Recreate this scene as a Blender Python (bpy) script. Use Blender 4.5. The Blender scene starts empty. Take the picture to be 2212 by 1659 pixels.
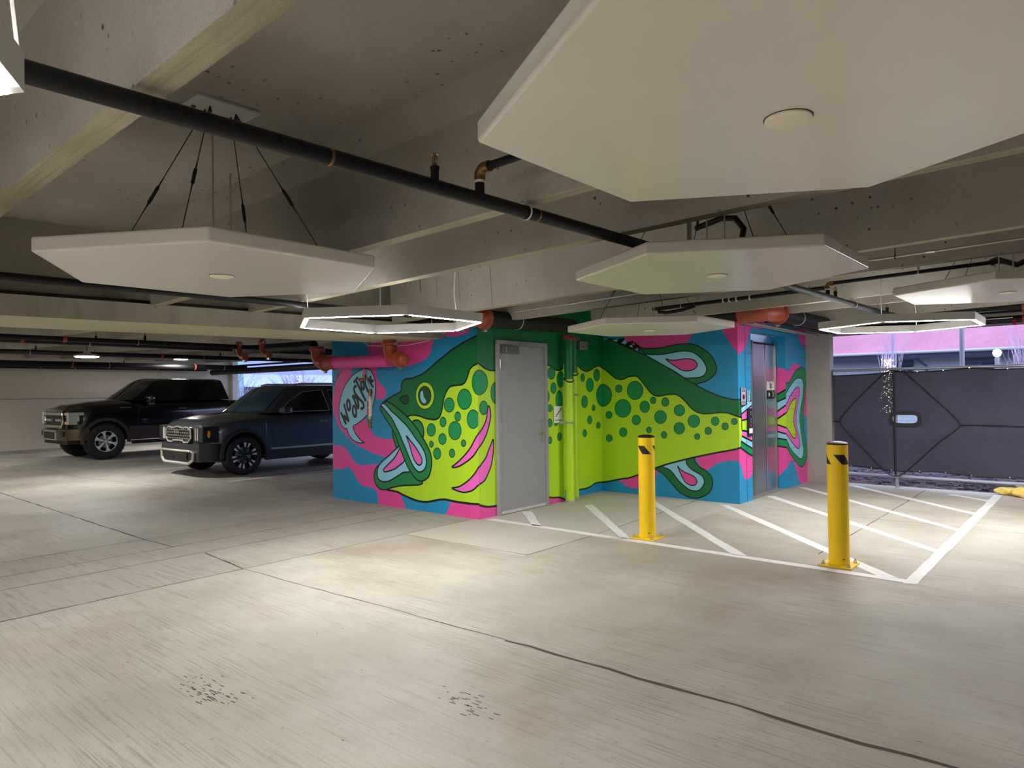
import bpy, bmesh, math, random
from math import sin, cos, pi, radians, sqrt
from mathutils import Vector, Matrix
from mathutils.geometry import tessellate_polygon
random.seed(7)
S = bpy.context.scene
COL = S.collection

def lin(c):
    c = c / 255.0
    return c / 12.92 if c <= 0.04045 else ((c + 0.055) / 1.055) ** 2.4
def rgb(r, g, b): return (lin(r), lin(g), lin(b), 1.0)

# ---------------------------------------------------------------- camera
cam_d = bpy.data.cameras.new('camera')
cam = bpy.data.objects.new('camera', cam_d); COL.objects.link(cam)
cam_d.sensor_fit = 'HORIZONTAL'; cam_d.sensor_width = 36.0
cam_d.lens = 1483.72 / 2212 * 36.0
cam_d.clip_start = 0.05; cam_d.clip_end = 200
yaw, pitch, roll = -0.0792, 0.0122, -0.0122
a_ = radians(135) + yaw
fw = Vector((cos(a_) * cos(pitch), sin(a_) * cos(pitch), sin(pitch)))
rt = fw.cross(Vector((0, 0, 1))).normalized(); up = rt.cross(fw)
r2 = rt * cos(roll) + up * sin(roll); u2 = -rt * sin(roll) + up * cos(roll)
m_ = Matrix((r2, u2, -fw)).transposed().to_4x4()
m_.translation = Vector((5.7049, -6.0469, 1.5291))
cam.matrix_world = m_
S.camera = cam
# ---------------------------------------------------------------- sky, exposure
S.view_settings.view_transform = 'Standard'; S.view_settings.look = 'None'
S.view_settings.gamma = 1.0; S.view_settings.use_curve_mapping = False
S.view_settings.exposure = 2.47
SKY = 0.47
LED = 42.0
BAY = 50.0
wd = bpy.data.worlds.new('dusk_sky'); S.world = wd; wd.use_nodes = True
bg = wd.node_tree.nodes['Background']
bg.inputs[0].default_value = (0.55, 0.66, 1.0, 1); bg.inputs[1].default_value = SKY

# ---------------------------------------------------------------- materials
def nodes(name):
    m = bpy.data.materials.new(name); m.use_nodes = True
    nt = m.node_tree
    return m, nt, nt.nodes['Principled BSDF']
MATS = {}
def mat(name, col, rough=0.6, metal=0.0, noise=0.0, scale=8.0, bump=0.0, bscale=60.0, spec=0.5, stretch=(1, 1, 1), coat=0.0, emit=None, estr=0.0, alpha=1.0):
    if name in MATS: return MATS[name]
    m, nt, b = nodes(name); L = nt.links
    b.inputs['Base Color'].default_value = col
    b.inputs['Roughness'].default_value = rough; b.inputs['Metallic'].default_value = metal
    b.inputs['Specular IOR Level'].default_value = spec
    b.inputs['Coat Weight'].default_value = coat; b.inputs['Coat Roughness'].default_value = 0.04
    tc = nt.nodes.new('ShaderNodeTexCoord'); mp = nt.nodes.new('ShaderNodeMapping')
    L.new(tc.outputs['Object'], mp.inputs[0]); mp.inputs['Scale'].default_value = stretch
    n = nt.nodes.new('ShaderNodeTexNoise'); n.inputs['Scale'].default_value = scale; n.inputs['Detail'].default_value = 4
    L.new(mp.outputs[0], n.inputs[0])
    r = nt.nodes.new('ShaderNodeMapRange'); L.new(n.outputs[0], r.inputs[0])
    r.inputs[1].default_value = 0.3; r.inputs[2].default_value = 0.7
    r.inputs[3].default_value = 1 - noise; r.inputs[4].default_value = 1 + noise
    h = nt.nodes.new('ShaderNodeHueSaturation'); h.inputs['Color'].default_value = col
    L.new(r.outputs[0], h.inputs['Value']); L.new(h.outputs[0], b.inputs['Base Color'])
    if bump > 0:
        n2 = nt.nodes.new('ShaderNodeTexNoise'); n2.inputs['Scale'].default_value = bscale; n2.inputs['Detail'].default_value = 3
        L.new(mp.outputs[0], n2.inputs[0])
        bp = nt.nodes.new('ShaderNodeBump'); bp.inputs['Strength'].default_value = bump; bp.inputs['Distance'].default_value = 0.01
        L.new(n2.outputs[0], bp.inputs['Height']); L.new(bp.outputs[0], b.inputs['Normal'])
    if emit:
        b.inputs['Emission Color'].default_value = emit; b.inputs['Emission Strength'].default_value = estr
    if alpha < 1: b.inputs['Alpha'].default_value = alpha
    MATS[name] = m
    return m

def concrete(name, base, dark, streak=None, specks=0.0, rough=0.75, stain=None):
    """streak: (sx, sy, sz) texture scale of broom lines; specks: amount of small dark pits"""
    m, nt, b = nodes(name); L = nt.links; N = nt.nodes
    tc = N.new('ShaderNodeTexCoord')
    def noise(scale, sc=(1, 1, 1), det=5, rough_=0.55, dist=0.0):
        mp = N.new('ShaderNodeMapping'); mp.inputs['Scale'].default_value = sc
        L.new(tc.outputs['Object'], mp.inputs[0])
        n = N.new('ShaderNodeTexNoise'); n.inputs['Scale'].default_value = scale
        n.inputs['Detail'].default_value = det; n.inputs['Roughness'].default_value = rough_
        n.inputs['Distortion'].default_value = dist
        L.new(mp.outputs[0], n.inputs[0]); return n.outputs[0]
    def ramp(v, lo, hi, a, c):
        r = N.new('ShaderNodeMapRange'); L.new(v, r.inputs[0])
        r.inputs[1].default_value = lo; r.inputs[2].default_value = hi; r.inputs[3].default_value = a; r.inputs[4].default_value = c
        return r.outputs[0]
    def mix(f, A, B_):
        x = N.new('ShaderNodeMix'); x.data_type = 'RGBA'
        if isinstance(f, float): x.inputs[0].default_value = f
        else: L.new(f, x.inputs[0])
        for k, v in ((6, A), (7, B_)):
            if isinstance(v, tuple): x.inputs[k].default_value = v
            else: L.new(v, x.inputs[k])
        return x.outputs[2]
    c = mix(ramp(noise(0.55, det=6), 0.35, 0.68, 0.0, 1.0), base, dark)
    c = mix(ramp(noise(3.5, det=6), 0.45, 0.75, 0.0, 0.35), c, dark)
    hgt = None
    if streak:
        s1 = noise(1.0, streak, det=3, rough_=0.7)
        c2 = mix(ramp(s1, 0.5, 0.72, 0.0, 1.0), c, tuple(x * 0.62 for x in dark[:3]) + (1,))
        # the broom marks come and go over the slab
        c = mix(ramp(noise(0.9, (0.35, 1, 1), det=3), 0.38, 0.62, 0.25, 0.95), c, c2)
        fine = noise(1.0, (streak[0] * 4, streak[1] * 3.2, streak[2] * 2), det=2, rough_=0.8)
        c = mix(ramp(fine, 0.5, 0.75, 0.0, 0.55), c, c2)
        hgt = s1
    if stain:
        c = mix(ramp(noise(0.42, det=4, dist=0.6), 0.52, 0.70, 0.0, 0.5), c, stain)
        c = mix(ramp(noise(1.7, (0.4, 1, 1), det=5, dist=0.4), 0.55, 0.8, 0.0, 0.4), c, stain)
    if specks > 0:
        v = N.new('ShaderNodeTexVoronoi'); v.inputs['Scale'].default_value = 12.0; v.inputs['Randomness'].default_value = 1.0
        L.new(tc.outputs['Object'], v.inputs[0])
        pit = ramp(v.outputs['Distance'], 0.07, 0.15, 1.0, 0.0)
        gate = ramp(noise(1.3, det=3), 0.44, 0.60, 0.0, specks)
        mu = N.new('ShaderNodeMath'); mu.operation = 'MULTIPLY'; L.new(pit, mu.inputs[0]); L.new(gate, mu.inputs[1])
        c = mix(mu.outputs[0], c, (0.03, 0.027, 0.022, 1))
    gr_ = N.new('ShaderNodeHueSaturation'); L.new(c, gr_.inputs['Color']); L.new(ramp(noise(150, det=2, rough_=0.8), 0.3, 0.7, 0.86, 1.14), gr_.inputs['Value']); c = gr_.outputs[0]
    L.new(c, b.inputs['Base Color'])
    b.inputs['Roughness'].default_value = rough
    bp = N.new('ShaderNodeBump'); bp.inputs['Strength'].default_value = 0.25; bp.inputs['Distance'].default_value = 0.006
    L.new(hgt if hgt else noise(40), bp.inputs['Height']); L.new(bp.outputs[0], b.inputs['Normal'])
    MATS[name] = m
    return m

# ---------------------------------------------------------------- mesh helpers
class MB:
    def __init__(s): s.v = []; s.f = []; s.m = []
    def face(s, pts, mi=0):
        b = len(s.v); s.v += [tuple(p) for p in pts]; s.f.append(tuple(range(b, b + len(pts)))); s.m.append(mi)
    def add(s, verts, faces, mi=0):
        b = len(s.v); s.v += [tuple(p) for p in verts]
        for f in faces: s.f.append(tuple(b + i for i in f)); s.m.append(mi)
    def box(s, x0, x1, y0, y1, z0, z1, mi=0, tilt=None):
        P = [(x, y, z) for z in (z0, z1) for y in (y0, y1) for x in (x0, x1)]
        if tilt: P = [(x, y, z + tilt(x, y)) for x, y, z in P]
        s.add(P, [(0, 2, 3, 1), (4, 5, 7, 6), (0, 1, 5, 4), (2, 6, 7, 3), (0, 4, 6, 2), (1, 3, 7, 5)], mi)
    def rings(s, rings, mi=0, cap=True, closed=True):
        n = len(rings[0]); V = [p for r in rings for p in r]; F = []
        for i in range(len(rings) - 1):
            for j in range(n if closed else n - 1):
                k = (j + 1) % n
                F.append((i * n + j, i * n + k, (i + 1) * n + k, (i + 1) * n + j))
        if cap: F.append(tuple(reversed(range(n)))); F.append(tuple(range((len(rings) - 1) * n, len(rings) * n)))
        s.add(V, F, mi)
    def tube(s, pts, r, n=10, mi=0, cap=True, radii=None):
        pts = [Vector(p) for p in pts]; R = []
        prev = None
        for i, p in enumerate(pts):
            d = (pts[min(i + 1, len(pts) - 1)] - pts[max(i - 1, 0)]).normalized()
            if prev is None:
                a = Vector((0, 0, 1)) if abs(d.z) < 0.9 else Vector((1, 0, 0)); x = d.cross(a).normalized()
            else:
                x = (prev - d * prev.dot(d)).normalized()
            prev = x; y = d.cross(x); rr = radii[i] if radii else r
            R.append([p + x * rr * cos(2 * pi * k / n) + y * rr * sin(2 * pi * k / n) for k in range(n)])
        s.rings(R, mi, cap)
    def cyl(s, a, b, r, n=16, mi=0, r2=None): s.tube([a, b], r, n, mi, radii=[r, r if r2 is None else r2])
    def lathe(s, c, axis, prof, n=24, mi=0, cap=True):
        """prof: [(radius, distance along axis)]"""
        ax = Vector(axis).normalized(); a = Vector((0, 0, 1)) if abs(ax.z) < 0.9 else Vector((1, 0, 0))
        x = ax.cross(a).normalized(); y = ax.cross(x); c = Vector(c)
        s.rings([[c + ax * h + x * r * cos(2 * pi * k / n) + y * r * sin(2 * pi * k / n) for k in range(n)] for r, h in prof], mi, cap)
    def prism(s, poly, fn0, fn1, mi=0):
        """poly of 2-D points, extruded between two maps 2-D -> 3-D"""
        n = len(poly); V = [fn0(*p) for p in poly] + [fn1(*p) for p in poly]
        tri = tessellate_polygon([[Vector((p[0], p[1], 0)) for p in poly]])
        F = [tuple(t) for t in tri] + [tuple(n + i for i in reversed(t)) for t in tri]
        F += [(i, (i + 1) % n, n + (i + 1) % n, n + i) for i in range(n)]
        s.add(V, F, mi)
    def build(s, name, mats, parent=None, smooth=False, bevel=0.0, tag=None, origin=None, seg=2, recalc=True):
        me = bpy.data.meshes.new(name)
        if parent is not None: o0 = Vector(parent['_o'])
        elif origin is not None: o0 = Vector(origin)
        else:
            xs = [v[0] for v in s.v]; ys = [v[1] for v in s.v]; zs = [v[2] for v in s.v]
            o0 = Vector(((min(xs) + max(xs)) / 2, (min(ys) + max(ys)) / 2, min(zs)))
        me.from_pydata([Vector(v) - o0 for v in s.v], [], s.f)
        if not isinstance(mats, (list, tuple)): mats = [mats]
        for m in mats: me.materials.append(m)
        me.polygons.foreach_set('material_index', s.m)
        if recalc:
            bm = bmesh.new(); bm.from_mesh(me); bmesh.ops.recalc_face_normals(bm, faces=bm.faces); bm.to_mesh(me); bm.free()
        me.update()
        ob = bpy.data.objects.new(name, me); COL.objects.link(ob)
        ob['_o'] = tuple(o0)
        if parent is not None:
            ob.parent = parent
        else: ob.location = o0
        if smooth:
            try: me.shade_smooth()
            except Exception: pass
            if smooth == 'auto':
                for e in me.edges: pass
                me.set_sharp_from_angle(angle=radians(40))
        if bevel > 0:
            b = ob.modifiers.new('bevel', 'BEVEL'); b.width = bevel; b.segments = seg; b.limit_method = 'ANGLE'
        return ob
def thing(name, loc, label, cat, group=None):
    o = bpy.data.objects.new(name, None); COL.objects.link(o); o.location = loc; o['_o'] = tuple(loc)
    o.empty_display_size = 0.1
    o['label'] = label; o['category'] = cat
    if group: o['group'] = group
    return o
def tag(o, label, cat, group=None, kind=None):
    o['label'] = label; o['category'] = cat
    if group: o['group'] = group
    if kind: o['kind'] = kind
    return o
def struct(o, label=None):
    o['kind'] = 'structure'
    if label: o['label'] = label
    return o
def copy_tree(o, dx, parent=None):
    c = o.copy(); COL.objects.link(c)
    if parent: c.parent = parent
    else: c.location = o.location + Vector(dx)
    for ch in list(o.children): copy_tree(ch, dx, c)
    return c
def arc(c, r, a0, a1, e1, e2, n=8):
    c = Vector(c); e1 = Vector(e1); e2 = Vector(e2)
    return [c + e1 * r * cos(a0 + (a1 - a0) * i / n) + e2 * r * sin(a0 + (a1 - a0) * i / n) for i in range(n + 1)]
def text(body, size, mt, parent, loc, rot, name='lettering', extrude=0.001, align='CENTER', sx=1.0):
    cu = bpy.data.curves.new(name, 'FONT'); cu.body = body; cu.size = size; cu.extrude = extrude
    cu.align_x = align; cu.align_y = 'CENTER'; cu.materials.append(mt)
    ob = bpy.data.objects.new(name, cu); COL.objects.link(ob)
    bpy.context.view_layer.update()
    me = bpy.data.meshes.new_from_object(ob.evaluated_get(bpy.context.evaluated_depsgraph_get()))
    bpy.data.objects.remove(ob)
    ob = bpy.data.objects.new(name, me); COL.objects.link(ob); ob['_o'] = parent['_o']
    ob.parent = parent; ob.location = Vector(loc) - Vector(parent['_o']); ob.rotation_euler = rot; ob.scale = (sx, 1, 1)
    return ob
TX, TY = 0.0251, 0.0135                     # the deck above falls gently towards the drive aisle
def tl(x, y): return TX * x + TY * y
# mural: (wall, colour, F fill smoothed / P fill / L loop / S,s stroke, line width mm, outline in wall millimetres: along, up)
MURAL = [
 ('A','P','F',0,'-2728,1987 -2791,1866 -2862,1744 -2949,1538 -2965,1414 -2939,1269 -2838,1084 -2669,946 -2454,832 -2181,744 -1933,687 -1752,667 -1517,679 -1484,906 -1600,921 -1778,911 -1960,948 -2082,1042 -2175,1177 -2331,1414 -2490,1736 -2504,1858 -2470,1977'),
 ('A','P','F',0,'-2064,2247 -1154,2224 -752,2263 -621,2352 -154,2328 -155,2265 -324,2236 -447,2232 -547,2254 -635,2268 -713,2252 -766,2201 -792,2149 -820,2060 -914,1974 -1049,1934 -1186,1903 -1383,1881 -1614,1908 -1853,1920 -1921,1860 -1932,1783 -1872,1694 -1744,1596 -1718,1538 -1763,1475 -1860,1456 -1946,1472 -1980,1648 -2055,1805 -2132,1926 -2066,2080'),
 ('A','P','F',0,'-3000,753 -2877,774 -2740,770 -2622,724 -2540,647 -2458,571 -2345,527 -2185,527 -2028,546 -1875,536 -1409,255 -1433,160 -1388,89 -1351,-74 -1921,-76 -1913,40 -1935,145 -2002,203 -2095,219 -2253,226 -2365,287 -2461,390 -2543,455 -2626,470 -2728,437 -2848,426 -3004,453'),
 ('A','P','P',0,'-492,191 -505,120 -544,55 -621,-68 42,-36 46,224 -259,212'),
 ('A','Y','P',0,'-1729,214 -1524,208 -1381,174 -1242,144 -1132,126 -1023,120 -903,129 -785,155 -681,177 -579,188 -479,183 -356,177 -260,178 -141,177 46,187 74,1968 -113,1942 -235,1758 -480,1694 -634,1520 -767,1271 -1168,1340 -1280,1229 -1064,976 -1235,602 -1182,421 -1581,298'),
 ('A','K','S',28,'-1729,214 -1524,208 -1381,174 -1242,144 -1132,126 -1023,120 -903,129 -785,155 -681,177 -579,188 -479,183 -356,177 -260,178 -141,177 23,186'),
 ('A','G','F',0,'78,2250 -38,2210 -132,2181 -228,2153 -326,2115 -475,2053 -576,1996 -679,1947 -783,1889 -890,1829 -997,1778 -1106,1753 -1189,1731 -1273,1729 -1343,1716 -1386,1685 -1407,1639 -1399,1592 -1431,1555 -1503,1527 -1591,1499 -1680,1462 -1770,1424 -1837,1379 -1802,1337 -1509,1188 -1281,1217 -1238,1240 -1142,1245 -1033,1232 -926,1206 -821,1195 -742,1195 -677,1222 -643,1272 -617,1343 -598,1423 -571,1499 -520,1572 -457,1615 -358,1626 -261,1634 -205,1668 -168,1730 -138,1798 -91,1847 -20,1875 61,1883'),
 ('A','K','S',22,'78,2250 -38,2210 -132,2181 -228,2153 -326,2115 -475,2053 -576,1996 -679,1947 -783,1889 -890,1829 -997,1778 -1106,1753 -1189,1731 -1273,1729 -1343,1716 -1386,1685 -1407,1639 -1399,1592 -1431,1555 -1503,1527 -1591,1499 -1680,1462 -1770,1424 -1837,1379'),
 ('A','K','S',22,'-1281,1217 -1238,1240 -1142,1245 -1033,1232 -926,1206 -821,1195 -742,1195 -677,1222 -643,1272 -617,1343 -598,1423 -571,1499 -520,1572 -457,1615 -358,1626 -261,1634 -205,1668 -168,1730 -138,1798 -91,1847 -20,1875 61,1883'),
 ('A','M','F',0,'-1186,1150 -1143,1175 -1086,1180 -1030,1158 -988,1111 -969,1046 -974,980 -998,946 -1088,1043'),
 ('A','K','L',20,'-1186,1150 -1143,1175 -1086,1180 -1030,1158 -988,1111 -969,1046 -974,980 -998,946 -1088,1043'),
 ('A','K','F',0,'-109,1452 -115,1415 -131,1382 -157,1355 -189,1338 -224,1332 -260,1337 -292,1354 -317,1381 -334,1415 -339,1452 -332,1490 -315,1523 -289,1550 -256,1566 -221,1572 -185,1566 -154,1548 -129,1522 -114,1488'),
 ('A','K','L',20,'-109,1452 -115,1415 -131,1382 -157,1355 -189,1338 -224,1332 -260,1337 -292,1354 -317,1381 -334,1415 -339,1452 -332,1490 -315,1523 -289,1550 -256,1566 -221,1572 -185,1566 -154,1548 -129,1522 -114,1488'),
 ('A','g','F',0,'-109,1452 -115,1415 -131,1382 -157,1355 -189,1338 -224,1332 -260,1337 -292,1354 -317,1381 -334,1415 -339,1452 -332,1490 -315,1523 -289,1550 -256,1566 -221,1572 -185,1566 -154,1548 -129,1522 -114,1488'),
 ('A','K','F',0,'-408,1381 -413,1355 -425,1332 -444,1313 -468,1301 -494,1297 -520,1301 -544,1312 -563,1331 -574,1355 -578,1381 -574,1407 -561,1430 -542,1449 -518,1461 -491,1465 -465,1461 -442,1449 -424,1430 -412,1407'),
 ('A','K','L',20,'-408,1381 -413,1355 -425,1332 -444,1313 -468,1301 -494,1297 -520,1301 -544,1312 -563,1331 -574,1355 -578,1381 -574,1407 -561,1430 -542,1449 -518,1461 -491,1465 -465,1461 -442,1449 -424,1430 -412,1407'),
 ('A','g','F',0,'-408,1381 -413,1355 -425,1332 -444,1313 -468,1301 -494,1297 -520,1301 -544,1312 -563,1331 -574,1355 -578,1381 -574,1407 -561,1430 -542,1449 -518,1461 -491,1465 -465,1461 -442,1449 -424,1430 -412,1407'),
 ('A','K','F',0,'-298,1238 -301,1222 -308,1208 -318,1196 -331,1188 -345,1186 -360,1188 -372,1195 -383,1206 -389,1221 -391,1237 -388,1253 -382,1268 -371,1279 -358,1287 -344,1290 -329,1287 -317,1280 -307,1269 -300,1254'),
 ('A','K','L',20,'-298,1238 -301,1222 -308,1208 -318,1196 -331,1188 -345,1186 -360,1188 -372,1195 -383,1206 -389,1221 -391,1237 -388,1253 -382,1268 -371,1279 -358,1287 -344,1290 -329,1287 -317,1280 -307,1269 -300,1254'),
 ('A','g','F',0,'-298,1238 -301,1222 -308,1208 -318,1196 -331,1188 -345,1186 -360,1188 -372,1195 -383,1206 -389,1221 -391,1237 -388,1253 -382,1268 -371,1279 -358,1287 -344,1290 -329,1287 -317,1280 -307,1269 -300,1254'),
 ('A','K','F',0,'-556,1166 -559,1149 -567,1133 -578,1120 -592,1112 -608,1109 -624,1111 -638,1119 -649,1131 -656,1147 -658,1164 -655,1182 -648,1198 -636,1210 -622,1219 -606,1222 -590,1219 -576,1211 -565,1199 -559,1183'),
 ('A','K','L',20,'-556,1166 -559,1149 -567,1133 -578,1120 -592,1112 -608,1109 -624,1111 -638,1119 -649,1131 -656,1147 -658,1164 -655,1182 -648,1198 -636,1210 -622,1219 -606,1222 -590,1219 -576,1211 -565,1199 -559,1183'),
 ('A','g','F',0,'-556,1166 -559,1149 -567,1133 -578,1120 -592,1112 -608,1109 -624,1111 -638,1119 -649,1131 -656,1147 -658,1164 -655,1182 -648,1198 -636,1210 -622,1219 -606,1222 -590,1219 -576,1211 -565,1199 -559,1183'),
 ('A','K','F',0,'-752,1061 -756,1038 -767,1016 -783,999 -804,988 -826,984 -849,987 -870,997 -886,1013 -896,1034 -899,1057 -895,1080 -884,1102 -868,1119 -847,1130 -824,1134 -802,1131 -781,1121 -765,1105 -755,1084'),
 ('A','K','L',20,'-752,1061 -756,1038 -767,1016 -783,999 -804,988 -826,984 -849,987 -870,997 -886,1013 -896,1034 -899,1057 -895,1080 -884,1102 -868,1119 -847,1130 -824,1134 -802,1131 -781,1121 -765,1105 -755,1084'),
 ('A','g','F',0,'-752,1061 -756,1038 -767,1016 -783,999 -804,988 -826,984 -849,987 -870,997 -886,1013 -896,1034 -899,1057 -895,1080 -884,1102 -868,1119 -847,1130 -824,1134 -802,1131 -781,1121 -765,1105 -755,1084'),
 ('A','K','F',0,'16,1210 11,1177 -3,1147 -25,1122 -52,1106 -81,1100 -111,1105 -138,1120 -159,1144 -172,1174 -176,1207 -171,1241 -157,1272 -135,1296 -108,1312 -78,1317 -48,1312 -22,1297 -1,1274 12,1244'),
 ('A','K','L',20,'16,1210 11,1177 -3,1147 -25,1122 -52,1106 -81,1100 -111,1105 -138,1120 -159,1144 -172,1174 -176,1207 -171,1241 -157,1272 -135,1296 -108,1312 -78,1317 -48,1312 -22,1297 -1,1274 12,1244'),
 ('A','g','F',0,'16,1210 11,1177 -3,1147 -25,1122 -52,1106 -81,1100 -111,1105 -138,1120 -159,1144 -172,1174 -176,1207 -171,1241 -157,1272 -135,1296 -108,1312 -78,1317 -48,1312 -22,1297 -1,1274 12,1244'),
 ('A','K','F',0,'-291,1064 -297,1031 -312,1001 -336,976 -365,960 -398,954 -431,958 -460,972 -483,995 -498,1025 -503,1059 -497,1092 -481,1123 -457,1147 -427,1163 -395,1169 -362,1165 -333,1150 -310,1127 -296,1097'),
 ('A','K','L',20,'-291,1064 -297,1031 -312,1001 -336,976 -365,960 -398,954 -431,958 -460,972 -483,995 -498,1025 -503,1059 -497,1092 -481,1123 -457,1147 -427,1163 -395,1169 -362,1165 -333,1150 -310,1127 -296,1097'),
 ('A','g','F',0,'-291,1064 -297,1031 -312,1001 -336,976 -365,960 -398,954 -431,958 -460,972 -483,995 -498,1025 -503,1059 -497,1092 -481,1123 -457,1147 -427,1163 -395,1169 -362,1165 -333,1150 -310,1127 -296,1097'),
 ('A','K','F',0,'-557,952 -561,932 -570,914 -584,900 -602,890 -622,886 -641,888 -659,897 -673,910 -682,928 -684,947 -681,967 -672,985 -657,1000 -639,1009 -620,1013 -600,1011 -582,1002 -569,989 -560,971'),
 ('A','K','L',20,'-557,952 -561,932 -570,914 -584,900 -602,890 -622,886 -641,888 -659,897 -673,910 -682,928 -684,947 -681,967 -672,985 -657,1000 -639,1009 -620,1013 -600,1011 -582,1002 -569,989 -560,971'),
 ('A','g','F',0,'-557,952 -561,932 -570,914 -584,900 -602,890 -622,886 -641,888 -659,897 -673,910 -682,928 -684,947 -681,967 -672,985 -657,1000 -639,1009 -620,1013 -600,1011 -582,1002 -569,989 -560,971'),
 ('A','K','F',0,'-797,877 -798,867 -803,857 -810,849 -819,844 -829,842 -838,843 -847,848 -854,855 -858,864 -860,875 -858,885 -853,895 -846,903 -837,908 -828,910 -818,909 -809,904 -802,897 -798,888'),
 ('A','K','L',20,'-797,877 -798,867 -803,857 -810,849 -819,844 -829,842 -838,843 -847,848 -854,855 -858,864 -860,875 -858,885 -853,895 -846,903 -837,908 -828,910 -818,909 -809,904 -802,897 -798,888'),
 ('A','g','F',0,'-797,877 -798,867 -803,857 -810,849 -819,844 -829,842 -838,843 -847,848 -854,855 -858,864 -860,875 -858,885 -853,895 -846,903 -837,908 -828,910 -818,909 -809,904 -802,897 -798,888'),
 ('A','K','F',0,'-214,912 -216,901 -221,891 -229,883 -238,877 -249,875 -259,876 -268,881 -276,889 -280,899 -282,910 -280,921 -275,931 -267,939 -258,945 -247,947 -237,946 -228,941 -220,933 -216,923'),
 ('A','K','L',20,'-214,912 -216,901 -221,891 -229,883 -238,877 -249,875 -259,876 -268,881 -276,889 -280,899 -282,910 -280,921 -275,931 -267,939 -258,945 -247,947 -237,946 -228,941 -220,933 -216,923'),
 ('A','g','F',0,'-214,912 -216,901 -221,891 -229,883 -238,877 -249,875 -259,876 -268,881 -276,889 -280,899 -282,910 -280,921 -275,931 -267,939 -258,945 -247,947 -237,946 -228,941 -220,933 -216,923'),
 ('A','K','F',0,'-659,764 -662,744 -671,725 -685,710 -703,700 -722,695 -741,697 -758,706 -772,720 -780,738 -783,758 -780,779 -770,798 -756,813 -739,823 -720,827 -701,825 -684,816 -670,802 -662,784'),
 ('A','K','L',20,'-659,764 -662,744 -671,725 -685,710 -703,700 -722,695 -741,697 -758,706 -772,720 -780,738 -783,758 -780,779 -770,798 -756,813 -739,823 -720,827 -701,825 -684,816 -670,802 -662,784'),
 ('A','g','F',0,'-659,764 -662,744 -671,725 -685,710 -703,700 -722,695 -741,697 -758,706 -772,720 -780,738 -783,758 -780,779 -770,798 -756,813 -739,823 -720,827 -701,825 -684,816 -670,802 -662,784'),
 ('A','K','F',0,'-408,780 -410,765 -417,752 -426,741 -438,734 -451,731 -464,732 -476,738 -485,748 -491,761 -492,776 -490,790 -484,804 -474,815 -462,822 -449,825 -436,823 -425,817 -416,807 -410,794'),
 ('A','K','L',20,'-408,780 -410,765 -417,752 -426,741 -438,734 -451,731 -464,732 -476,738 -485,748 -491,761 -492,776 -490,790 -484,804 -474,815 -462,822 -449,825 -436,823 -425,817 -416,807 -410,794'),
 ('A','g','F',0,'-408,780 -410,765 -417,752 -426,741 -438,734 -451,731 -464,732 -476,738 -485,748 -491,761 -492,776 -490,790 -484,804 -474,815 -462,822 -449,825 -436,823 -425,817 -416,807 -410,794'),
 ('A','K','F',0,'134,1652 128,1607 113,1568 88,1536 58,1516 24,1509 -10,1516 -40,1537 -64,1570 -79,1611 -84,1656 -78,1700 -61,1741 -36,1772 -5,1792 28,1798 62,1790 92,1769 115,1736 130,1696'),
 ('A','K','L',20,'134,1652 128,1607 113,1568 88,1536 58,1516 24,1509 -10,1516 -40,1537 -64,1570 -79,1611 -84,1656 -78,1700 -61,1741 -36,1772 -5,1792 28,1798 62,1790 92,1769 115,1736 130,1696'),
 ('A','g','F',0,'134,1652 128,1607 113,1568 88,1536 58,1516 24,1509 -10,1516 -40,1537 -64,1570 -79,1611 -84,1656 -78,1700 -61,1741 -36,1772 -5,1792 28,1798 62,1790 92,1769 115,1736 130,1696'),
 ('B','K','F',0,'176,1655 168,1609 145,1568 111,1536 68,1516 22,1509 -24,1517 -65,1537 -97,1569 -118,1609 -124,1654 -116,1698 -95,1738 -61,1770 -20,1791 27,1799 73,1793 115,1773 148,1741 169,1700'),
 ('B','K','L',20,'176,1655 168,1609 145,1568 111,1536 68,1516 22,1509 -24,1517 -65,1537 -97,1569 -118,1609 -124,1654 -116,1698 -95,1738 -61,1770 -20,1791 27,1799 73,1793 115,1773 148,1741 169,1700'),
 ('B','g','F',0,'176,1655 168,1609 145,1568 111,1536 68,1516 22,1509 -24,1517 -65,1537 -97,1569 -118,1609 -124,1654 -116,1698 -95,1738 -61,1770 -20,1791 27,1799 73,1793 115,1773 148,1741 169,1700'),
 ('A','Q','F',0,'-458,605 -393,645 -316,698 -240,756 -177,813 -115,877 -52,968 9,1040 46,1080 43,897 6,865 -30,819 -92,755 -179,697 -254,657 -317,627 -394,604'),
 ('A','K','L',20,'-458,605 -393,645 -316,698 -240,756 -177,813 -115,877 -52,968 9,1040 46,1080 43,897 6,865 -30,819 -92,755 -179,697 -254,657 -317,627 -394,604'),
 ('A','Q','F',0,'-462,342 -385,357 -309,381 -220,428 -145,478 -83,531 -34,582 39,661 36,439 -13,409 -74,360 -148,327 -247,306 -335,312 -398,324'),
 ('A','K','L',20,'-462,342 -385,357 -309,381 -220,428 -145,478 -83,531 -34,582 39,661 36,439 -13,409 -74,360 -148,327 -247,306 -335,312 -398,324'),
 ('A','K','F',0,'-769,1500 -778,1447 -802,1400 -840,1362 -887,1338 -940,1329 -993,1337 -1041,1361 -1078,1400 -1102,1448 -1110,1502 -1101,1556 -1075,1604 -1036,1642 -988,1665 -935,1673 -882,1663 -836,1638 -799,1600 -776,1552'),
 ('A','K','L',20,'-769,1500 -778,1447 -802,1400 -840,1362 -887,1338 -940,1329 -993,1337 -1041,1361 -1078,1400 -1102,1448 -1110,1502 -1101,1556 -1075,1604 -1036,1642 -988,1665 -935,1673 -882,1663 -836,1638 -799,1600 -776,1552'),
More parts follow.
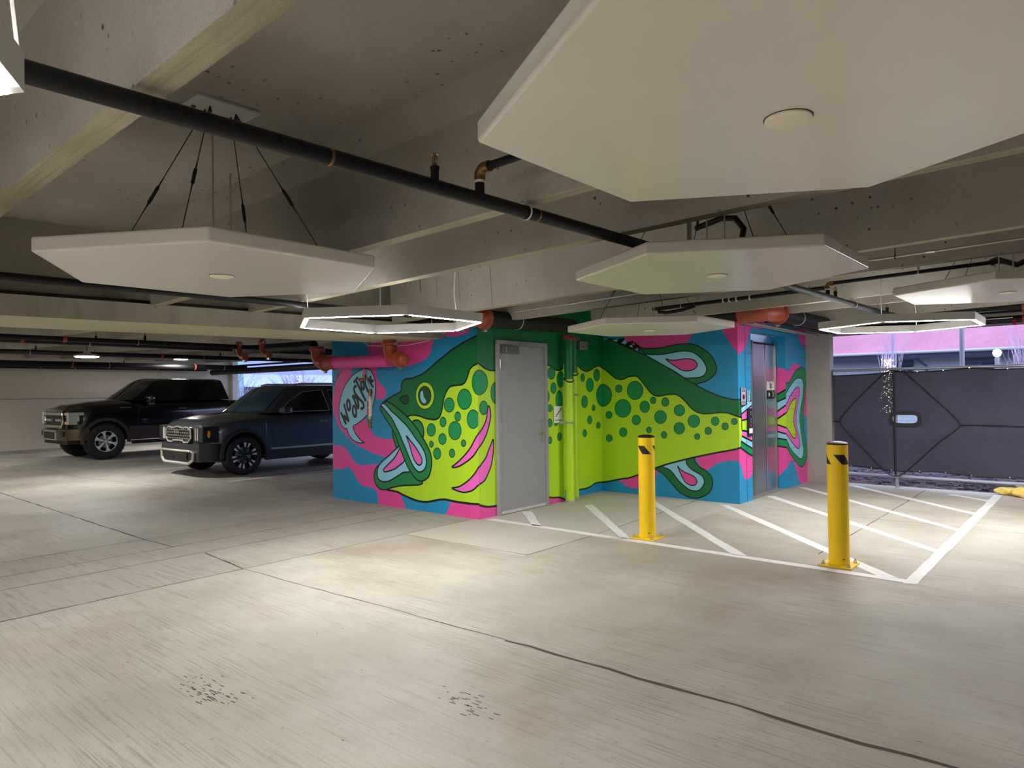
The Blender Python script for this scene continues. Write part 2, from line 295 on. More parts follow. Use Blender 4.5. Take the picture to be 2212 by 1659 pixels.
 ('A','Y','F',0,'-769,1500 -778,1447 -802,1400 -840,1362 -887,1338 -940,1329 -993,1337 -1041,1361 -1078,1400 -1102,1448 -1110,1502 -1101,1556 -1075,1604 -1036,1642 -988,1665 -935,1673 -882,1663 -836,1638 -799,1600 -776,1552'),
 ('A','K','F',0,'-826,1498 -832,1462 -849,1429 -876,1403 -908,1386 -945,1380 -981,1385 -1014,1402 -1039,1429 -1056,1463 -1061,1500 -1055,1537 -1037,1570 -1011,1597 -977,1613 -941,1619 -905,1612 -872,1595 -847,1568 -831,1535'),
 ('A','K','L',20,'-826,1498 -832,1462 -849,1429 -876,1403 -908,1386 -945,1380 -981,1385 -1014,1402 -1039,1429 -1056,1463 -1061,1500 -1055,1537 -1037,1570 -1011,1597 -977,1613 -941,1619 -905,1612 -872,1595 -847,1568 -831,1535'),
 ('A','D','F',0,'-826,1498 -832,1462 -849,1429 -876,1403 -908,1386 -945,1380 -981,1385 -1014,1402 -1039,1429 -1056,1463 -1061,1500 -1055,1537 -1037,1570 -1011,1597 -977,1613 -941,1619 -905,1612 -872,1595 -847,1568 -831,1535'),
 ('A','B','F',0,'-995,1565 -1023,1538 -1029,1501 -1021,1460 -995,1421 -950,1401 -915,1419 -927,1450 -959,1483 -969,1523 -974,1552'),
 ('A','D','F',0,'-1447,1455 -1395,1485 -1338,1502 -1285,1501 -1260,1470 -1266,1423 -1300,1395 -1357,1399 -1402,1423'),
 ('A','K','L',16,'-1447,1455 -1395,1485 -1338,1502 -1285,1501 -1260,1470 -1266,1423 -1300,1395 -1357,1399 -1402,1423'),
 ('A','M','F',0,'-1594,1054 -1595,989 -1573,911 -1544,854 -1515,806 -1454,838 -1483,915 -1557,1030'),
 ('A','K','L',20,'-1594,1054 -1595,989 -1573,911 -1544,854 -1515,806 -1454,838 -1483,915 -1557,1030'),
 ('A','M','F',0,'-1921,527 -1978,463 -2003,390 -1988,321 -1941,254 -1863,215 -1753,216 -1645,248 -1493,284 -1344,306 -1170,324 -1057,338 -1014,355 -1003,380 -1097,463 -1239,549 -1518,581 -1747,587'),
 ('A','K','L',20,'-1921,527 -1978,463 -2003,390 -1988,321 -1941,254 -1863,215 -1753,216 -1645,248 -1493,284 -1344,306 -1170,324 -1057,338 -1014,355 -1003,380 -1097,463 -1239,549 -1518,581 -1747,587'),
 ('A','B','F',0,'-1447,828 -1500,797 -1576,754 -1668,690 -1762,636 -1857,571 -1913,507 -1930,436 -1916,366 -1861,330 -1782,323 -1689,338 -1582,380 -1461,438 -1371,478 -1254,495 -1239,549 -1310,641 -1396,782'),
 ('A','K','L',20,'-1447,828 -1500,797 -1576,754 -1668,690 -1762,636 -1857,571 -1913,507 -1930,436 -1916,366 -1861,330 -1782,323 -1689,338 -1582,380 -1461,438 -1371,478 -1254,495 -1239,549 -1310,641 -1396,782'),
 ('A','Q','F',0,'-1433,800 -1516,708 -1578,646 -1670,582 -1748,527 -1796,485 -1777,461 -1718,465 -1641,485 -1549,515 -1459,565 -1354,634 -1382,724'),
 ('A','K','L',20,'-1433,800 -1516,708 -1578,646 -1670,582 -1748,527 -1796,485 -1777,461 -1718,465 -1641,485 -1549,515 -1459,565 -1354,634 -1382,724'),
 ('A','M','F',0,'-1853,1345 -1829,1375 -1781,1401 -1734,1418 -1688,1423 -1566,1374 -1417,1296 -1286,1220 -1186,1145 -1088,1062 -1005,969 -936,896 -869,805 -829,714 -824,621 -846,527 -888,449 -958,406 -1028,387 -1098,396 -1169,439 -1239,501 -1282,546 -1339,630 -1397,723 -1469,847 -1513,933 -1572,1020 -1632,1087 -1723,1175 -1799,1253 -1849,1308'),
 ('A','K','L',20,'-1853,1345 -1829,1375 -1781,1401 -1734,1418 -1688,1423 -1566,1374 -1417,1296 -1286,1220 -1186,1145 -1088,1062 -1005,969 -936,896 -869,805 -829,714 -824,621 -846,527 -888,449 -958,406 -1028,387 -1098,396 -1169,439 -1239,501 -1282,546 -1339,630 -1397,723 -1469,847 -1513,933 -1572,1020 -1632,1087 -1723,1175 -1799,1253 -1849,1308'),
 ('A','B','F',0,'-1837,1375 -1813,1393 -1766,1398 -1704,1364 -1613,1295 -1508,1237 -1419,1180 -1317,1114 -1217,1029 -1132,946 -1048,873 -979,800 -939,727 -923,653 -934,586 -970,537 -1026,510 -1082,506 -1138,536 -1195,590 -1251,673 -1308,766 -1380,879 -1452,994 -1525,1090 -1600,1186 -1690,1264 -1782,1333'),
 ('A','K','L',20,'-1837,1375 -1813,1393 -1766,1398 -1704,1364 -1613,1295 -1508,1237 -1419,1180 -1317,1114 -1217,1029 -1132,946 -1048,873 -979,800 -939,727 -923,653 -934,586 -970,537 -1026,510 -1082,506 -1138,536 -1195,590 -1251,673 -1308,766 -1380,879 -1452,994 -1525,1090 -1600,1186 -1690,1264 -1782,1333'),
 ('A','Q','F',0,'-1312,969 -1269,937 -1219,895 -1148,841 -1078,768 -1023,704 -1007,648 -1017,615 -1053,594 -1095,601 -1151,650 -1193,714 -1234,818 -1277,903'),
 ('A','K','L',20,'-1312,969 -1269,937 -1219,895 -1148,841 -1078,768 -1023,704 -1007,648 -1017,615 -1053,594 -1095,601 -1151,650 -1193,714 -1234,818 -1277,903'),
 ('A','B','F',0,'-2170,1890 -2250,1881 -2343,1852 -2450,1812 -2534,1759 -2619,1688 -2694,1608 -2750,1506 -2782,1425 -2802,1336 -2810,1262 -2798,1188 -2769,1115 -2720,1057 -2672,1032 -2620,1028 -2600,987 -2565,937 -2511,891 -2441,858 -2359,837 -2278,835 -2218,847 -2266,860 -2335,901 -2404,956 -2450,1013 -2473,1070 -2378,1104 -2261,1160 -2169,1219 -2088,1276 -2020,1347 -1985,1424 -1961,1536 -1954,1641 -1969,1733 -2002,1803 -2057,1861 -2113,1884'),
 ('A','K','L',16,'-2170,1890 -2250,1881 -2343,1852 -2450,1812 -2534,1759 -2619,1688 -2694,1608 -2750,1506 -2782,1425 -2802,1336 -2810,1262 -2798,1188 -2769,1115 -2720,1057 -2672,1032 -2620,1028 -2600,987 -2565,937 -2511,891 -2441,858 -2359,837 -2278,835 -2218,847 -2266,860 -2335,901 -2404,956 -2450,1013 -2473,1070 -2378,1104 -2261,1160 -2169,1219 -2088,1276 -2020,1347 -1985,1424 -1961,1536 -1954,1641 -1969,1733 -2002,1803 -2057,1861 -2113,1884'),
 ('A','K','s',42,'-2760,1268 -2641,1094'),
 ('A','K','s',42,'-2641,1094 -2685,1226'),
 ('A','K','s',42,'-2685,1226 -2570,1132'),
 ('A','K','s',42,'-2570,1132 -2685,1392'),
 ('A','K','s',42,'-2478,1512 -2346,1317'),
 ('A','K','s',42,'-2446,1696 -2347,1775'),
 ('A','K','s',42,'-2396,1734 -2171,1431'),
 ('A','K','s',42,'-2124,1759 -1999,1621'),
 ('A','K','s',42,'-2058,1787 -2057,1703'),
 ('A','K','s',42,'-2071,1701 -1992,1718'),
 ('A','K','S',42,'-2478,1512 -2396,1482 -2350,1425 -2339,1367 -2346,1320'),
 ('A','K','S',42,'-2379,1644 -2417,1641 -2439,1605 -2418,1547 -2326,1468 -2234,1403 -2218,1353 -2253,1325 -2291,1331'),
 ('A','K','S',42,'-2143,1758 -2160,1778 -2189,1759 -2184,1680 -2140,1602 -2084,1537 -2051,1519 -2033,1558 -2050,1600'),
 ('A','K','L',42,'-2536,1375 -2535,1347 -2539,1324 -2548,1308 -2561,1302 -2576,1308 -2590,1323 -2601,1347 -2608,1375 -2610,1403 -2606,1427 -2596,1442 -2583,1448 -2569,1442 -2554,1427 -2543,1403'),
 ('A','K','L',42,'-2392,1284 -2391,1255 -2396,1231 -2406,1214 -2421,1208 -2437,1214 -2452,1230 -2465,1254 -2472,1283 -2473,1312 -2468,1337 -2458,1354 -2443,1360 -2427,1354 -2412,1337 -2399,1313'),
 ('A','K','L',42,'-2208,1656 -2207,1633 -2211,1615 -2219,1602 -2231,1598 -2244,1602 -2256,1615 -2266,1634 -2272,1657 -2273,1679 -2269,1698 -2260,1711 -2248,1715 -2235,1710 -2223,1697 -2213,1678'),
 ('A','t','s',9,'-2934,1731 -2888,1687'),
 ('A','t','s',9,'-2867,1753 -2908,1704'),
 ('A','t','s',9,'-2871,1804 -2842,1762'),
 ('A','t','s',9,'-2842,1762 -2823,1818'),
 ('A','t','s',9,'-2838,1840 -2801,1795'),
 ('A','t','s',9,'-2813,1854 -2770,1809'),
 ('A','t','s',9,'-2828,1831 -2778,1868'),
 ('A','t','s',9,'-2763,1875 -2743,1844'),
 ('A','t','s',9,'-2743,1844 -2716,1883'),
 ('A','t','s',9,'-2733,1895 -2708,1912'),
 ('B','G','P',0,'-52,1910 11,1891 75,1856 153,1822 232,1805 339,1803 351,2478 -43,2448'),
 ('B','K','S',22,'-52,1910 11,1891 75,1856 153,1822 232,1805 339,1803'),
 ('B','G','P',0,'324,2458 1360,2535 1352,2159 319,2186'),
 ('B','G','P',0,'1288,1893 1369,1901 1450,1885 1531,1847 1631,1826 1716,1845 1812,1893 1874,1925 1892,2730 1304,2679'),
 ('B','K','S',18,'1288,1893 1369,1901 1450,1885 1531,1847 1631,1826 1716,1845 1812,1893 1874,1925'),
 ('B','K','F',0,'1558,1784 1554,1760 1541,1739 1523,1721 1499,1710 1474,1706 1448,1710 1426,1721 1408,1737 1397,1758 1394,1782 1398,1806 1410,1827 1428,1844 1452,1856 1477,1860 1502,1857 1525,1846 1543,1829 1555,1808'),
 ('B','K','L',16,'1558,1784 1554,1760 1541,1739 1523,1721 1499,1710 1474,1706 1448,1710 1426,1721 1408,1737 1397,1758 1394,1782 1398,1806 1410,1827 1428,1844 1452,1856 1477,1860 1502,1857 1525,1846 1543,1829 1555,1808'),
 ('B','g','F',0,'1558,1784 1554,1760 1541,1739 1523,1721 1499,1710 1474,1706 1448,1710 1426,1721 1408,1737 1397,1758 1394,1782 1398,1806 1410,1827 1428,1844 1452,1856 1477,1860 1502,1857 1525,1846 1543,1829 1555,1808'),
 ('B','K','F',0,'1773,1701 1768,1668 1756,1638 1736,1615 1712,1600 1685,1594 1659,1600 1636,1615 1618,1638 1607,1668 1603,1700 1608,1733 1621,1763 1640,1786 1664,1802 1690,1807 1716,1802 1740,1787 1758,1764 1770,1734'),
 ('B','K','L',16,'1773,1701 1768,1668 1756,1638 1736,1615 1712,1600 1685,1594 1659,1600 1636,1615 1618,1638 1607,1668 1603,1700 1608,1733 1621,1763 1640,1786 1664,1802 1690,1807 1716,1802 1740,1787 1758,1764 1770,1734'),
 ('B','g','F',0,'1773,1701 1768,1668 1756,1638 1736,1615 1712,1600 1685,1594 1659,1600 1636,1615 1618,1638 1607,1668 1603,1700 1608,1733 1621,1763 1640,1786 1664,1802 1690,1807 1716,1802 1740,1787 1758,1764 1770,1734'),
 ('B','K','F',0,'1585,1582 1582,1560 1572,1540 1558,1525 1540,1515 1521,1512 1501,1515 1484,1525 1471,1541 1462,1560 1460,1582 1463,1603 1472,1623 1487,1638 1504,1648 1524,1652 1543,1648 1561,1638 1574,1623 1583,1603'),
 ('B','K','L',16,'1585,1582 1582,1560 1572,1540 1558,1525 1540,1515 1521,1512 1501,1515 1484,1525 1471,1541 1462,1560 1460,1582 1463,1603 1472,1623 1487,1638 1504,1648 1524,1652 1543,1648 1561,1638 1574,1623 1583,1603'),
 ('B','g','F',0,'1585,1582 1582,1560 1572,1540 1558,1525 1540,1515 1521,1512 1501,1515 1484,1525 1471,1541 1462,1560 1460,1582 1463,1603 1472,1623 1487,1638 1504,1648 1524,1652 1543,1648 1561,1638 1574,1623 1583,1603'),
 ('B','K','F',0,'1419,1465 1416,1438 1405,1414 1390,1395 1371,1383 1350,1379 1329,1384 1310,1397 1296,1416 1287,1440 1284,1467 1288,1493 1298,1517 1313,1536 1332,1549 1353,1553 1374,1548 1393,1536 1407,1516 1417,1492'),
 ('B','K','L',16,'1419,1465 1416,1438 1405,1414 1390,1395 1371,1383 1350,1379 1329,1384 1310,1397 1296,1416 1287,1440 1284,1467 1288,1493 1298,1517 1313,1536 1332,1549 1353,1553 1374,1548 1393,1536 1407,1516 1417,1492'),
 ('B','g','F',0,'1419,1465 1416,1438 1405,1414 1390,1395 1371,1383 1350,1379 1329,1384 1310,1397 1296,1416 1287,1440 1284,1467 1288,1493 1298,1517 1313,1536 1332,1549 1353,1553 1374,1548 1393,1536 1407,1516 1417,1492'),
 ('B','K','F',0,'1487,1305 1484,1291 1477,1279 1465,1269 1452,1263 1436,1262 1421,1264 1408,1271 1397,1281 1391,1294 1388,1307 1391,1321 1398,1333 1409,1343 1423,1349 1438,1351 1453,1348 1467,1342 1478,1331 1484,1319'),
 ('B','K','L',16,'1487,1305 1484,1291 1477,1279 1465,1269 1452,1263 1436,1262 1421,1264 1408,1271 1397,1281 1391,1294 1388,1307 1391,1321 1398,1333 1409,1343 1423,1349 1438,1351 1453,1348 1467,1342 1478,1331 1484,1319'),
 ('B','g','F',0,'1487,1305 1484,1291 1477,1279 1465,1269 1452,1263 1436,1262 1421,1264 1408,1271 1397,1281 1391,1294 1388,1307 1391,1321 1398,1333 1409,1343 1423,1349 1438,1351 1453,1348 1467,1342 1478,1331 1484,1319'),
 ('B','K','F',0,'1724,1414 1719,1374 1708,1339 1690,1312 1668,1294 1645,1289 1621,1296 1601,1314 1585,1342 1575,1377 1572,1416 1576,1455 1588,1490 1605,1517 1627,1535 1650,1541 1674,1535 1695,1516 1711,1488 1721,1453'),
 ('B','K','L',16,'1724,1414 1719,1374 1708,1339 1690,1312 1668,1294 1645,1289 1621,1296 1601,1314 1585,1342 1575,1377 1572,1416 1576,1455 1588,1490 1605,1517 1627,1535 1650,1541 1674,1535 1695,1516 1711,1488 1721,1453'),
 ('B','g','F',0,'1724,1414 1719,1374 1708,1339 1690,1312 1668,1294 1645,1289 1621,1296 1601,1314 1585,1342 1575,1377 1572,1416 1576,1455 1588,1490 1605,1517 1627,1535 1650,1541 1674,1535 1695,1516 1711,1488 1721,1453'),
 ('B','K','F',0,'409,1524 404,1486 392,1451 372,1423 349,1406 323,1400 297,1407 274,1425 256,1453 245,1487 241,1526 246,1564 259,1598 277,1626 301,1643 327,1650 353,1644 376,1626 394,1598 406,1563'),
 ('B','K','L',20,'409,1524 404,1486 392,1451 372,1423 349,1406 323,1400 297,1407 274,1425 256,1453 245,1487 241,1526 246,1564 259,1598 277,1626 301,1643 327,1650 353,1644 376,1626 394,1598 406,1563'),
 ('B','g','F',0,'409,1524 404,1486 392,1451 372,1423 349,1406 323,1400 297,1407 274,1425 256,1453 245,1487 241,1526 246,1564 259,1598 277,1626 301,1643 327,1650 353,1644 376,1626 394,1598 406,1563'),
 ('B','K','F',0,'171,1343 167,1319 157,1297 141,1280 122,1270 101,1267 81,1271 62,1283 48,1300 38,1322 36,1346 39,1370 49,1391 64,1408 83,1419 104,1422 125,1418 144,1407 158,1389 168,1367'),
 ('B','K','L',20,'171,1343 167,1319 157,1297 141,1280 122,1270 101,1267 81,1271 62,1283 48,1300 38,1322 36,1346 39,1370 49,1391 64,1408 83,1419 104,1422 125,1418 144,1407 158,1389 168,1367'),
 ('B','g','F',0,'171,1343 167,1319 157,1297 141,1280 122,1270 101,1267 81,1271 62,1283 48,1300 38,1322 36,1346 39,1370 49,1391 64,1408 83,1419 104,1422 125,1418 144,1407 158,1389 168,1367'),
 ('B','K','F',0,'1478,1104 1476,1088 1468,1074 1456,1063 1442,1057 1426,1055 1410,1058 1396,1066 1385,1078 1378,1092 1376,1108 1379,1124 1386,1138 1398,1149 1412,1155 1428,1157 1444,1154 1458,1146 1469,1135 1476,1120'),
 ('B','K','L',16,'1478,1104 1476,1088 1468,1074 1456,1063 1442,1057 1426,1055 1410,1058 1396,1066 1385,1078 1378,1092 1376,1108 1379,1124 1386,1138 1398,1149 1412,1155 1428,1157 1444,1154 1458,1146 1469,1135 1476,1120'),
 ('B','g','F',0,'1478,1104 1476,1088 1468,1074 1456,1063 1442,1057 1426,1055 1410,1058 1396,1066 1385,1078 1378,1092 1376,1108 1379,1124 1386,1138 1398,1149 1412,1155 1428,1157 1444,1154 1458,1146 1469,1135 1476,1120'),
 ('B','K','F',0,'1598,1099 1596,1088 1591,1078 1583,1070 1574,1065 1563,1064 1553,1066 1543,1071 1536,1080 1532,1090 1530,1102 1532,1113 1537,1123 1545,1131 1554,1136 1565,1137 1575,1135 1585,1130 1592,1121 1597,1111'),
 ('B','K','L',16,'1598,1099 1596,1088 1591,1078 1583,1070 1574,1065 1563,1064 1553,1066 1543,1071 1536,1080 1532,1090 1530,1102 1532,1113 1537,1123 1545,1131 1554,1136 1565,1137 1575,1135 1585,1130 1592,1121 1597,1111'),
 ('B','g','F',0,'1598,1099 1596,1088 1591,1078 1583,1070 1574,1065 1563,1064 1553,1066 1543,1071 1536,1080 1532,1090 1530,1102 1532,1113 1537,1123 1545,1131 1554,1136 1565,1137 1575,1135 1585,1130 1592,1121 1597,1111'),
 ('B','K','F',0,'1467,866 1465,853 1459,841 1449,832 1437,826 1424,825 1411,828 1399,835 1390,845 1385,858 1383,871 1385,885 1391,896 1401,905 1413,911 1426,912 1439,910 1451,903 1460,892 1465,880'),
 ('B','K','L',16,'1467,866 1465,853 1459,841 1449,832 1437,826 1424,825 1411,828 1399,835 1390,845 1385,858 1383,871 1385,885 1391,896 1401,905 1413,911 1426,912 1439,910 1451,903 1460,892 1465,880'),
 ('B','g','F',0,'1467,866 1465,853 1459,841 1449,832 1437,826 1424,825 1411,828 1399,835 1390,845 1385,858 1383,871 1385,885 1391,896 1401,905 1413,911 1426,912 1439,910 1451,903 1460,892 1465,880'),
 ('B','K','F',0,'1690,903 1688,887 1681,874 1670,863 1657,857 1642,855 1628,859 1615,867 1605,878 1599,893 1597,908 1600,923 1606,937 1617,948 1630,954 1645,956 1659,952 1672,945 1682,933 1688,919'),
 ('B','K','L',16,'1690,903 1688,887 1681,874 1670,863 1657,857 1642,855 1628,859 1615,867 1605,878 1599,893 1597,908 1600,923 1606,937 1617,948 1630,954 1645,956 1659,952 1672,945 1682,933 1688,919'),
 ('B','g','F',0,'1690,903 1688,887 1681,874 1670,863 1657,857 1642,855 1628,859 1615,867 1605,878 1599,893 1597,908 1600,923 1606,937 1617,948 1630,954 1645,956 1659,952 1672,945 1682,933 1688,919'),
 ('B','Q','F',0,'-55,973 25,1051 75,1097 128,1166 158,1236 173,1324 198,1368 223,1305 228,1233 200,1145 166,1057 125,989 72,921 -6,856 -57,825'),
 ('B','K','L',20,'-55,973 25,1051 75,1097 128,1166 158,1236 173,1324 198,1368 223,1305 228,1233 200,1145 166,1057 125,989 72,921 -6,856 -57,825'),
 ('B','Q','F',0,'-62,564 18,635 81,691 134,740 188,834 229,893 263,954 273,899 272,828 253,731 224,626 183,558 130,484 77,445 -1,419 -65,391'),
 ('B','K','L',20,'-62,564 18,635 81,691 134,740 188,834 229,893 263,954 273,899 272,828 253,731 224,626 183,558 130,484 77,445 -1,419 -65,391'),
 ('B','P','P',0,'-80,202 98,145 202,127 323,124 320,-48 -85,-58'),
 ('B','K','S',26,'-55,193 98,145 202,127 323,124'),
 ('B','P','P',0,'1280,104 1379,99 1479,79 1581,71 1664,56 1768,14 1787,-94 1278,-26'),
 ('B','K','S',22,'1290,103 1379,99 1479,79 1581,71 1664,56 1768,14'),
 ('b','G','P',0,'2262,1906 2317,1875 2411,1839 2506,1830 2603,1853 2722,1900 2822,1918 2933,1893 2957,2832 1645,2718 1629,1954 2117,1935'),
 ('b','K','S',18,'1798,1927 2117,1935 2262,1906 2317,1875 2411,1839 2506,1830 2603,1853 2722,1900 2822,1918 2933,1893'),
 ('b','K','F',0,'2442,1735 2439,1718 2431,1703 2419,1691 2404,1683 2388,1681 2372,1683 2357,1691 2346,1703 2339,1717 2337,1734 2340,1751 2347,1766 2359,1778 2374,1786 2390,1788 2407,1786 2421,1778 2433,1767 2440,1752'),
 ('b','K','L',16,'2442,1735 2439,1718 2431,1703 2419,1691 2404,1683 2388,1681 2372,1683 2357,1691 2346,1703 2339,1717 2337,1734 2340,1751 2347,1766 2359,1778 2374,1786 2390,1788 2407,1786 2421,1778 2433,1767 2440,1752'),
 ('b','g','F',0,'2442,1735 2439,1718 2431,1703 2419,1691 2404,1683 2388,1681 2372,1683 2357,1691 2346,1703 2339,1717 2337,1734 2340,1751 2347,1766 2359,1778 2374,1786 2390,1788 2407,1786 2421,1778 2433,1767 2440,1752'),
 ('b','K','F',0,'2672,1627 2666,1596 2652,1569 2629,1547 2602,1533 2572,1529 2542,1534 2515,1548 2495,1569 2482,1597 2478,1627 2483,1657 2497,1684 2519,1706 2546,1720 2576,1725 2606,1721 2633,1707 2654,1685 2668,1657'),
 ('b','K','L',16,'2672,1627 2666,1596 2652,1569 2629,1547 2602,1533 2572,1529 2542,1534 2515,1548 2495,1569 2482,1597 2478,1627 2483,1657 2497,1684 2519,1706 2546,1720 2576,1725 2606,1721 2633,1707 2654,1685 2668,1657'),
 ('b','g','F',0,'2672,1627 2666,1596 2652,1569 2629,1547 2602,1533 2572,1529 2542,1534 2515,1548 2495,1569 2482,1597 2478,1627 2483,1657 2497,1684 2519,1706 2546,1720 2576,1725 2606,1721 2633,1707 2654,1685 2668,1657'),
 ('b','K','F',0,'2851,1776 2846,1749 2833,1725 2813,1706 2789,1693 2762,1689 2736,1693 2713,1705 2694,1724 2683,1748 2679,1774 2684,1801 2697,1825 2716,1844 2740,1857 2767,1862 2793,1858 2817,1846 2836,1827 2847,1803'),
 ('b','K','L',16,'2851,1776 2846,1749 2833,1725 2813,1706 2789,1693 2762,1689 2736,1693 2713,1705 2694,1724 2683,1748 2679,1774 2684,1801 2697,1825 2716,1844 2740,1857 2767,1862 2793,1858 2817,1846 2836,1827 2847,1803'),
 ('b','g','F',0,'2851,1776 2846,1749 2833,1725 2813,1706 2789,1693 2762,1689 2736,1693 2713,1705 2694,1724 2683,1748 2679,1774 2684,1801 2697,1825 2716,1844 2740,1857 2767,1862 2793,1858 2817,1846 2836,1827 2847,1803'),
 ('b','K','F',0,'2508,1374 2504,1348 2492,1324 2473,1306 2451,1295 2426,1291 2402,1296 2380,1308 2363,1327 2352,1351 2349,1377 2353,1403 2365,1426 2383,1444 2405,1456 2430,1459 2455,1455 2477,1443 2494,1424 2505,1400'),
 ('b','K','L',16,'2508,1374 2504,1348 2492,1324 2473,1306 2451,1295 2426,1291 2402,1296 2380,1308 2363,1327 2352,1351 2349,1377 2353,1403 2365,1426 2383,1444 2405,1456 2430,1459 2455,1455 2477,1443 2494,1424 2505,1400'),
 ('b','g','F',0,'2508,1374 2504,1348 2492,1324 2473,1306 2451,1295 2426,1291 2402,1296 2380,1308 2363,1327 2352,1351 2349,1377 2353,1403 2365,1426 2383,1444 2405,1456 2430,1459 2455,1455 2477,1443 2494,1424 2505,1400'),
 ('b','K','F',0,'2707,1280 2704,1267 2699,1256 2690,1247 2678,1242 2666,1240 2654,1243 2643,1249 2635,1258 2630,1269 2628,1282 2630,1294 2636,1305 2645,1314 2656,1320 2668,1321 2680,1319 2691,1313 2700,1304 2705,1292'),
 ('b','K','L',16,'2707,1280 2704,1267 2699,1256 2690,1247 2678,1242 2666,1240 2654,1243 2643,1249 2635,1258 2630,1269 2628,1282 2630,1294 2636,1305 2645,1314 2656,1320 2668,1321 2680,1319 2691,1313 2700,1304 2705,1292'),
 ('b','g','F',0,'2707,1280 2704,1267 2699,1256 2690,1247 2678,1242 2666,1240 2654,1243 2643,1249 2635,1258 2630,1269 2628,1282 2630,1294 2636,1305 2645,1314 2656,1320 2668,1321 2680,1319 2691,1313 2700,1304 2705,1292'),
 ('b','K','F',0,'3089,1465 3080,1414 3054,1368 3015,1332 2967,1309 2914,1303 2862,1312 2816,1336 2780,1373 2758,1419 2751,1469 2760,1519 2785,1564 2823,1600 2870,1623 2922,1631 2975,1623 3022,1600 3059,1563 3082,1517'),
 ('b','K','L',16,'3089,1465 3080,1414 3054,1368 3015,1332 2967,1309 2914,1303 2862,1312 2816,1336 2780,1373 2758,1419 2751,1469 2760,1519 2785,1564 2823,1600 2870,1623 2922,1631 2975,1623 3022,1600 3059,1563 3082,1517'),
 ('b','g','F',0,'3089,1465 3080,1414 3054,1368 3015,1332 2967,1309 2914,1303 2862,1312 2816,1336 2780,1373 2758,1419 2751,1469 2760,1519 2785,1564 2823,1600 2870,1623 2922,1631 2975,1623 3022,1600 3059,1563 3082,1517'),
 ('b','K','F',0,'2620,1099 2616,1081 2607,1066 2593,1054 2576,1047 2557,1045 2539,1048 2522,1057 2509,1070 2501,1086 2498,1103 2502,1121 2511,1136 2524,1148 2541,1155 2560,1157 2579,1154 2596,1145 2609,1132 2617,1116'),
 ('b','K','L',16,'2620,1099 2616,1081 2607,1066 2593,1054 2576,1047 2557,1045 2539,1048 2522,1057 2509,1070 2501,1086 2498,1103 2502,1121 2511,1136 2524,1148 2541,1155 2560,1157 2579,1154 2596,1145 2609,1132 2617,1116'),
 ('b','g','F',0,'2620,1099 2616,1081 2607,1066 2593,1054 2576,1047 2557,1045 2539,1048 2522,1057 2509,1070 2501,1086 2498,1103 2502,1121 2511,1136 2524,1148 2541,1155 2560,1157 2579,1154 2596,1145 2609,1132 2617,1116'),
 ('b','K','F',0,'2841,1008 2838,994 2830,982 2819,973 2804,967 2788,966 2772,968 2758,976 2747,986 2740,999 2738,1013 2740,1026 2748,1039 2760,1048 2774,1054 2790,1055 2806,1053 2820,1046 2832,1035 2839,1022'),
 ('b','K','L',16,'2841,1008 2838,994 2830,982 2819,973 2804,967 2788,966 2772,968 2758,976 2747,986 2740,999 2738,1013 2740,1026 2748,1039 2760,1048 2774,1054 2790,1055 2806,1053 2820,1046 2832,1035 2839,1022'),
 ('b','g','F',0,'2841,1008 2838,994 2830,982 2819,973 2804,967 2788,966 2772,968 2758,976 2747,986 2740,999 2738,1013 2740,1026 2748,1039 2760,1048 2774,1054 2790,1055 2806,1053 2820,1046 2832,1035 2839,1022'),
 ('b','K','F',0,'2472,907 2470,891 2462,878 2451,867 2437,861 2422,860 2407,863 2393,871 2383,882 2376,896 2374,912 2377,927 2384,940 2395,951 2409,957 2424,959 2439,956 2453,948 2464,936 2470,922'),
 ('b','K','L',16,'2472,907 2470,891 2462,878 2451,867 2437,861 2422,860 2407,863 2393,871 2383,882 2376,896 2374,912 2377,927 2384,940 2395,951 2409,957 2424,959 2439,956 2453,948 2464,936 2470,922'),
 ('b','g','F',0,'2472,907 2470,891 2462,878 2451,867 2437,861 2422,860 2407,863 2393,871 2383,882 2376,896 2374,912 2377,927 2384,940 2395,951 2409,957 2424,959 2439,956 2453,948 2464,936 2470,922'),
 ('b','U','P',0,'1772,130 2097,98 2346,89 2463,89 2582,109 2679,138 2801,139 2913,131 2906,-147 1767,-103'),
 ('b','K','S',20,'1772,130 2097,98 2346,89 2463,89 2582,109 2679,138 2801,139 2913,131'),
 ('C','P','P',0,'310,2363 1387,2336 1403,2294 1364,2246 1319,2197 1295,2076 554,2133 369,2164'),
 ('C','P','F',0,'1733,2611 1842,2335 1912,2223 1980,2111 2029,2050 2088,2009 2098,2579'),
 ('C','P','P',0,'1574,413 1633,449 1701,504 1769,535 1864,567 1957,582 2031,577 2077,548 2080,766 1399,635 1476,490'),
 ('C','P','P',0,'184,176 672,371 830,433 828,303 743,246 669,175 534,92 391,81 307,107 246,143'),
 ('C','G','F',0,'482,2244 554,2187 627,2156 793,2144 957,2150 1072,2170 1208,2183 1341,2181 1449,2159 1556,2104 1650,2029 1711,1947 1746,1866 1753,1806 1729,1748 1676,1699 1612,1656 1527,1632 1397,1620 1133,1733 790,1952'),
 ('C','K','L',16,'482,2244 554,2187 627,2156 793,2144 957,2150 1072,2170 1208,2183 1341,2181 1449,2159 1556,2104 1650,2029 1711,1947 1746,1866 1753,1806 1729,1748 1676,1699 1612,1656 1527,1632 1397,1620 1133,1733 790,1952'),
 ('C','B','F',0,'661,2058 792,2052 944,2053 1070,2066 1184,2081 1295,2081 1404,2060 1490,2006 1553,1943 1600,1861 1609,1811 1593,1761 1549,1722 1485,1704 1376,1701 1267,1709 1021,1839 837,1940'),
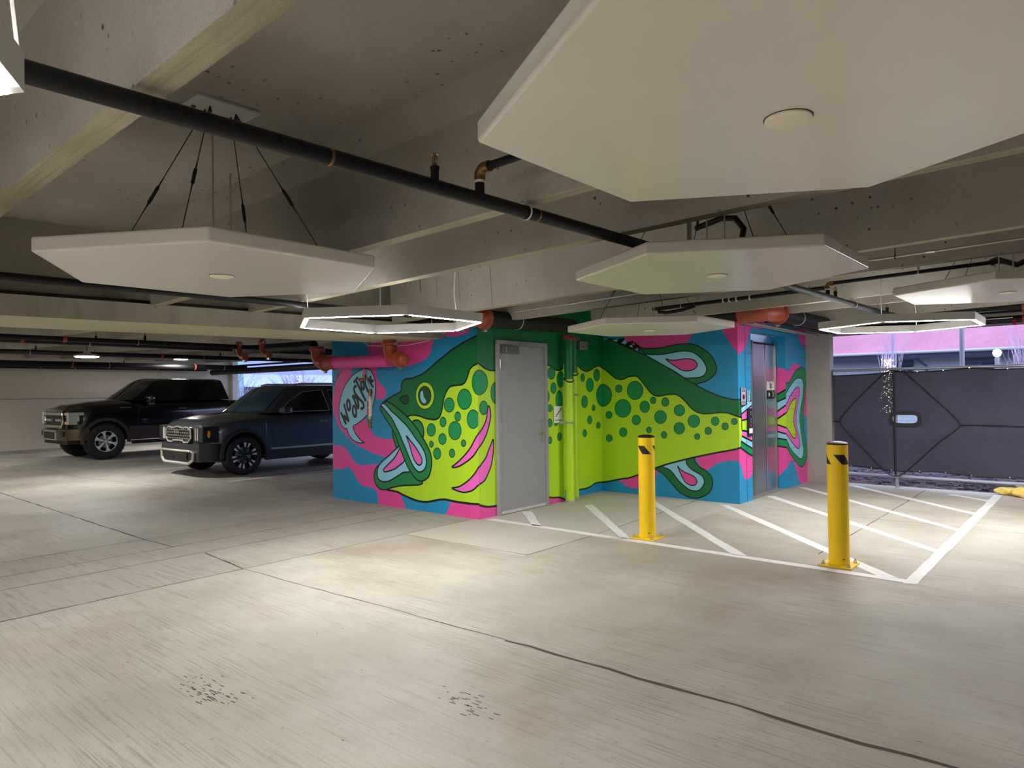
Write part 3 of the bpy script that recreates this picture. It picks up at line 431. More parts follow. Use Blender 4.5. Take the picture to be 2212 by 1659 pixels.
 ('C','K','L',16,'661,2058 792,2052 944,2053 1070,2066 1184,2081 1295,2081 1404,2060 1490,2006 1553,1943 1600,1861 1609,1811 1593,1761 1549,1722 1485,1704 1376,1701 1267,1709 1021,1839 837,1940'),
 ('C','P','F',0,'989,1986 1057,1965 1159,1961 1249,1970 1337,1970 1413,1954 1456,1917 1472,1881 1455,1846 1411,1817 1345,1802 1268,1806 1202,1834 1113,1888 1034,1943'),
 ('C','K','L',15,'989,1986 1057,1965 1159,1961 1249,1970 1337,1970 1413,1954 1456,1917 1472,1881 1455,1846 1411,1817 1345,1802 1268,1806 1202,1834 1113,1888 1034,1943'),
 ('C','G','F',0,'785,396 855,366 929,323 1002,251 1085,172 1166,93 1248,53 1329,27 1409,25 1489,41 1568,81 1627,132 1663,208 1669,282 1650,345 1612,388 1554,430 1486,463 1437,507 1408,551 1388,597 1070,542 786,449'),
 ('C','K','L',16,'785,396 855,366 929,323 1002,251 1085,172 1166,93 1248,53 1329,27 1409,25 1489,41 1568,81 1627,132 1663,208 1669,282 1650,345 1612,388 1554,430 1486,463 1437,507 1408,551 1388,597 1070,542 786,449'),
 ('C','B','F',0,'920,433 1016,492 1132,527 1267,563 1286,507 1316,462 1375,414 1445,381 1514,344 1547,291 1546,236 1511,178 1461,136 1411,125 1341,131 1270,168 1189,227 1128,289 1067,361 1004,405'),
 ('C','K','L',16,'920,433 1016,492 1132,527 1267,563 1286,507 1316,462 1375,414 1445,381 1514,344 1547,291 1546,236 1511,178 1461,136 1411,125 1341,131 1270,168 1189,227 1128,289 1067,361 1004,405'),
 ('C','P','F',0,'1150,457 1192,412 1253,378 1334,351 1394,327 1428,292 1438,255 1422,217 1382,200 1332,201 1271,233 1231,287 1191,360 1167,415'),
 ('C','K','L',15,'1150,457 1192,412 1253,378 1334,351 1394,327 1428,292 1438,255 1422,217 1382,200 1332,201 1271,233 1231,287 1191,360 1167,415'),
 ('C','Y','P',0,'-108,2333 426,2139 1019,1735 2077,1323 2085,759 1960,721 1771,681 1577,635 1429,599 1277,558 1174,529 1016,482 899,442 779,398 675,355 386,240 231,209 105,179 -6,151 -128,131'),
 ('C','G','P',0,'-107,2367 49,2315 177,2267 328,2199 426,2150 548,2096 645,2064 649,2059 744,2007 884,1928 1021,1855 1134,1794 1245,1720 1354,1651 1419,1619 1515,1562 1620,1511 1755,1455 1878,1420 1969,1400 2078,1394 2074,1160 1975,1191 1905,1214 1823,1219 1720,1213 1615,1204 1530,1206 1445,1230 1370,1280 1305,1351 1229,1423 1162,1464 1095,1475 992,1467 899,1450 829,1451 759,1483 701,1542 618,1639 530,1735 457,1749 370,1741 282,1705 206,1706 130,1735 53,1792 -24,1850 -115,1903'),
 ('C','K','S',18,'-107,2367 49,2315 177,2267 328,2199 426,2150 548,2096 645,2064 649,2059 744,2007 884,1928 1021,1855 1134,1794 1245,1720 1354,1651 1419,1619 1515,1562 1620,1511 1755,1455 1878,1420 1969,1400 2078,1394'),
 ('C','K','S',18,'-115,1903 -24,1850 53,1792 130,1735 206,1706 282,1705 370,1741 457,1749 530,1735 618,1639 701,1542 759,1483 829,1451 899,1450 992,1467 1095,1475 1162,1464 1229,1423 1305,1351 1370,1280 1445,1230 1530,1206 1615,1204 1720,1213 1823,1219 1905,1214 1975,1191 2074,1160'),
 ('C','K','S',24,'-128,131 -6,151 105,179 231,209 386,240 675,355 779,398 899,442 1016,482 1174,529 1277,558 1429,599 1577,635 1771,681 1960,721 2085,759'),
 ('C','K','P',0,'-107,2367 49,2335 216,2320 323,2324 266,2256 366,2262 472,2277 440,2209 514,2210 565,2213 549,2160 597,2099 427,2161 240,2241 49,2302 -108,2350'),
 ('C','B','P',0,'-62,2342 30,2327 -42,2318'),
 ('C','B','P',0,'88,2305 203,2315 177,2272'),
 ('C','B','P',0,'247,2257 332,2293 354,2251 316,2226'),
 ('C','B','P',0,'387,2195 440,2223 454,2172'),
 ('C','B','P',0,'485,2138 532,2170 545,2120'),
 ('C','K','F',0,'256,1565 253,1549 245,1535 233,1523 217,1516 200,1513 183,1516 168,1524 156,1536 149,1550 146,1567 149,1583 157,1598 170,1609 185,1616 202,1619 219,1616 234,1608 246,1596 253,1582'),
 ('C','K','L',16,'256,1565 253,1549 245,1535 233,1523 217,1516 200,1513 183,1516 168,1524 156,1536 149,1550 146,1567 149,1583 157,1598 170,1609 185,1616 202,1619 219,1616 234,1608 246,1596 253,1582'),
 ('C','g','F',0,'256,1565 253,1549 245,1535 233,1523 217,1516 200,1513 183,1516 168,1524 156,1536 149,1550 146,1567 149,1583 157,1598 170,1609 185,1616 202,1619 219,1616 234,1608 246,1596 253,1582'),
 ('C','K','F',0,'609,1534 603,1494 584,1457 555,1428 518,1410 478,1403 438,1410 402,1429 373,1458 355,1496 349,1537 356,1578 376,1615 405,1644 442,1662 483,1668 523,1661 558,1641 586,1612 604,1575'),
 ('C','K','L',16,'609,1534 603,1494 584,1457 555,1428 518,1410 478,1403 438,1410 402,1429 373,1458 355,1496 349,1537 356,1578 376,1615 405,1644 442,1662 483,1668 523,1661 558,1641 586,1612 604,1575'),
 ('C','g','F',0,'609,1534 603,1494 584,1457 555,1428 518,1410 478,1403 438,1410 402,1429 373,1458 355,1496 349,1537 356,1578 376,1615 405,1644 442,1662 483,1668 523,1661 558,1641 586,1612 604,1575'),
 ('C','K','F',0,'402,1269 395,1229 375,1193 346,1164 308,1145 266,1138 225,1144 187,1162 157,1190 138,1227 132,1268 140,1309 160,1345 191,1374 229,1393 271,1399 312,1393 349,1374 378,1346 396,1309'),
 ('C','K','L',16,'402,1269 395,1229 375,1193 346,1164 308,1145 266,1138 225,1144 187,1162 157,1190 138,1227 132,1268 140,1309 160,1345 191,1374 229,1393 271,1399 312,1393 349,1374 378,1346 396,1309'),
 ('C','g','F',0,'402,1269 395,1229 375,1193 346,1164 308,1145 266,1138 225,1144 187,1162 157,1190 138,1227 132,1268 140,1309 160,1345 191,1374 229,1393 271,1399 312,1393 349,1374 378,1346 396,1309'),
 ('C','K','F',0,'73,1168 70,1153 63,1139 51,1128 36,1120 20,1118 4,1120 -10,1127 -21,1138 -29,1151 -31,1167 -28,1182 -21,1196 -9,1207 6,1215 22,1217 38,1215 52,1208 64,1197 71,1183'),
 ('C','K','L',16,'73,1168 70,1153 63,1139 51,1128 36,1120 20,1118 4,1120 -10,1127 -21,1138 -29,1151 -31,1167 -28,1182 -21,1196 -9,1207 6,1215 22,1217 38,1215 52,1208 64,1197 71,1183'),
 ('C','g','F',0,'73,1168 70,1153 63,1139 51,1128 36,1120 20,1118 4,1120 -10,1127 -21,1138 -29,1151 -31,1167 -28,1182 -21,1196 -9,1207 6,1215 22,1217 38,1215 52,1208 64,1197 71,1183'),
 ('C','K','F',0,'67,1466 59,1416 36,1371 0,1335 -45,1311 -94,1303 -144,1311 -189,1334 -224,1371 -247,1417 -254,1468 -245,1519 -221,1565 -185,1601 -139,1624 -89,1631 -40,1622 4,1598 39,1562 61,1516'),
 ('C','K','L',20,'67,1466 59,1416 36,1371 0,1335 -45,1311 -94,1303 -144,1311 -189,1334 -224,1371 -247,1417 -254,1468 -245,1519 -221,1565 -185,1601 -139,1624 -89,1631 -40,1622 4,1598 39,1562 61,1516'),
 ('C','g','F',0,'67,1466 59,1416 36,1371 0,1335 -45,1311 -94,1303 -144,1311 -189,1334 -224,1371 -247,1417 -254,1468 -245,1519 -221,1565 -185,1601 -139,1624 -89,1631 -40,1622 4,1598 39,1562 61,1516'),
 ('C','K','F',0,'822,1388 820,1374 814,1362 804,1352 791,1345 778,1343 764,1345 752,1352 743,1362 737,1374 735,1388 737,1401 744,1414 754,1424 766,1430 779,1432 793,1430 805,1423 814,1414 820,1401'),
 ('C','K','L',16,'822,1388 820,1374 814,1362 804,1352 791,1345 778,1343 764,1345 752,1352 743,1362 737,1374 735,1388 737,1401 744,1414 754,1424 766,1430 779,1432 793,1430 805,1423 814,1414 820,1401'),
 ('C','g','F',0,'822,1388 820,1374 814,1362 804,1352 791,1345 778,1343 764,1345 752,1352 743,1362 737,1374 735,1388 737,1401 744,1414 754,1424 766,1430 779,1432 793,1430 805,1423 814,1414 820,1401'),
 ('C','K','F',0,'1027,1364 1024,1347 1016,1331 1004,1318 989,1310 972,1307 955,1310 940,1318 929,1331 921,1347 919,1364 922,1382 930,1398 942,1411 957,1419 974,1422 991,1419 1005,1411 1017,1398 1025,1382'),
 ('C','K','L',16,'1027,1364 1024,1347 1016,1331 1004,1318 989,1310 972,1307 955,1310 940,1318 929,1331 921,1347 919,1364 922,1382 930,1398 942,1411 957,1419 974,1422 991,1419 1005,1411 1017,1398 1025,1382'),
 ('C','g','F',0,'1027,1364 1024,1347 1016,1331 1004,1318 989,1310 972,1307 955,1310 940,1318 929,1331 921,1347 919,1364 922,1382 930,1398 942,1411 957,1419 974,1422 991,1419 1005,1411 1017,1398 1025,1382'),
 ('C','K','F',0,'714,1296 710,1271 699,1249 682,1231 661,1219 638,1215 614,1219 593,1230 577,1248 566,1270 563,1295 567,1320 578,1342 595,1360 617,1371 640,1375 664,1371 684,1360 701,1342 711,1320'),
 ('C','K','L',16,'714,1296 710,1271 699,1249 682,1231 661,1219 638,1215 614,1219 593,1230 577,1248 566,1270 563,1295 567,1320 578,1342 595,1360 617,1371 640,1375 664,1371 684,1360 701,1342 711,1320'),
 ('C','g','F',0,'714,1296 710,1271 699,1249 682,1231 661,1219 638,1215 614,1219 593,1230 577,1248 566,1270 563,1295 567,1320 578,1342 595,1360 617,1371 640,1375 664,1371 684,1360 701,1342 711,1320'),
 ('C','K','F',0,'1270,1247 1266,1224 1255,1203 1237,1187 1215,1176 1191,1172 1167,1176 1145,1186 1128,1202 1117,1223 1114,1246 1118,1269 1129,1289 1147,1306 1169,1316 1193,1320 1218,1317 1239,1306 1256,1290 1267,1269'),
 ('C','K','L',16,'1270,1247 1266,1224 1255,1203 1237,1187 1215,1176 1191,1172 1167,1176 1145,1186 1128,1202 1117,1223 1114,1246 1118,1269 1129,1289 1147,1306 1169,1316 1193,1320 1218,1317 1239,1306 1256,1290 1267,1269'),
 ('C','g','F',0,'1270,1247 1266,1224 1255,1203 1237,1187 1215,1176 1191,1172 1167,1176 1145,1186 1128,1202 1117,1223 1114,1246 1118,1269 1129,1289 1147,1306 1169,1316 1193,1320 1218,1317 1239,1306 1256,1290 1267,1269'),
 ('C','K','F',0,'985,1148 980,1119 966,1094 946,1073 919,1059 891,1054 862,1058 836,1071 815,1091 802,1116 798,1145 803,1174 817,1199 838,1220 865,1233 894,1238 922,1234 948,1221 968,1201 981,1176'),
 ('C','K','L',14,'985,1148 980,1119 966,1094 946,1073 919,1059 891,1054 862,1058 836,1071 815,1091 802,1116 798,1145 803,1174 817,1199 838,1220 865,1233 894,1238 922,1234 948,1221 968,1201 981,1176'),
 ('C','g','F',0,'985,1148 980,1119 966,1094 946,1073 919,1059 891,1054 862,1058 836,1071 815,1091 802,1116 798,1145 803,1174 817,1199 838,1220 865,1233 894,1238 922,1234 948,1221 968,1201 981,1176'),
 ('C','K','F',0,'1265,994 1261,970 1250,948 1232,930 1210,918 1185,913 1161,917 1138,927 1121,944 1110,966 1106,990 1111,1015 1123,1037 1141,1055 1163,1066 1188,1071 1212,1067 1234,1057 1251,1040 1262,1018'),
 ('C','K','L',14,'1265,994 1261,970 1250,948 1232,930 1210,918 1185,913 1161,917 1138,927 1121,944 1110,966 1106,990 1111,1015 1123,1037 1141,1055 1163,1066 1188,1071 1212,1067 1234,1057 1251,1040 1262,1018'),
 ('C','g','F',0,'1265,994 1261,970 1250,948 1232,930 1210,918 1185,913 1161,917 1138,927 1121,944 1110,966 1106,990 1111,1015 1123,1037 1141,1055 1163,1066 1188,1071 1212,1067 1234,1057 1251,1040 1262,1018'),
 ('C','K','F',0,'1494,1099 1489,1073 1477,1049 1458,1031 1434,1018 1407,1013 1381,1017 1357,1028 1339,1047 1327,1070 1323,1096 1328,1122 1340,1146 1360,1165 1384,1177 1410,1182 1436,1178 1460,1166 1478,1148 1490,1125'),
 ('C','K','L',14,'1494,1099 1489,1073 1477,1049 1458,1031 1434,1018 1407,1013 1381,1017 1357,1028 1339,1047 1327,1070 1323,1096 1328,1122 1340,1146 1360,1165 1384,1177 1410,1182 1436,1178 1460,1166 1478,1148 1490,1125'),
 ('C','g','F',0,'1494,1099 1489,1073 1477,1049 1458,1031 1434,1018 1407,1013 1381,1017 1357,1028 1339,1047 1327,1070 1323,1096 1328,1122 1340,1146 1360,1165 1384,1177 1410,1182 1436,1178 1460,1166 1478,1148 1490,1125'),
 ('C','K','F',0,'1773,1102 1771,1085 1763,1070 1751,1057 1736,1049 1720,1046 1704,1049 1689,1056 1677,1068 1670,1083 1668,1100 1671,1117 1678,1133 1690,1145 1705,1153 1722,1156 1738,1154 1752,1146 1764,1134 1771,1119'),
 ('C','K','L',14,'1773,1102 1771,1085 1763,1070 1751,1057 1736,1049 1720,1046 1704,1049 1689,1056 1677,1068 1670,1083 1668,1100 1671,1117 1678,1133 1690,1145 1705,1153 1722,1156 1738,1154 1752,1146 1764,1134 1771,1119'),
 ('C','g','F',0,'1773,1102 1771,1085 1763,1070 1751,1057 1736,1049 1720,1046 1704,1049 1689,1056 1677,1068 1670,1083 1668,1100 1671,1117 1678,1133 1690,1145 1705,1153 1722,1156 1738,1154 1752,1146 1764,1134 1771,1119'),
 ('C','K','F',0,'1665,969 1662,954 1655,941 1645,930 1632,923 1618,920 1604,922 1591,928 1581,939 1575,952 1573,967 1576,981 1582,995 1593,1006 1606,1013 1620,1016 1634,1014 1646,1007 1656,997 1663,984'),
 ('C','K','L',14,'1665,969 1662,954 1655,941 1645,930 1632,923 1618,920 1604,922 1591,928 1581,939 1575,952 1573,967 1576,981 1582,995 1593,1006 1606,1013 1620,1016 1634,1014 1646,1007 1656,997 1663,984'),
 ('C','g','F',0,'1665,969 1662,954 1655,941 1645,930 1632,923 1618,920 1604,922 1591,928 1581,939 1575,952 1573,967 1576,981 1582,995 1593,1006 1606,1013 1620,1016 1634,1014 1646,1007 1656,997 1663,984'),
 ('C','K','F',0,'1904,1036 1902,1022 1896,1010 1887,1000 1875,994 1862,991 1848,993 1837,999 1827,1009 1822,1021 1820,1034 1822,1047 1828,1060 1838,1070 1850,1076 1863,1078 1876,1077 1888,1071 1897,1061 1903,1049'),
 ('C','K','L',14,'1904,1036 1902,1022 1896,1010 1887,1000 1875,994 1862,991 1848,993 1837,999 1827,1009 1822,1021 1820,1034 1822,1047 1828,1060 1838,1070 1850,1076 1863,1078 1876,1077 1888,1071 1897,1061 1903,1049'),
 ('C','g','F',0,'1904,1036 1902,1022 1896,1010 1887,1000 1875,994 1862,991 1848,993 1837,999 1827,1009 1822,1021 1820,1034 1822,1047 1828,1060 1838,1070 1850,1076 1863,1078 1876,1077 1888,1071 1897,1061 1903,1049'),
 ('C','K','F',0,'2030,1104 2028,1092 2022,1081 2013,1073 2003,1067 1991,1065 1979,1066 1968,1072 1959,1080 1954,1091 1952,1103 1954,1115 1960,1126 1969,1134 1980,1140 1992,1142 2004,1140 2014,1135 2023,1127 2028,1116'),
 ('C','K','L',14,'2030,1104 2028,1092 2022,1081 2013,1073 2003,1067 1991,1065 1979,1066 1968,1072 1959,1080 1954,1091 1952,1103 1954,1115 1960,1126 1969,1134 1980,1140 1992,1142 2004,1140 2014,1135 2023,1127 2028,1116'),
 ('C','g','F',0,'2030,1104 2028,1092 2022,1081 2013,1073 2003,1067 1991,1065 1979,1066 1968,1072 1959,1080 1954,1091 1952,1103 1954,1115 1960,1126 1969,1134 1980,1140 1992,1142 2004,1140 2014,1135 2023,1127 2028,1116'),
 ('C','K','F',0,'1492,885 1490,874 1485,863 1476,855 1466,849 1455,847 1443,848 1433,853 1425,861 1420,872 1418,883 1420,895 1426,905 1434,914 1444,919 1456,921 1467,920 1477,915 1485,907 1490,897'),
 ('C','K','L',14,'1492,885 1490,874 1485,863 1476,855 1466,849 1455,847 1443,848 1433,853 1425,861 1420,872 1418,883 1420,895 1426,905 1434,914 1444,919 1456,921 1467,920 1477,915 1485,907 1490,897'),
 ('C','g','F',0,'1492,885 1490,874 1485,863 1476,855 1466,849 1455,847 1443,848 1433,853 1425,861 1420,872 1418,883 1420,895 1426,905 1434,914 1444,919 1456,921 1467,920 1477,915 1485,907 1490,897'),
 ('C','K','F',0,'986,893 984,879 978,866 969,856 957,849 945,847 932,848 921,854 912,864 907,877 905,891 907,905 913,917 922,928 934,934 946,937 959,935 970,929 979,919 984,907'),
 ('C','K','L',14,'986,893 984,879 978,866 969,856 957,849 945,847 932,848 921,854 912,864 907,877 905,891 907,905 913,917 922,928 934,934 946,937 959,935 970,929 979,919 984,907'),
 ('C','g','F',0,'986,893 984,879 978,866 969,856 957,849 945,847 932,848 921,854 912,864 907,877 905,891 907,905 913,917 922,928 934,934 946,937 959,935 970,929 979,919 984,907'),
 ('C','K','F',0,'742,957 740,944 734,932 725,923 714,917 703,915 691,916 680,922 672,931 666,942 665,955 667,967 672,979 681,988 692,995 704,997 716,995 726,990 735,981 740,969'),
 ('C','K','L',14,'742,957 740,944 734,932 725,923 714,917 703,915 691,916 680,922 672,931 666,942 665,955 667,967 672,979 681,988 692,995 704,997 716,995 726,990 735,981 740,969'),
 ('C','g','F',0,'742,957 740,944 734,932 725,923 714,917 703,915 691,916 680,922 672,931 666,942 665,955 667,967 672,979 681,988 692,995 704,997 716,995 726,990 735,981 740,969'),
 ('C','K','F',0,'563,1098 559,1077 549,1057 534,1042 515,1032 494,1028 473,1031 454,1040 439,1055 430,1074 427,1096 431,1117 441,1136 456,1152 475,1162 496,1165 517,1162 536,1153 550,1138 560,1119'),
 ('C','K','L',14,'563,1098 559,1077 549,1057 534,1042 515,1032 494,1028 473,1031 454,1040 439,1055 430,1074 427,1096 431,1117 441,1136 456,1152 475,1162 496,1165 517,1162 536,1153 550,1138 560,1119'),
 ('C','g','F',0,'563,1098 559,1077 549,1057 534,1042 515,1032 494,1028 473,1031 454,1040 439,1055 430,1074 427,1096 431,1117 441,1136 456,1152 475,1162 496,1165 517,1162 536,1153 550,1138 560,1119'),
 ('C','K','F',0,'331,912 327,892 318,874 305,860 287,850 268,846 249,849 232,857 218,871 209,889 207,909 210,929 219,947 233,962 251,971 270,975 289,972 306,964 320,950 328,932'),
 ('C','K','L',14,'331,912 327,892 318,874 305,860 287,850 268,846 249,849 232,857 218,871 209,889 207,909 210,929 219,947 233,962 251,971 270,975 289,972 306,964 320,950 328,932'),
 ('C','g','F',0,'331,912 327,892 318,874 305,860 287,850 268,846 249,849 232,857 218,871 209,889 207,909 210,929 219,947 233,962 251,971 270,975 289,972 306,964 320,950 328,932'),
 ('C','K','F',0,'71,814 69,798 61,784 50,773 35,765 20,762 4,764 -10,770 -22,781 -29,795 -31,811 -28,826 -21,841 -9,852 5,860 21,863 37,861 51,854 62,843 69,829'),
 ('C','K','L',14,'71,814 69,798 61,784 50,773 35,765 20,762 4,764 -10,770 -22,781 -29,795 -31,811 -28,826 -21,841 -9,852 5,860 21,863 37,861 51,854 62,843 69,829'),
 ('C','g','F',0,'71,814 69,798 61,784 50,773 35,765 20,762 4,764 -10,770 -22,781 -29,795 -31,811 -28,826 -21,841 -9,852 5,860 21,863 37,861 51,854 62,843 69,829'),
 ('D','P','F',0,'2872,2518 3994,2604 3900,2476 3877,2442 3778,2403 3681,2381 3576,2390 3452,2394 3370,2381 3318,2328 3265,2255 3233,2192 3185,2144 3140,2089 3061,2051 2984,2033 2852,2017'),
 ('D','P','F',0,'5231,2521 5305,2419 5382,2333 5488,2266 5625,2222 5738,2217 6000,2238 6020,2601'),
 ('D','G','P',0,'2903,1399 2958,1353 2984,1154 2894,1166'),
 ('D','Y','P',0,'2894,1166 2984,1154 2992,1077 2988,916 2950,840 2931,752 2879,746'),
 ('D','g','P',0,'2958,1353 3142,1349 3232,1472 3338,1480 3334,1378 3153,1333 2978,1294'),
 ('D','B','P',0,'2984,1294 3153,1329 3345,1373 3343,1308 3150,1249 2992,1204'),
 ('D','Q','P',0,'2991,1201 3150,1247 3342,1304 3336,1158 3144,1123 2999,1112'),
 ('D','Y','P',0,'2999,1111 3133,1119 3360,1155 3351,949 3126,972 2994,987'),
 ('D','Q','P',0,'2990,977 3377,933 3372,805 3159,859 2987,905'),
 ('D','B','P',0,'2975,901 3159,855 3372,805 3367,708 3155,773 2961,835'),
 ('D','g','P',0,'2950,831 3155,768 3367,706 3363,609 3151,668 2935,756'),
 ('D','P','P',0,'2879,746 2931,753 3151,668 3363,606 3353,361 3231,318 3159,303 3066,312 3000,396 2959,489 2872,578'),
 ('D','K','s',22,'2969,1348 3153,1336 3334,1378'),
 ('D','K','s',22,'2984,1294 3153,1329 3333,1374'),
 ('D','K','s',22,'2992,1203 3150,1248 3343,1306'),
 ('D','K','s',22,'2999,1112 3133,1122 3348,1153'),
 ('D','K','s',22,'2894,1166 2984,1154'),
 ('D','K','s',22,'2958,1353 2986,1154 2991,987'),
 ('D','K','s',22,'2903,1399 2960,1393'),
 ('D','K','s',26,'2990,979 3377,933'),
 ('D','K','s',26,'2987,904 3159,859 3372,807'),
 ('D','K','s',26,'2966,834 3155,771 3367,707'),
 ('D','K','s',26,'2879,746 2931,753 3151,668 3363,606'),
 ('D','P','P',0,'4659,1825 4858,1816 4962,1866 5042,1911 5227,1938 5387,1910 5547,1813 5708,1669 5820,1614 5991,1539 6047,-49 4619,-8'),
 ('D','U','F',0,'5528,1084 5622,1086 5739,1043 5818,907 5874,793 5923,590 5912,389 5755,391 5586,415 5535,724'),
 ('D','U','P',0,'4634,307 4718,315 4817,378 4941,409 5048,384 5107,295 5195,159 5271,77 5380,-10 4619,3'),
 ('D','g','F',0,'4669,1526 4874,1629 5006,1709 5167,1799 5330,1850 5481,1874 5605,1851 5686,1779 5710,1696 5690,1595 5656,1485 5601,1322 5562,1236 5540,1127 5524,1019 5527,888 5571,766 5616,665 5663,585 5692,495 5671,419 5616,347 5529,289 5412,273 5282,300 5127,378 4974,464 4855,536 4739,622 4650,638'),
 ('D','K','L',16,'4669,1526 4874,1629 5006,1709 5167,1799 5330,1850 5481,1874 5605,1851 5686,1779 5710,1696 5690,1595 5656,1485 5601,1322 5562,1236 5540,1127 5524,1019 5527,888 5571,766 5616,665 5663,585 5692,495 5671,419 5616,347 5529,289 5412,273 5282,300 5127,378 4974,464 4855,536 4739,622 4650,638'),
 ('D','B','F',0,'4656,1349 4817,1508 4948,1586 5080,1648 5214,1693 5363,1705 5485,1686 5551,1613 5546,1522 5503,1378 5431,1271 5377,1164 5348,1058 5364,928 5407,807 5450,686 5495,596 5507,519 5470,446 5402,403 5289,423 5132,483 4949,570 4831,651 4730,741 4627,757'),
 ('D','K','L',16,'4656,1349 4817,1508 4948,1586 5080,1648 5214,1693 5363,1705 5485,1686 5551,1613 5546,1522 5503,1378 5431,1271 5377,1164 5348,1058 5364,928 5407,807 5450,686 5495,596 5507,519 5470,446 5402,403 5289,423 5132,483 4949,570 4831,651 4730,741 4627,757'),
 ('D','Q','F',0,'4652,1273 4773,1316 4888,1404 5019,1472 5153,1533 5288,1559 5367,1523 5363,1451 5306,1370 5253,1275 5199,1170 5177,1053 5188,957 5232,870 5291,781 5335,693 5348,628 5281,573 5170,602 5016,671 4866,753 4734,828 4631,844'),
 ('D','K','L',16,'4652,1273 4773,1316 4888,1404 5019,1472 5153,1533 5288,1559 5367,1523 5363,1451 5306,1370 5253,1275 5199,1170 5177,1053 5188,957 5232,870 5291,781 5335,693 5348,628 5281,573 5170,602 5016,671 4866,753 4734,828 4631,844'),
 ('D','Y','F',0,'4647,1165 4751,1167 4861,1252 4988,1333 5115,1379 5162,1383 5191,1330 5156,1256 5087,1141 5051,1058 5063,984 5122,907 5156,831 5147,768 5083,751 4975,788 4871,857 4739,931 4636,941'),
 ('D','K','L',16,'4647,1165 4751,1167 4861,1252 4988,1333 5115,1379 5162,1383 5191,1330 5156,1256 5087,1141 5051,1058 5063,984 5122,907 5156,831 5147,768 5083,751 4975,788 4871,857 4739,931 4636,941'),
 ('R','P','P',0,'1924,1869 2068,1830 2069,351 2048,319 1976,242 1913,170 1810,158 1821,1873'),
 ('R','g','P',0,'1830,1395 1935,1457 2078,1538 2076,1405 1933,1343 1829,1286'),
 ('R','B','P',0,'1828,1275 1933,1340 2076,1405 2074,1302 1930,1196 1826,1119'),
 ('R','Q','P',0,'1826,1119 1930,1195 2074,1302 2072,1183 1928,1076 1824,1004'),
 ('R','Y','P',0,'1824,1004 1928,1075 2072,1178 2068,926 1927,973 1824,993'),
 ('R','Q','P',0,'1824,993 1927,972 2068,926 2067,834 1925,869 1822,889'),
 ('R','B','P',0,'1822,889 1925,868 2067,831 2065,749 1923,765 1820,774'),
 ('R','g','P',0,'1820,774 1923,764 2065,748 2063,628 1921,646 1818,659'),
 ('R','K','s',24,'1830,1395 1935,1457 2078,1538'),
 ('R','K','s',24,'1828,1275 1933,1342 2076,1405'),
 ('R','K','s',24,'1826,1119 1930,1196 2074,1302'),
 ('R','K','s',24,'1824,1004 1928,1076 2072,1180'),
 ('R','K','s',24,'1824,993 1927,973 2068,926'),
 ('R','K','s',24,'1822,889 1925,869 2067,833'),
 ('R','K','s',24,'1820,774 1923,765 2065,749'),
 ('R','K','s',24,'1818,659 1921,646 2063,628'),
]
# ================================================================ materials used by the structure
M_floor = concrete('broomed_concrete_floor', rgb(186, 183, 173), rgb(153, 148, 136), streak=(1.8, 70, 1), rough=0.62, stain=rgb(128, 104, 84), specks=0.25)
M_strip = concrete('grey_concrete_strip', rgb(172, 168, 158), rgb(150, 146, 138), streak=(1.6, 30, 1), rough=0.65)
M_patch = concrete('smooth_concrete_patch', rgb(188, 184, 176), rgb(172, 167, 158), rough=0.6)
M_deck = concrete('cast_concrete_deck', rgb(176, 171, 162), rgb(146, 141, 132), specks=1.0, rough=0.7)
M_beam = concrete('cast_concrete_beam', rgb(160, 155, 140), rgb(124, 118, 106), streak=(8, 3, 0.6), specks=0.4)
M_col = concrete('cast_concrete_column', rgb(176, 172, 166), rgb(146, 140, 134), specks=0.5)
M_stem = concrete('stem_soffit_concrete', rgb(182, 172, 148), rgb(128, 118, 98), streak=(0.9, 34, 1), rough=0.8)
M_joint = mat('joint_sealant', rgb(74, 68, 60), 0.9)
M_stripe = mat('white_traffic_paint', rgb(226, 226, 226), 0.55, noise=0.06, scale=20, bump=0.2)
M_wblock = mat('white_painted_block', rgb(205, 198, 182), 0.6, noise=0.03, bump=0.15)
M_black = mat('black_steel_pipe', rgb(18, 17, 19), 0.5, spec=0.3)
M_orange = mat('rust_orange_coupling', rgb(150, 62, 38), 0.4, noise=0.08)
M_bolt = mat('zinc_bolt', rgb(200, 200, 200), 0.25, metal=1.0)
M_white = mat('white_panel_laminate', rgb(212, 206, 196), 0.26, noise=0.02, scale=3)
M_cap = mat('cream_plastic_disc', rgb(236, 226, 204), 0.5)
M_frame_w = mat('white_light_housing', rgb(196, 194, 190), 0.5)
M_led = mat('led_strip_lens', (1, 1, 1, 1), 0.5, emit=(1.0, 0.97, 0.93, 1), estr=LED)
M_up = mat('ceiling_fill_glow', (1, 1, 1, 1), 0.5, emit=(1.0, 0.98, 0.96, 1), estr=LED * .10)  # glow added to the ring lights to brighten the ceiling
M_bay = mat('bay_lamp_lens', (1, 1, 1, 1), 0.5, emit=(1.0, 0.97, 0.92, 1), estr=BAY)
M_wire = mat('dark_steel_cable', rgb(52, 46, 42), 0.5, metal=0.6)
M_cord = mat('white_flex_cord', rgb(214, 208, 196), 0.5)
M_grey = mat('grey_door_paint', rgb(148, 148, 150), 0.45, noise=0.03)
M_dgrey = mat('dark_grey_paint', rgb(92, 94, 98), 0.5)
M_steel = mat('brushed_stainless', rgb(205, 206, 208), 0.36, metal=1.0, noise=0.10, scale=3, stretch=(40, 40, 0.6))
M_steel2 = mat('satin_steel', rgb(170, 168, 165), 0.35, metal=1.0)
M_rub = mat('black_rubber', rgb(16, 16, 17), 0.6)
M_yel = mat('safety_yellow_paint', rgb(246, 202, 8), 0.38, noise=0.03, scale=5)
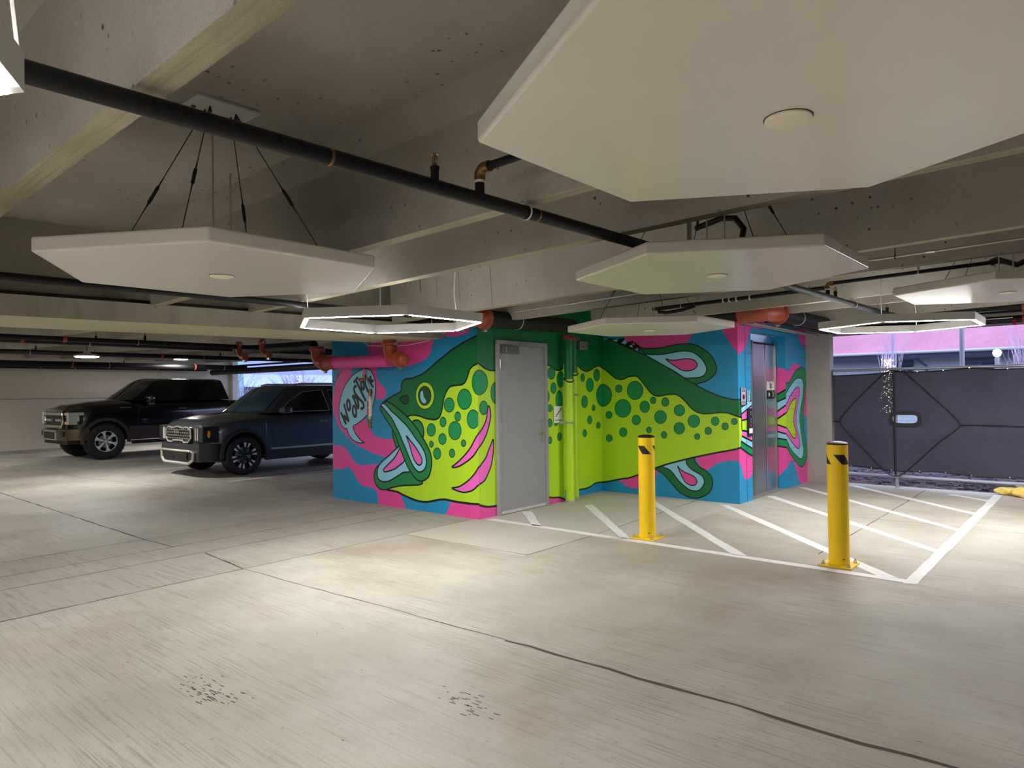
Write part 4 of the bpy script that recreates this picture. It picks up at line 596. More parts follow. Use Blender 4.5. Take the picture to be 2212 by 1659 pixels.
M_blk = mat('matt_black', rgb(14, 14, 15), 0.5)
M_brass = mat('brass', rgb(150, 112, 70), 0.35, metal=1.0)
M_galv = mat('galvanised_conduit', rgb(190, 188, 182), 0.4, metal=0.7)
M_red = mat('red_plastic', rgb(190, 22, 34), 0.4)
PAINT = {
 'P': mat('mural_pink', rgb(226, 74, 158), 0.45, bump=0.1, bscale=160),
 'Q': mat('mural_bright_pink', rgb(238, 104, 196), 0.45, bump=0.1, bscale=160),
 'U': mat('mural_blue', rgb(24, 142, 196), 0.45, bump=0.1, bscale=160),
 'B': mat('mural_pale_blue', rgb(142, 206, 232), 0.45, bump=0.1, bscale=160),
 'Y': mat('mural_lime', rgb(178, 220, 34), 0.45, bump=0.1, bscale=160),
 'G': mat('mural_green', rgb(0, 108, 54), 0.45, bump=0.1, bscale=160),
 'g': mat('mural_spot_green', rgb(10, 140, 84), 0.45, bump=0.1, bscale=160),
 'M': mat('mural_lip_green', rgb(22, 130, 72), 0.45),
 'D': mat('mural_deep_green', rgb(24, 76, 46), 0.45),
 'K': mat('mural_black_line', rgb(12, 14, 14), 0.45),
 't': mat('mural_teal_ink', rgb(20, 78, 88), 0.5),
 'J': mat('block_joint_blue', rgb(16, 74, 110), 0.8),  # dark blue lines of the block courses
}
PKEYS = list(PAINT); PLIST = [PAINT[k] for k in PKEYS]

# ================================================================ floor
def zone_floor():
    X0, X1, Y0, Y1 = -32, 13.5, -15, 5.95
    b = MB()
    def q(x0, x1, y0, y1, mi): b.face([(x0, y0, 0), (x1, y0, 0), (x1, y1, 0), (x0, y1, 0)], mi)
    q(X0, -2.13, Y0, Y1, 0)
    q(-2.13, -0.06, Y0, 0.0, 1)
    q(-0.06, 1.6, Y0, -1.1, 0); q(-0.06, 1.6, -1.1, 0.0, 2)
    q(1.6, X1, Y0, 0.0, 0)
    q(-2.13, 2.06, 0.0, Y1, 2)
    q(2.06, X1, 0.0, Y1, 0)
    b.box(X0, X1, Y0, Y1, -0.4, -0.002, 0)
    # saw-cut and tooled joints, slightly ragged
    def joint(p, q_, w=0.014, wob=0.006):
        p = Vector(p); q_ = Vector(q_); d = (q_ - p); n = max(2, int(d.length / 0.18)); pr = Vector((-d.y, d.x)).normalized()
        last = None
        for i in range(n + 1):
            c = p + d * i / n + pr * random.uniform(-wob, wob); ww = w * random.uniform(0.55, 1.2) / 2
            a, e = c + pr * ww, c - pr * ww
            if last: b.face([(last[0].x, last[0].y, .0008), (last[1].x, last[1].y, .0008), (e.x, e.y, .0008), (a.x, a.y, .0008)], 3)
            last = (a, e)
    joint((-0.06, -2.97), (2.9, -2.84), .012, .008); joint((2.9, -2.84), (12, -2.7), .030, .014)
    joint((-0.96, -2.89), (-0.06, -2.97), .02, .004)
    joint((-20, -2.85), (-2.1, -3.0), .02, .006); joint((-2.1, -3.0), (-1.45, -2.96), .012)
    joint((-2.11, -14), (-2.11, -3.0), .012); joint((-2.11, -3.0), (-2.2, 0), .010)
    joint((-1.39, -14), (-1.5, 0), .012, .003); joint((-0.87, -14), (-1.02, 0), .014, .003)
    joint((0.05, -14), (-0.06, -2.97), .018, .008); joint((-0.06, -2.97), (-0.06, -1.18), .014, .006); joint((-0.06, -1.18), (-0.1, 0), .008)
    joint((-0.06, -1.12), (1.6, -1.05), .012, .006); joint((1.6, -1.05), (1.6, 0.0), .012, .006); joint((1.6, 0), (1.45, 2.85), .012, .006)
    joint((3.72, 0.6), (3.73, 5.7), .012, .006); joint((2.2, 2.78), (12, 2.95), .010, .006); joint((2.9, 4.5), (12, 4.7), .010, .005)
    joint((-12, -1.75), (-5.2, -0.9), .010, .01); joint((-5.2, -0.9), (-3.0, -0.35), .010, .01); joint((-7.5, -4.2), (-7.5, -0.4), .010, .006)
    for cx, cy, n in ((2.2, -4.35, 60), (3.3, -3.6, 30)):          # scuffs where something was scraped up
        for i in range(n):
            x, y = cx + random.gauss(0, .12), cy + random.gauss(0, .05); l = random.uniform(.01, .045)
            b.face([(x, y, .001), (x + l, y + .003, .001), (x + l, y + .009, .001), (x, y + .006, .001)], 3)
    for i in range(60):
        x, y = random.uniform(0, 7), random.uniform(-5, 3); l = random.uniform(.004, .016)
        b.face([(x, y, .001), (x + l, y + .003, .001), (x + l, y + .008, .001), (x, y + .006, .001)], 3)
    return struct(b.build('floor', [M_floor, M_strip, M_patch, M_joint], origin=(0, 0, 0), recalc=False))
floor = zone_floor()

def stripe(pts, z=0.0022, name='painted_stripe', wob=0.006):
    """white painted line on the slab, a few ragged edge points"""
    b = MB(); n = len(pts); P = []
    for i in range(n):
        p, q = Vector(pts[i]), Vector(pts[(i + 1) % n]); k = max(1, int((q - p).length / 0.25))
        for j in range(k):
            c = p + (q - p) * j / k
            if j: c += Vector((random.uniform(-wob, wob), random.uniform(-wob, wob)))
            P.append(c)
    tri = tessellate_polygon([[Vector((p.x, p.y, 0)) for p in P]])
    b.add([(p.x, p.y, z) for p in P], [tuple(t) for t in tri])
    o = b.build(name, M_stripe, parent=floor)
    for pl in o.data.polygons:
        if pl.normal.z < 0: pl.flip()
    return o
def diag(c, x0, x1, w=0.075, **k):          # the line x + y = c
    stripe([(x0 - w * .7, c - x0 - w * .7 + .1), (x1 - w, c - x1 - .02), (x1 + w, c - x1 + .02 ), (x0 + w * .9, c - x0 + w * .6 + .0)], **k)
stripe([(0.08, 0.04), (4.60, 0.045), (4.56, 0.15), (0.12, 0.14)], name='boundary_stripe')
stripe([(4.52, 0.02), (4.61, 0.05), (4.665, 5.73), (4.565, 5.73)], z=0.0026, name='boundary_stripe')
stripe([(0.06, 0.73), (0.16, 0.81), (0.86, 0.12), (0.74, 0.10)])
stripe([(0.43, 1.60), (0.50, 1.70), (2.00, 0.16), (1.92, 0.10)])
stripe([(0.60, 2.75), (0.70, 2.80), (3.24, 0.14), (3.10, 0.12)])
stripe([(1.85, 2.69), (1.95, 2.74), (4.46, 0.16), (4.31, 0.14)])
stripe([(2.07, 3.78), (2.17, 3.85), (4.54, 1.46), (4.54, 1.32)])
stripe([(2.12, 4.96), (2.22, 5.02), (4.56, 2.68), (4.56, 2.54)])
stripe([(2.69, 5.61), (2.80, 5.66), (4.58, 3.90), (4.57, 3.75)])
stripe([(4.03, 5.41), (4.12, 5.47), (4.59, 5.12), (4.58, 4.98)])
for x in (-6.12, -9.35, -12.3, -16.8):
    stripe([(x - .05, 0.0), (x + .05, 0.0), (x + .05, 5.6), (x - .05, 5.6)], name='stall_stripe')

# ================================================================ deck above: soffit and tee stems
HS, HD = 2.39, 3.05
b = MB()
b.box(-1.2, 13.5, -15, 6.3, HD, HD + 0.25, 0, tilt=tl)
ceil = struct(b.build('ceiling', M_deck, origin=(0, 0, 0)))
def lb(x, y): return -0.021 * (x + 1.65)              # the bay beyond the beam falls the other way
b = MB(); b.box(-32, -1.2, -15, 7.0, HD, HD + 0.25, 0, tilt=lambda x, y: lb(x, y) - .05)
struct(b.build('ceiling_far_bay', M_deck, origin=(0, 0, 0)))
def stem(yf, x0, x1, tilt, h=HS, bw=0.095, name='trim_stem'):
    """one precast tee stem, far bottom edge at yf: tapering web, chamfer up to the deck"""
    b = MB(); y0 = yf - bw; y1 = yf
    prof = [(y0, h), (y1, h), (y1 + .035, h + .50), (y1 + .12, HD + .02), (y0 - .12, HD + .02), (y0 - .035, h + .50)]
    for i in range(6):
        p, q = prof[i], prof[(i + 1) % 6]
        if i == 3: continue
        b.face([(x0, p[0], p[1] + tilt(x0, p[0])), (x1, p[0], p[1] + tilt(x1, p[0])), (x1, q[0], q[1] + tilt(x1, q[0])), (x0, q[0], q[1] + tilt(x0, q[0]))], 1 if i == 0 else 0)
    for x in (x0, x1): b.face([(x, p[0], p[1] + tilt(x, p[0])) for p in prof], 0)
    return b
STEMS = [(-8.85, -.84), (-7.95, -.84), (-6.12, -.84), (-5.167, -.60), (-3.43, -.60), (-2.52, -.60), (-0.72, -.60), (0.33, .002), (2.12, 0.55), (3.03, 2.052), (4.85, 2.052), (5.75, 2.052)]
n = 0
for yf, x0 in STEMS:
    n += 1
    if yf == 2.12: x0 = 0.3
    sb = stem(yf, x0, 13.4, tl)
    if yf == -0.72:                                     # form joints on the web over the mural
        for x, w in ((-0.33, .006), (-0.08, .012), (0.19, .004), (0.53, .004), (0.99, .005)):
            sb.face([(x, yf - .0965, HS + .03), (x + w, yf - .0965, HS + .03), (x + w, yf - .1315, HS + .49), (x, yf - .1315, HS + .49)], 2)
    struct(sb.build('trim_%d' % n, [M_deck, M_stem, M_joint], recalc=False), 'precast concrete tee stem running across the ceiling')
for yf in (-13.4, -12.5, -10.7, -9.8, -8.0, -7.1, -5.3, -4.35, -2.6, -1.65, 0.15, 1.1, 2.9, 3.85, 5.6):
    n += 1
    struct(stem(yf, -31.5, -1.66, lambda x, y: lb(x, y) - .02, name='trim').build('trim_%d' % n, [M_deck, M_stem], recalc=False), 'precast concrete tee stem in the far parking bay')
# inverted tee beam running away on the left, ending on the mural wall
b = MB()
bt = lambda x, y: tl(-0.55, y)
b.box(-1.65, -0.57, -15, -0.004, 2.235, 2.40, 0, tilt=bt)
b.box(-1.42, -0.84, -15, -0.004, 2.40, HD + .1, 0, tilt=bt)
b.face([(-1.65, -15, 2.234 + bt(0, -15)), (-0.57, -15, 2.234 + bt(0, -15)), (-0.57, -0.004, 2.234 + bt(0, 0)), (-1.65, -0.004, 2.234 + bt(0, 0))], 1)
struct(b.build('trim_beam', [M_beam, mat('beam_soffit_concrete', rgb(190, 182, 152), 0.7, noise=0.05, scale=2)], recalc=False), 'inverted tee concrete beam crossing to the mural wall')
# edge beam over the fence side
b = MB(); b.box(2.0, 13.5, 5.96, 6.3, 2.40, 3.2, 0, tilt=lambda x, y: TX * (x - 2) * .3)
struct(b.build('trim_edge_beam', M_beam))

# ================================================================ walls with the mural
def clip(poly, x0, x1, y0, y1):
    for ax, lim, s in ((0, x0, 1), (0, x1, -1), (1, y0, 1), (1, y1, -1)):
        out = []
        for i in range(len(poly)):
            a, c = poly[i], poly[(i + 1) % len(poly)]
            ia, ic = (a[ax] - lim) * s >= -1e-9, (c[ax] - lim) * s >= -1e-9
            if ia: out.append(a)
            if ia != ic:
                t = (lim - a[ax]) / (c[ax] - a[ax]); out.append(tuple(a[k] + t * (c[k] - a[k]) for k in (0, 1)))
        poly = out
        if len(poly) < 3: return []
    return poly
def spline(P, closed, k=3):
    n = len(P); out = []
    R = range(n if closed else n - 1)
    for i in R:
        g = (lambda j: P[j % n]) if closed else (lambda j: P[max(0, min(n - 1, j))])
        p0, p1, p2, p3 = g(i - 1), g(i), g(i + 1), g(i + 2)
        for t in range(k):
            t = t / k
            out.append(tuple(0.5 * (2 * p1[c] + (p2[c] - p0[c]) * t + (2 * p0[c] - 5 * p1[c] + 4 * p2[c] - p3[c]) * t * t + (3 * p1[c] - p0[c] - 3 * p2[c] + p3[c]) * t ** 3) for c in (0, 1)))
    if not closed: out.append(P[-1])
    return out
class Wall:
    def __init__(s, key, fn, rects): s.key = key; s.fn = fn; s.rects = rects; s.b = MB(); s.n = 0
    def poly(s, P, ci, d):
        for r in s.rects:
            Q = clip(P, r[0], r[1] + (.0035 if s.key in 'AC' else 0), r[2], r[3])
            if len(Q) < 3: continue
            tri = tessellate_polygon([[Vector((p[0], p[1], 0)) for p in Q]])
            s.b.add([s.fn(p[0], p[1], d) for p in Q], [tuple(t) for t in tri], ci)
    def ribbon(s, P, w, ci, d, closed):
        n = len(P); w /= 2; L_, R_ = [], []
        for i in range(n):
            a = P[(i - 1) % n] if (closed or i) else P[0]; c = P[(i + 1) % n] if (closed or i < n - 1) else P[-1]
            dx, dy = c[0] - a[0], c[1] - a[1]; l = sqrt(dx * dx + dy * dy) or 1e-6
            L_.append((P[i][0] - dy / l * w, P[i][1] + dx / l * w)); R_.append((P[i][0] + dy / l * w, P[i][1] - dx / l * w))
        for i in range(n if closed else n - 1):
            j = (i + 1) % n
            s.poly([L_[i], L_[j], R_[j], R_[i]], ci, d)
    def paint(s):
        for r in s.rects: s.b.face([s.fn(*p, 0) for p in ((r[0], r[2]), (r[1], r[2]), (r[1], r[3]), (r[0], r[3]))], PKEYS.index(s.base))
        for w, c, m, wd, pts in MURAL:
            if w != s.key: continue
            s.n += 1; d = 0.0001 + s.n * 0.00003; ci = PKEYS.index(c)
            P = [tuple(int(v) / 1000 for v in p.split(',')) for p in pts.split()]
            if m == 'F': s.poly(spline(P, True), ci, d)
            elif m == 'P': s.poly(P, ci, d)
            elif m == 'L': s.ribbon(spline(P, True), wd / 1000, ci, d, True)
            elif m == 'S': s.ribbon(spline(P, False), wd / 1000, ci, d, False)
            elif m == 's': s.ribbon(P, wd / 1000, ci, d, False)
WT = 3.04
def wall(key, base, fn, rects, name, label, extra=None, top=None):
    w = Wall(key, fn, rects); w.base = base; w.paint()
    if extra: extra(w)
    o = w.b.build(name, PLIST + [M_wblock], origin=(0, 0, 0), recalc=False)
    return struct(o, label)
NW = len(PLIST)
def backA(w):
    w.b.box(-2.97, -0.001, 0.001, 0.2, 0, WT, PKEYS.index('U'))
    w.b.face([(-2.971, 0, 0), (-2.971, 0, WT), (-2.971, 6, WT), (-2.971, 6, 0)], PKEYS.index('U'))
wall('A', 'U', lambda u, z, d: (u, -d, z), [(-2.97, 0.0, 0.0, WT)], 'wall_front', 'mural wall painted with a fish head, open mouth and speech bubble', backA)
wall('B', 'Y', lambda u, z, d: (d, u, z), [(0.0, 1.76, 0.0, WT)], 'wall_door_side', 'mural wall painted with green fish spots around the grey door')
def backb(w):
    w.b.face([(0, 1.76, 0), (0, 1.76, WT), (-.11, 1.76, WT), (-.11, 1.76, 0)], PKEYS.index('Y'))
wall('b', 'Y', lambda u, z, d: (-0.11 + d, u, z), [(1.76, 2.89, 0.0, WT)], 'wall_recess', 'recessed green spotted mural wall behind the twin pipes', backb)
wall('C', 'U', lambda u, z, d: (u, 2.89 - d, z), [(-0.11, 2.05, 0.0, WT)], 'wall_back', 'mural wall painted with fish tail body, spots and two fins')
XD_, ED = 2.05, 1.885
def backD(w):
    J = PKEYS.index('J'); U = PKEYS.index('U')
    w.b.face([(ED, 3.35, 0), (ED, 3.35, 2.34), (2.05, 3.35, 2.34), (2.05, 3.35, 0)], U)
    w.b.face([(ED, 3.35, 2.34), (ED, 4.73, 2.34), (2.05, 4.73, 2.34), (2.05, 3.35, 2.34)], U)
    w.b.face([(ED - .02, 3.35, 0), (ED - .02, 4.73, 0), (ED - .02, 4.73, 2.34), (ED - .02, 3.35, 2.34)], U)
    for k in range(1, 15):                                       # block courses
        z = k * 0.2032
        w.ribbon([(3.14, z), (3.35, z)], .003, J, .0022, False)
        w.ribbon([(4.73, z), (5.72, z)], .003, J, .0022, False)
        for y in ((4.94, 5.34) if k % 2 else (5.14, 5.54)):
            w.ribbon([(y, z), (y, z + .2)], .002, J, .0022, False)
    w.ribbon([(3.14, 0), (3.14, WT)], .012, J, .0023, False)
wall('D', 'U', lambda u, z, d: (2.05 + d, u, z), [(2.89, 3.35, 0, WT), (4.73, 5.72, 0, WT), (3.35, 4.73, 2.34, WT)], 'wall_elevator', 'block wall beside the elevator painted with pink, lime and green tail', backD)
wall('R', 'U', lambda u, z, d: (u, 4.73 - d, z), [(ED - .02, 2.05, 0, 2.34)], 'wall_elevator_return', 'narrow painted return beside the elevator door')
# far painted block wall on the left, with its joint band
b = MB(); b.box(-18.7, -18.5, -15, 6.45, 0, 3.6, 0)
for z in (0.41, 0.82, 1.22, 1.93, 2.34): b.box(-18.5, -18.4985, -15, 6.45, z, z + .006, 1)
b.box(-18.5, -18.497, -15, 6.45, 1.50, 1.515, 2)
for i in range(60):
    for k in range(11):
        if (i + k) % 2: b.box(-18.5, -18.499, -14.9 + i * .4, -14.896 + i * .4, .2 * k, .2 * k + .2, 1)
struct(b.build('wall_left', [M_wblock, mat('block_joint_cream', rgb(188, 180, 165), .8), M_dgrey], recalc=False))
b = MB(); b.box(-32, 13.5, -15.2, -15, 0, 3.6, 0); struct(b.build('wall_rear_skyblock', M_deck))  # unseen wall added to keep sky light out
b = MB(); b.box(13.5, 13.7, -15, 6, 0, 3.6, 0); struct(b.build('wall_right_skyblock', M_deck))  # added out of view to cut the blue sky light
# column at the corner by the fence
b = MB(); b.box(2.0, 2.425, 5.70, 5.90, -0.05, 3.0, 0); struct(b.build('wall_column', M_col, bevel=0.01), 'bare concrete column between mural and fence')
# end wall stub at the far opening
b = MB(); b.box(-18.5, -18.3, 6.4, 6.6, -0.4, 3.0, 0); struct(b.build('trim_far_post', M_wblock))

# ================================================================ stair door
b = MB()
b.box(0.008, 0.030, 0.368, 1.278, 0.012, 2.125, 0)
door = struct(b.build('door_1', M_grey, bevel=.002), 'grey metal stair door set in the fish mural')
b = MB()
for y0, y1, z0, z1 in ((0.315, 0.366, 0, 2.130), (1.280, 1.331, 0, 2.130), (0.315, 1.331, 2.1305, 2.184)): b.box(0.006, 0.048, y0, y1, z0, z1)
b.build('door_frame', M_grey, parent=door, bevel=.003)
b = MB(); b.box(0.030, 0.036, 0.37, 1.276, 0.008, 0.045); b.build('door_sweep', mat('aluminium_sweep', rgb(214, 214, 210), .4, metal=.6), parent=door)
b = MB(); b.box(0.031, 0.085, 0.39, 0.70, 2.02, 2.115); c = b.build('door_closer', M_dgrey, parent=door, bevel=.008)
b = MB(); b.box(0.085, 0.088, 0.43, 0.445, 2.03, 2.105); b.build('closer_screw_cover', M_steel2, parent=c)
b = MB(); b.box(0.048, 0.075, 0.74, 0.92, 2.135, 2.155); b.cyl((.06, .9, 2.15), (.06, 1.0, 2.13), .008); b.build('closer_arm', M_steel2, parent=c)
for z in (0.27, 1.03, 1.83):
    b = MB(); b.cyl((0.045, 0.368, z), (0.045, 0.368, z + .115), .011); b.box(.031, .034, .37, .39, z, z + .115); b.build('hinge', M_steel2, parent=door)
b = MB(); b.box(0.030, 0.040, 1.185, 1.225, 0.86, 1.16); h = b.build('handle_plate', M_steel2, parent=door, bevel=.004)
b = MB(); b.tube([(.04, 1.205, .98), (.085, 1.205, .98), (.09, 1.19, .98), (.09, 1.10, .98)], .011, 10); b.build('lever_handle', M_bolt, parent=h, smooth='auto')
# exit stair sign
b = MB(); b.box(0.008, 0.014, 1.505, 1.70, 1.10, 1.33)
sgn = tag(b.build('stair_sign', mat('sign_white', rgb(226, 226, 216), .5), bevel=.002), 'small white sign with a stair symbol beside the grey door', 'sign')
b = MB()
for k in range(5):
    y = 1.535 + k * .027; z = 1.19 + k * .023
    b.box(.0145, .0165, y, y + .034, z, z + .010); b.box(.0145, .0165, y + .026, y + .034, z, z + .03)
b.build('stair_symbol', M_blk, parent=sgn)
text('EXIT STAIR', .030, M_blk, sgn, (.0150, 1.60, 1.135), (radians(90), 0, radians(90)), sx=.9)

# ================================================================ elevator
b = MB(); b.box(ED - .01, ED + .004, 3.36, 4.300, 0.005, 2.20)
el = struct(b.build('door_2', M_steel, bevel=.002), 'brushed stainless elevator door')
b = MB(); b.box(ED + .004, ED + .014, 4.312, 4.672, 0.005, 2.20); b.build('door_panel', M_steel, parent=el, bevel=.002)
b = MB(); b.box(ED - .01, ED + .001, 4.298, 4.314, 0.005, 2.20); b.box(ED - .01, ED + .02, 3.36, 4.70, 2.20, 2.225); b.build('door_gap', M_blk, parent=el)
b = MB(); b.box(ED, ED + .035, 4.674, 4.722, 0, 2.24); b.box(ED, ED + .05, 3.70, 3.745, 0, 2.24); b.build('jamb', M_steel2, parent=el, bevel=.003)
b = MB(); b.face([(ED + .002, 3.36, 2.226), (ED + .002, 4.55, 2.226), (ED + .03, 4.55, 2.335), (ED + .03, 3.36, 2.335)]); b.build('transom_panel', mat('polished_stainless', rgb(226, 224, 230), .12, metal=1.0), parent=el)
b = MB(); b.box(ED - .02, 2.05, 3.36, 4.72, 0.0, 0.004); b.build('sill', M_galv, parent=el)
b = MB(); b.box(ED + .0145, ED + .017, 4.345, 4.655, 1.515, 1.645)
s1 = b.build('medical_sign', mat('sign_white', None), parent=el)
b = MB(); cy, cz = 4.50, 1.58
for k in range(3):
    a = k * pi / 3 + pi / 2; c_, s_ = cos(a), sin(a); l, w = .055, .014
    P = [(cy + c_ * i * l - s_ * j * w, cz + s_ * i * l + c_ * j * w) for i, j in ((-1, -1), (1, -1), (1, 1), (-1, 1))]
    b.prism(P, lambda y, z: (ED + .0172, y, z), lambda y, z: (ED + .0185, y, z))
b.build('star_of_life', mat('navy_ink', rgb(22, 44, 120), .5), parent=s1)
b = MB(); b.tube([(ED + .019, cy, cz - .04), (ED + .019, cy, cz + .04)], .003, 6)
b.tube([(ED + .019, cy + .012 * sin(t * .9), cz - .03 + t * .008) for t in range(8)], .0025, 6); b.build('staff_symbol', mat('sign_white', None), parent=s1)
b = MB(); b.box(ED + .0145, ED + .017, 4.345, 4.655, 1.385, 1.513); s2 = b.build('floor_sign', M_blk, parent=el)
text('3', .125, mat('sign_white', None), s2, (ED + .0175, 4.585, 1.448), (radians(90), 0, radians(90)))
b = MB(); P = []
for k in range(10):
    r = .045 if k % 2 == 0 else .018; a = pi / 2 + k * pi / 5; P.append((4.43 + r * cos(a), 1.448 + r * sin(a)))
b.prism(P, lambda y, z: (ED + .0172, y, z), lambda y, z: (ED + .0185, y, z)); b.build('star', mat('sign_white', None), parent=s2)
# call station and notices left of the elevator
b = MB(); b.box(2.063, 2.078, 3.165, 3.305, 0.885, 1.27)
cs = tag(b.build('call_station', mat('smoked_plate', rgb(52, 46, 62), .3, metal=.3), bevel=.003), 'dark elevator call button plate on the lime and pink stripes', 'control panel')
for z, cc in ((1.215, M_bolt), (1.185, M_bolt), (1.125, M_bolt), (1.085, M_bolt), (1.035, M_red)):
    b = MB(); b.lathe((2.078, 3.235, z), (1, 0, 0), [(.016, 0), (.016, .006), (.010, .009)], 14); b.build('call_button', cc, parent=cs)
b = MB(); b.box(2.078, 2.081, 3.175, 3.295, .93, .995); b.build('label_plate', mat('sign_white', None), parent=cs)
b = MB(); b.box(2.063, 2.070, 2.95, 3.095, 1.325, 1.555)
fs = tag(b.build('fire_notice', mat('silver_notice', rgb(170, 168, 190), .4), bevel=.002), 'framed silver fire notice with a red flame symbol beside the elevator', 'sign')
b = MB()
for z in (1.535, 1.518, 1.500, 1.345, 1.362):
    b = MB(); b.box(2.0705, 2.072, 2.975, 3.07, z, z + .008); b.build('text_line', M_blk, parent=fs)
b = MB(); b.lathe((2.0705, 3.02, 1.43), (1, 0, 0), [(.038, 0), (.038, .002)], 20); f1 = b.build('red_symbol', M_red, parent=fs)
b = MB(); b.prism([(3.0, 1.41), (3.02, 1.47), (3.035, 1.43), (3.045, 1.45), (3.04, 1.40)], lambda y, z: (2.073, y, z), lambda y, z: (2.0745, y, z)); b.build('flame', M_blk, parent=f1)
b = MB(); b.box(2.063, 2.066, 3.15, 3.25, 1.335, 1.52)
an = tag(b.build('paper_notice', mat('clear_notice', rgb(150, 196, 226), .4)), 'small printed notice between fire notice and elevator', 'sign')
random.seed(3)
for k in range(11):
    z = 1.51 - k * .015; b = MB(); b.box(2.0665, 2.068, 3.155, 3.155 + random.uniform(.05, .09), z, z + .006); b.build('text_line', M_blk, parent=an)
random.seed(11)

# ================================================================ bollards
def bollard(x, y, label, rot):
    t = thing('bollard', (x, y, 0), label, 'bollard', None)
    R = 0.0845
    b = MB(); b.cyl((x, y, 0.012), (x, y, 1.055), R, 40); p = b.build('post', M_yel, parent=t, smooth='auto')
    b = MB(); b.lathe((x, y, 1.055), (0, 0, 1), [(R + .001, -.012), (R + .001, 0), (R * .8, .010), (R * .4, .016), (.002, .017)], 40); b.build('cap', M_blk, parent=t, smooth='auto')
    b = MB(); s = .165; P = [(x - s, y - s), (x + s, y - s), (x + s, y + s), (x - s, y + s)]
    c_, s_ = cos(radians(0)), sin(radians(0))
    b.box(x - .13, x + .13, y - .13, y + .13, 0.0, .013); b.build('base_plate', M_yel, parent=t, bevel=.002)
    for i in (-1, 1):
        for j in (-1, 1):
            b = MB(); c = (x + i * .102, y + j * .102, .013)
            b.lathe(c, (0, 0, 1), [(.018, 0), (.018, .004)], 16); b.lathe((c[0], c[1], .017), (0, 0, 1), [(.013, 0), (.013, .014)], 6); b.lathe((c[0], c[1], .031), (0, 0, 1), [(.008, 0), (.008, .016)], 10)
            b.build('anchor_bolt', M_bolt, parent=t)
    # black slanted reflective parallelograms wrapped round the post
    k = 3
    for q in range(k):
        b = MB(); a0 = rot + q * 2 * pi / k; n = 14; w = radians(60)
        for i in range(n):
            for j in range(4):
                def pt(ii, jj):
                    a = a0 + w * ii / n + radians(48) * (1 - jj / 4)
                    return (x + (R + .0008) * cos(a), y + (R + .0008) * sin(a), 0.918 - .0 + (jj / 4 - .5) * .085 + .0)
                b.face([pt(i, j), pt(i + 1, j), pt(i + 1, j + 1), pt(i, j + 1)])
        b.build('reflective_band', M_blk, parent=p)
    b = MB(); a = radians(-58)
    for i in range(5):
        aa = a + i * .05; b.face([(x + (R + .001) * cos(aa), y + (R + .001) * sin(aa), .062), (x + (R + .001) * cos(aa + .04), y + (R + .001) * sin(aa + .04), .062), (x + (R + .001) * cos(aa + .04), y + (R + .001) * sin(aa + .04), .072), (x + (R + .001) * cos(aa), y + (R + .001) * sin(aa), .072)])
    b.build('maker_label', M_blk, parent=p)
bollard(2.115, 0.305, 'yellow steel bollard in front of the green spotted wall, left of the pair', radians(-136))
bollard(3.975, 0.32, 'yellow steel bollard on the stripe corner, nearer one with the domed cap', radians(-98))

# ================================================================ hexagonal panels
def hexpts(cx, cy, R, k0=30): return [(cx + R * cos(radians(k0 + 60 * k)), cy + R * sin(radians(k0 + 60 * k))) for k in range(6)]
def panel(cx, cy, z, label, R=.85, th=.067, rods=True):
    t = thing('ceiling_panel', (cx, cy, z), label, 'ceiling panel', 'white hexagonal ceiling panels')
    H = hexpts(cx, cy, R); b = MB(); b.rings([[(x, y, z) for x, y in H], [(x, y, z + th) for x, y in H]])
    b.build('board', M_white, parent=t, bevel=.010, seg=3)
    b = MB(); b.lathe((cx, cy, z), (0, 0, -1), [(.060, -.002), (.060, .006), (.052, .009)], 32); b.build('cover_disc', M_cap, parent=t, smooth='auto')
    b = MB(); b.lathe((cx, cy, z), (0, 0, -1), [(.063, -.002), (.063, .0012)], 32); b.build('disc_shadow_gap', M_blk, parent=t)
    zd = HD + tl(cx, cy)
    b = MB(); b.box(cx - .10, cx + .10, cy - .17, cy + .17, zd - .012, zd); pl = b.build('mounting_plate', M_frame_w, parent=t)
    b = MB()
    for s in (-1, 1): b.lathe((cx - .05, cy + s * .12, zd - .012), (0, 0, -1), [(.012, 0), (.012, .006)], 10)
    b.build('plate_bolt', M_wire, parent=pl)
    for k in range(4):
        a = radians(45 + 90 * k); top = Vector((cx + .04 * cos(a), cy + .10 * sin(a), zd - .02)); bot = Vector((cx + .55 * cos(a), cy + .55 * sin(a), z + th))
        b = MB(); b.tube([top, bot], .0025, 6)
        b.lathe(top, (0, 0, 1), [(.012, -.03), (.004, 0)], 8)
        c = b.build('hanging_cable', M_wire, parent=t)
        b = MB(); p = top.lerp(bot, .50); q = top.lerp(bot, .62)
        b.tube([top.lerp(bot, .45), p, p.lerp(q, .1), q.lerp(p, .1), q, top.lerp(bot, .67)], .008, 8, radii=[.003, .004, .009, .009, .004, .003])
        b.build('turnbuckle', M_blk, parent=c)
    if rods:
        for dx, dy in ((-.05, -.02), (.04, .03)):
            b = MB(); b.cyl((cx + dx, cy + dy, z + th), (cx + dx, cy + dy, zd - .35 if dx > 0 else zd - .1), .005, 8); b.build('threaded_rod', M_galv, parent=t)
    return t
panel(2.21, -4.29, 2.161, 'white hexagonal ceiling panel hanging under the long black pipe at left')
panel(3.97, -2.10, 2.220, 'white hexagonal ceiling panel hanging above the nearer bollard, in mid air')
panel(2.18, 0.29, 2.157, 'smallest white hexagonal ceiling panel, hanging before the spotted mural wall')
panel(5.09, -4.18, 2.250, 'largest, nearest white hexagonal ceiling panel, cut off by the top edge')
panel(5.16, 0.776, 2.292, 'white hexagonal ceiling panel cut off by the right edge')

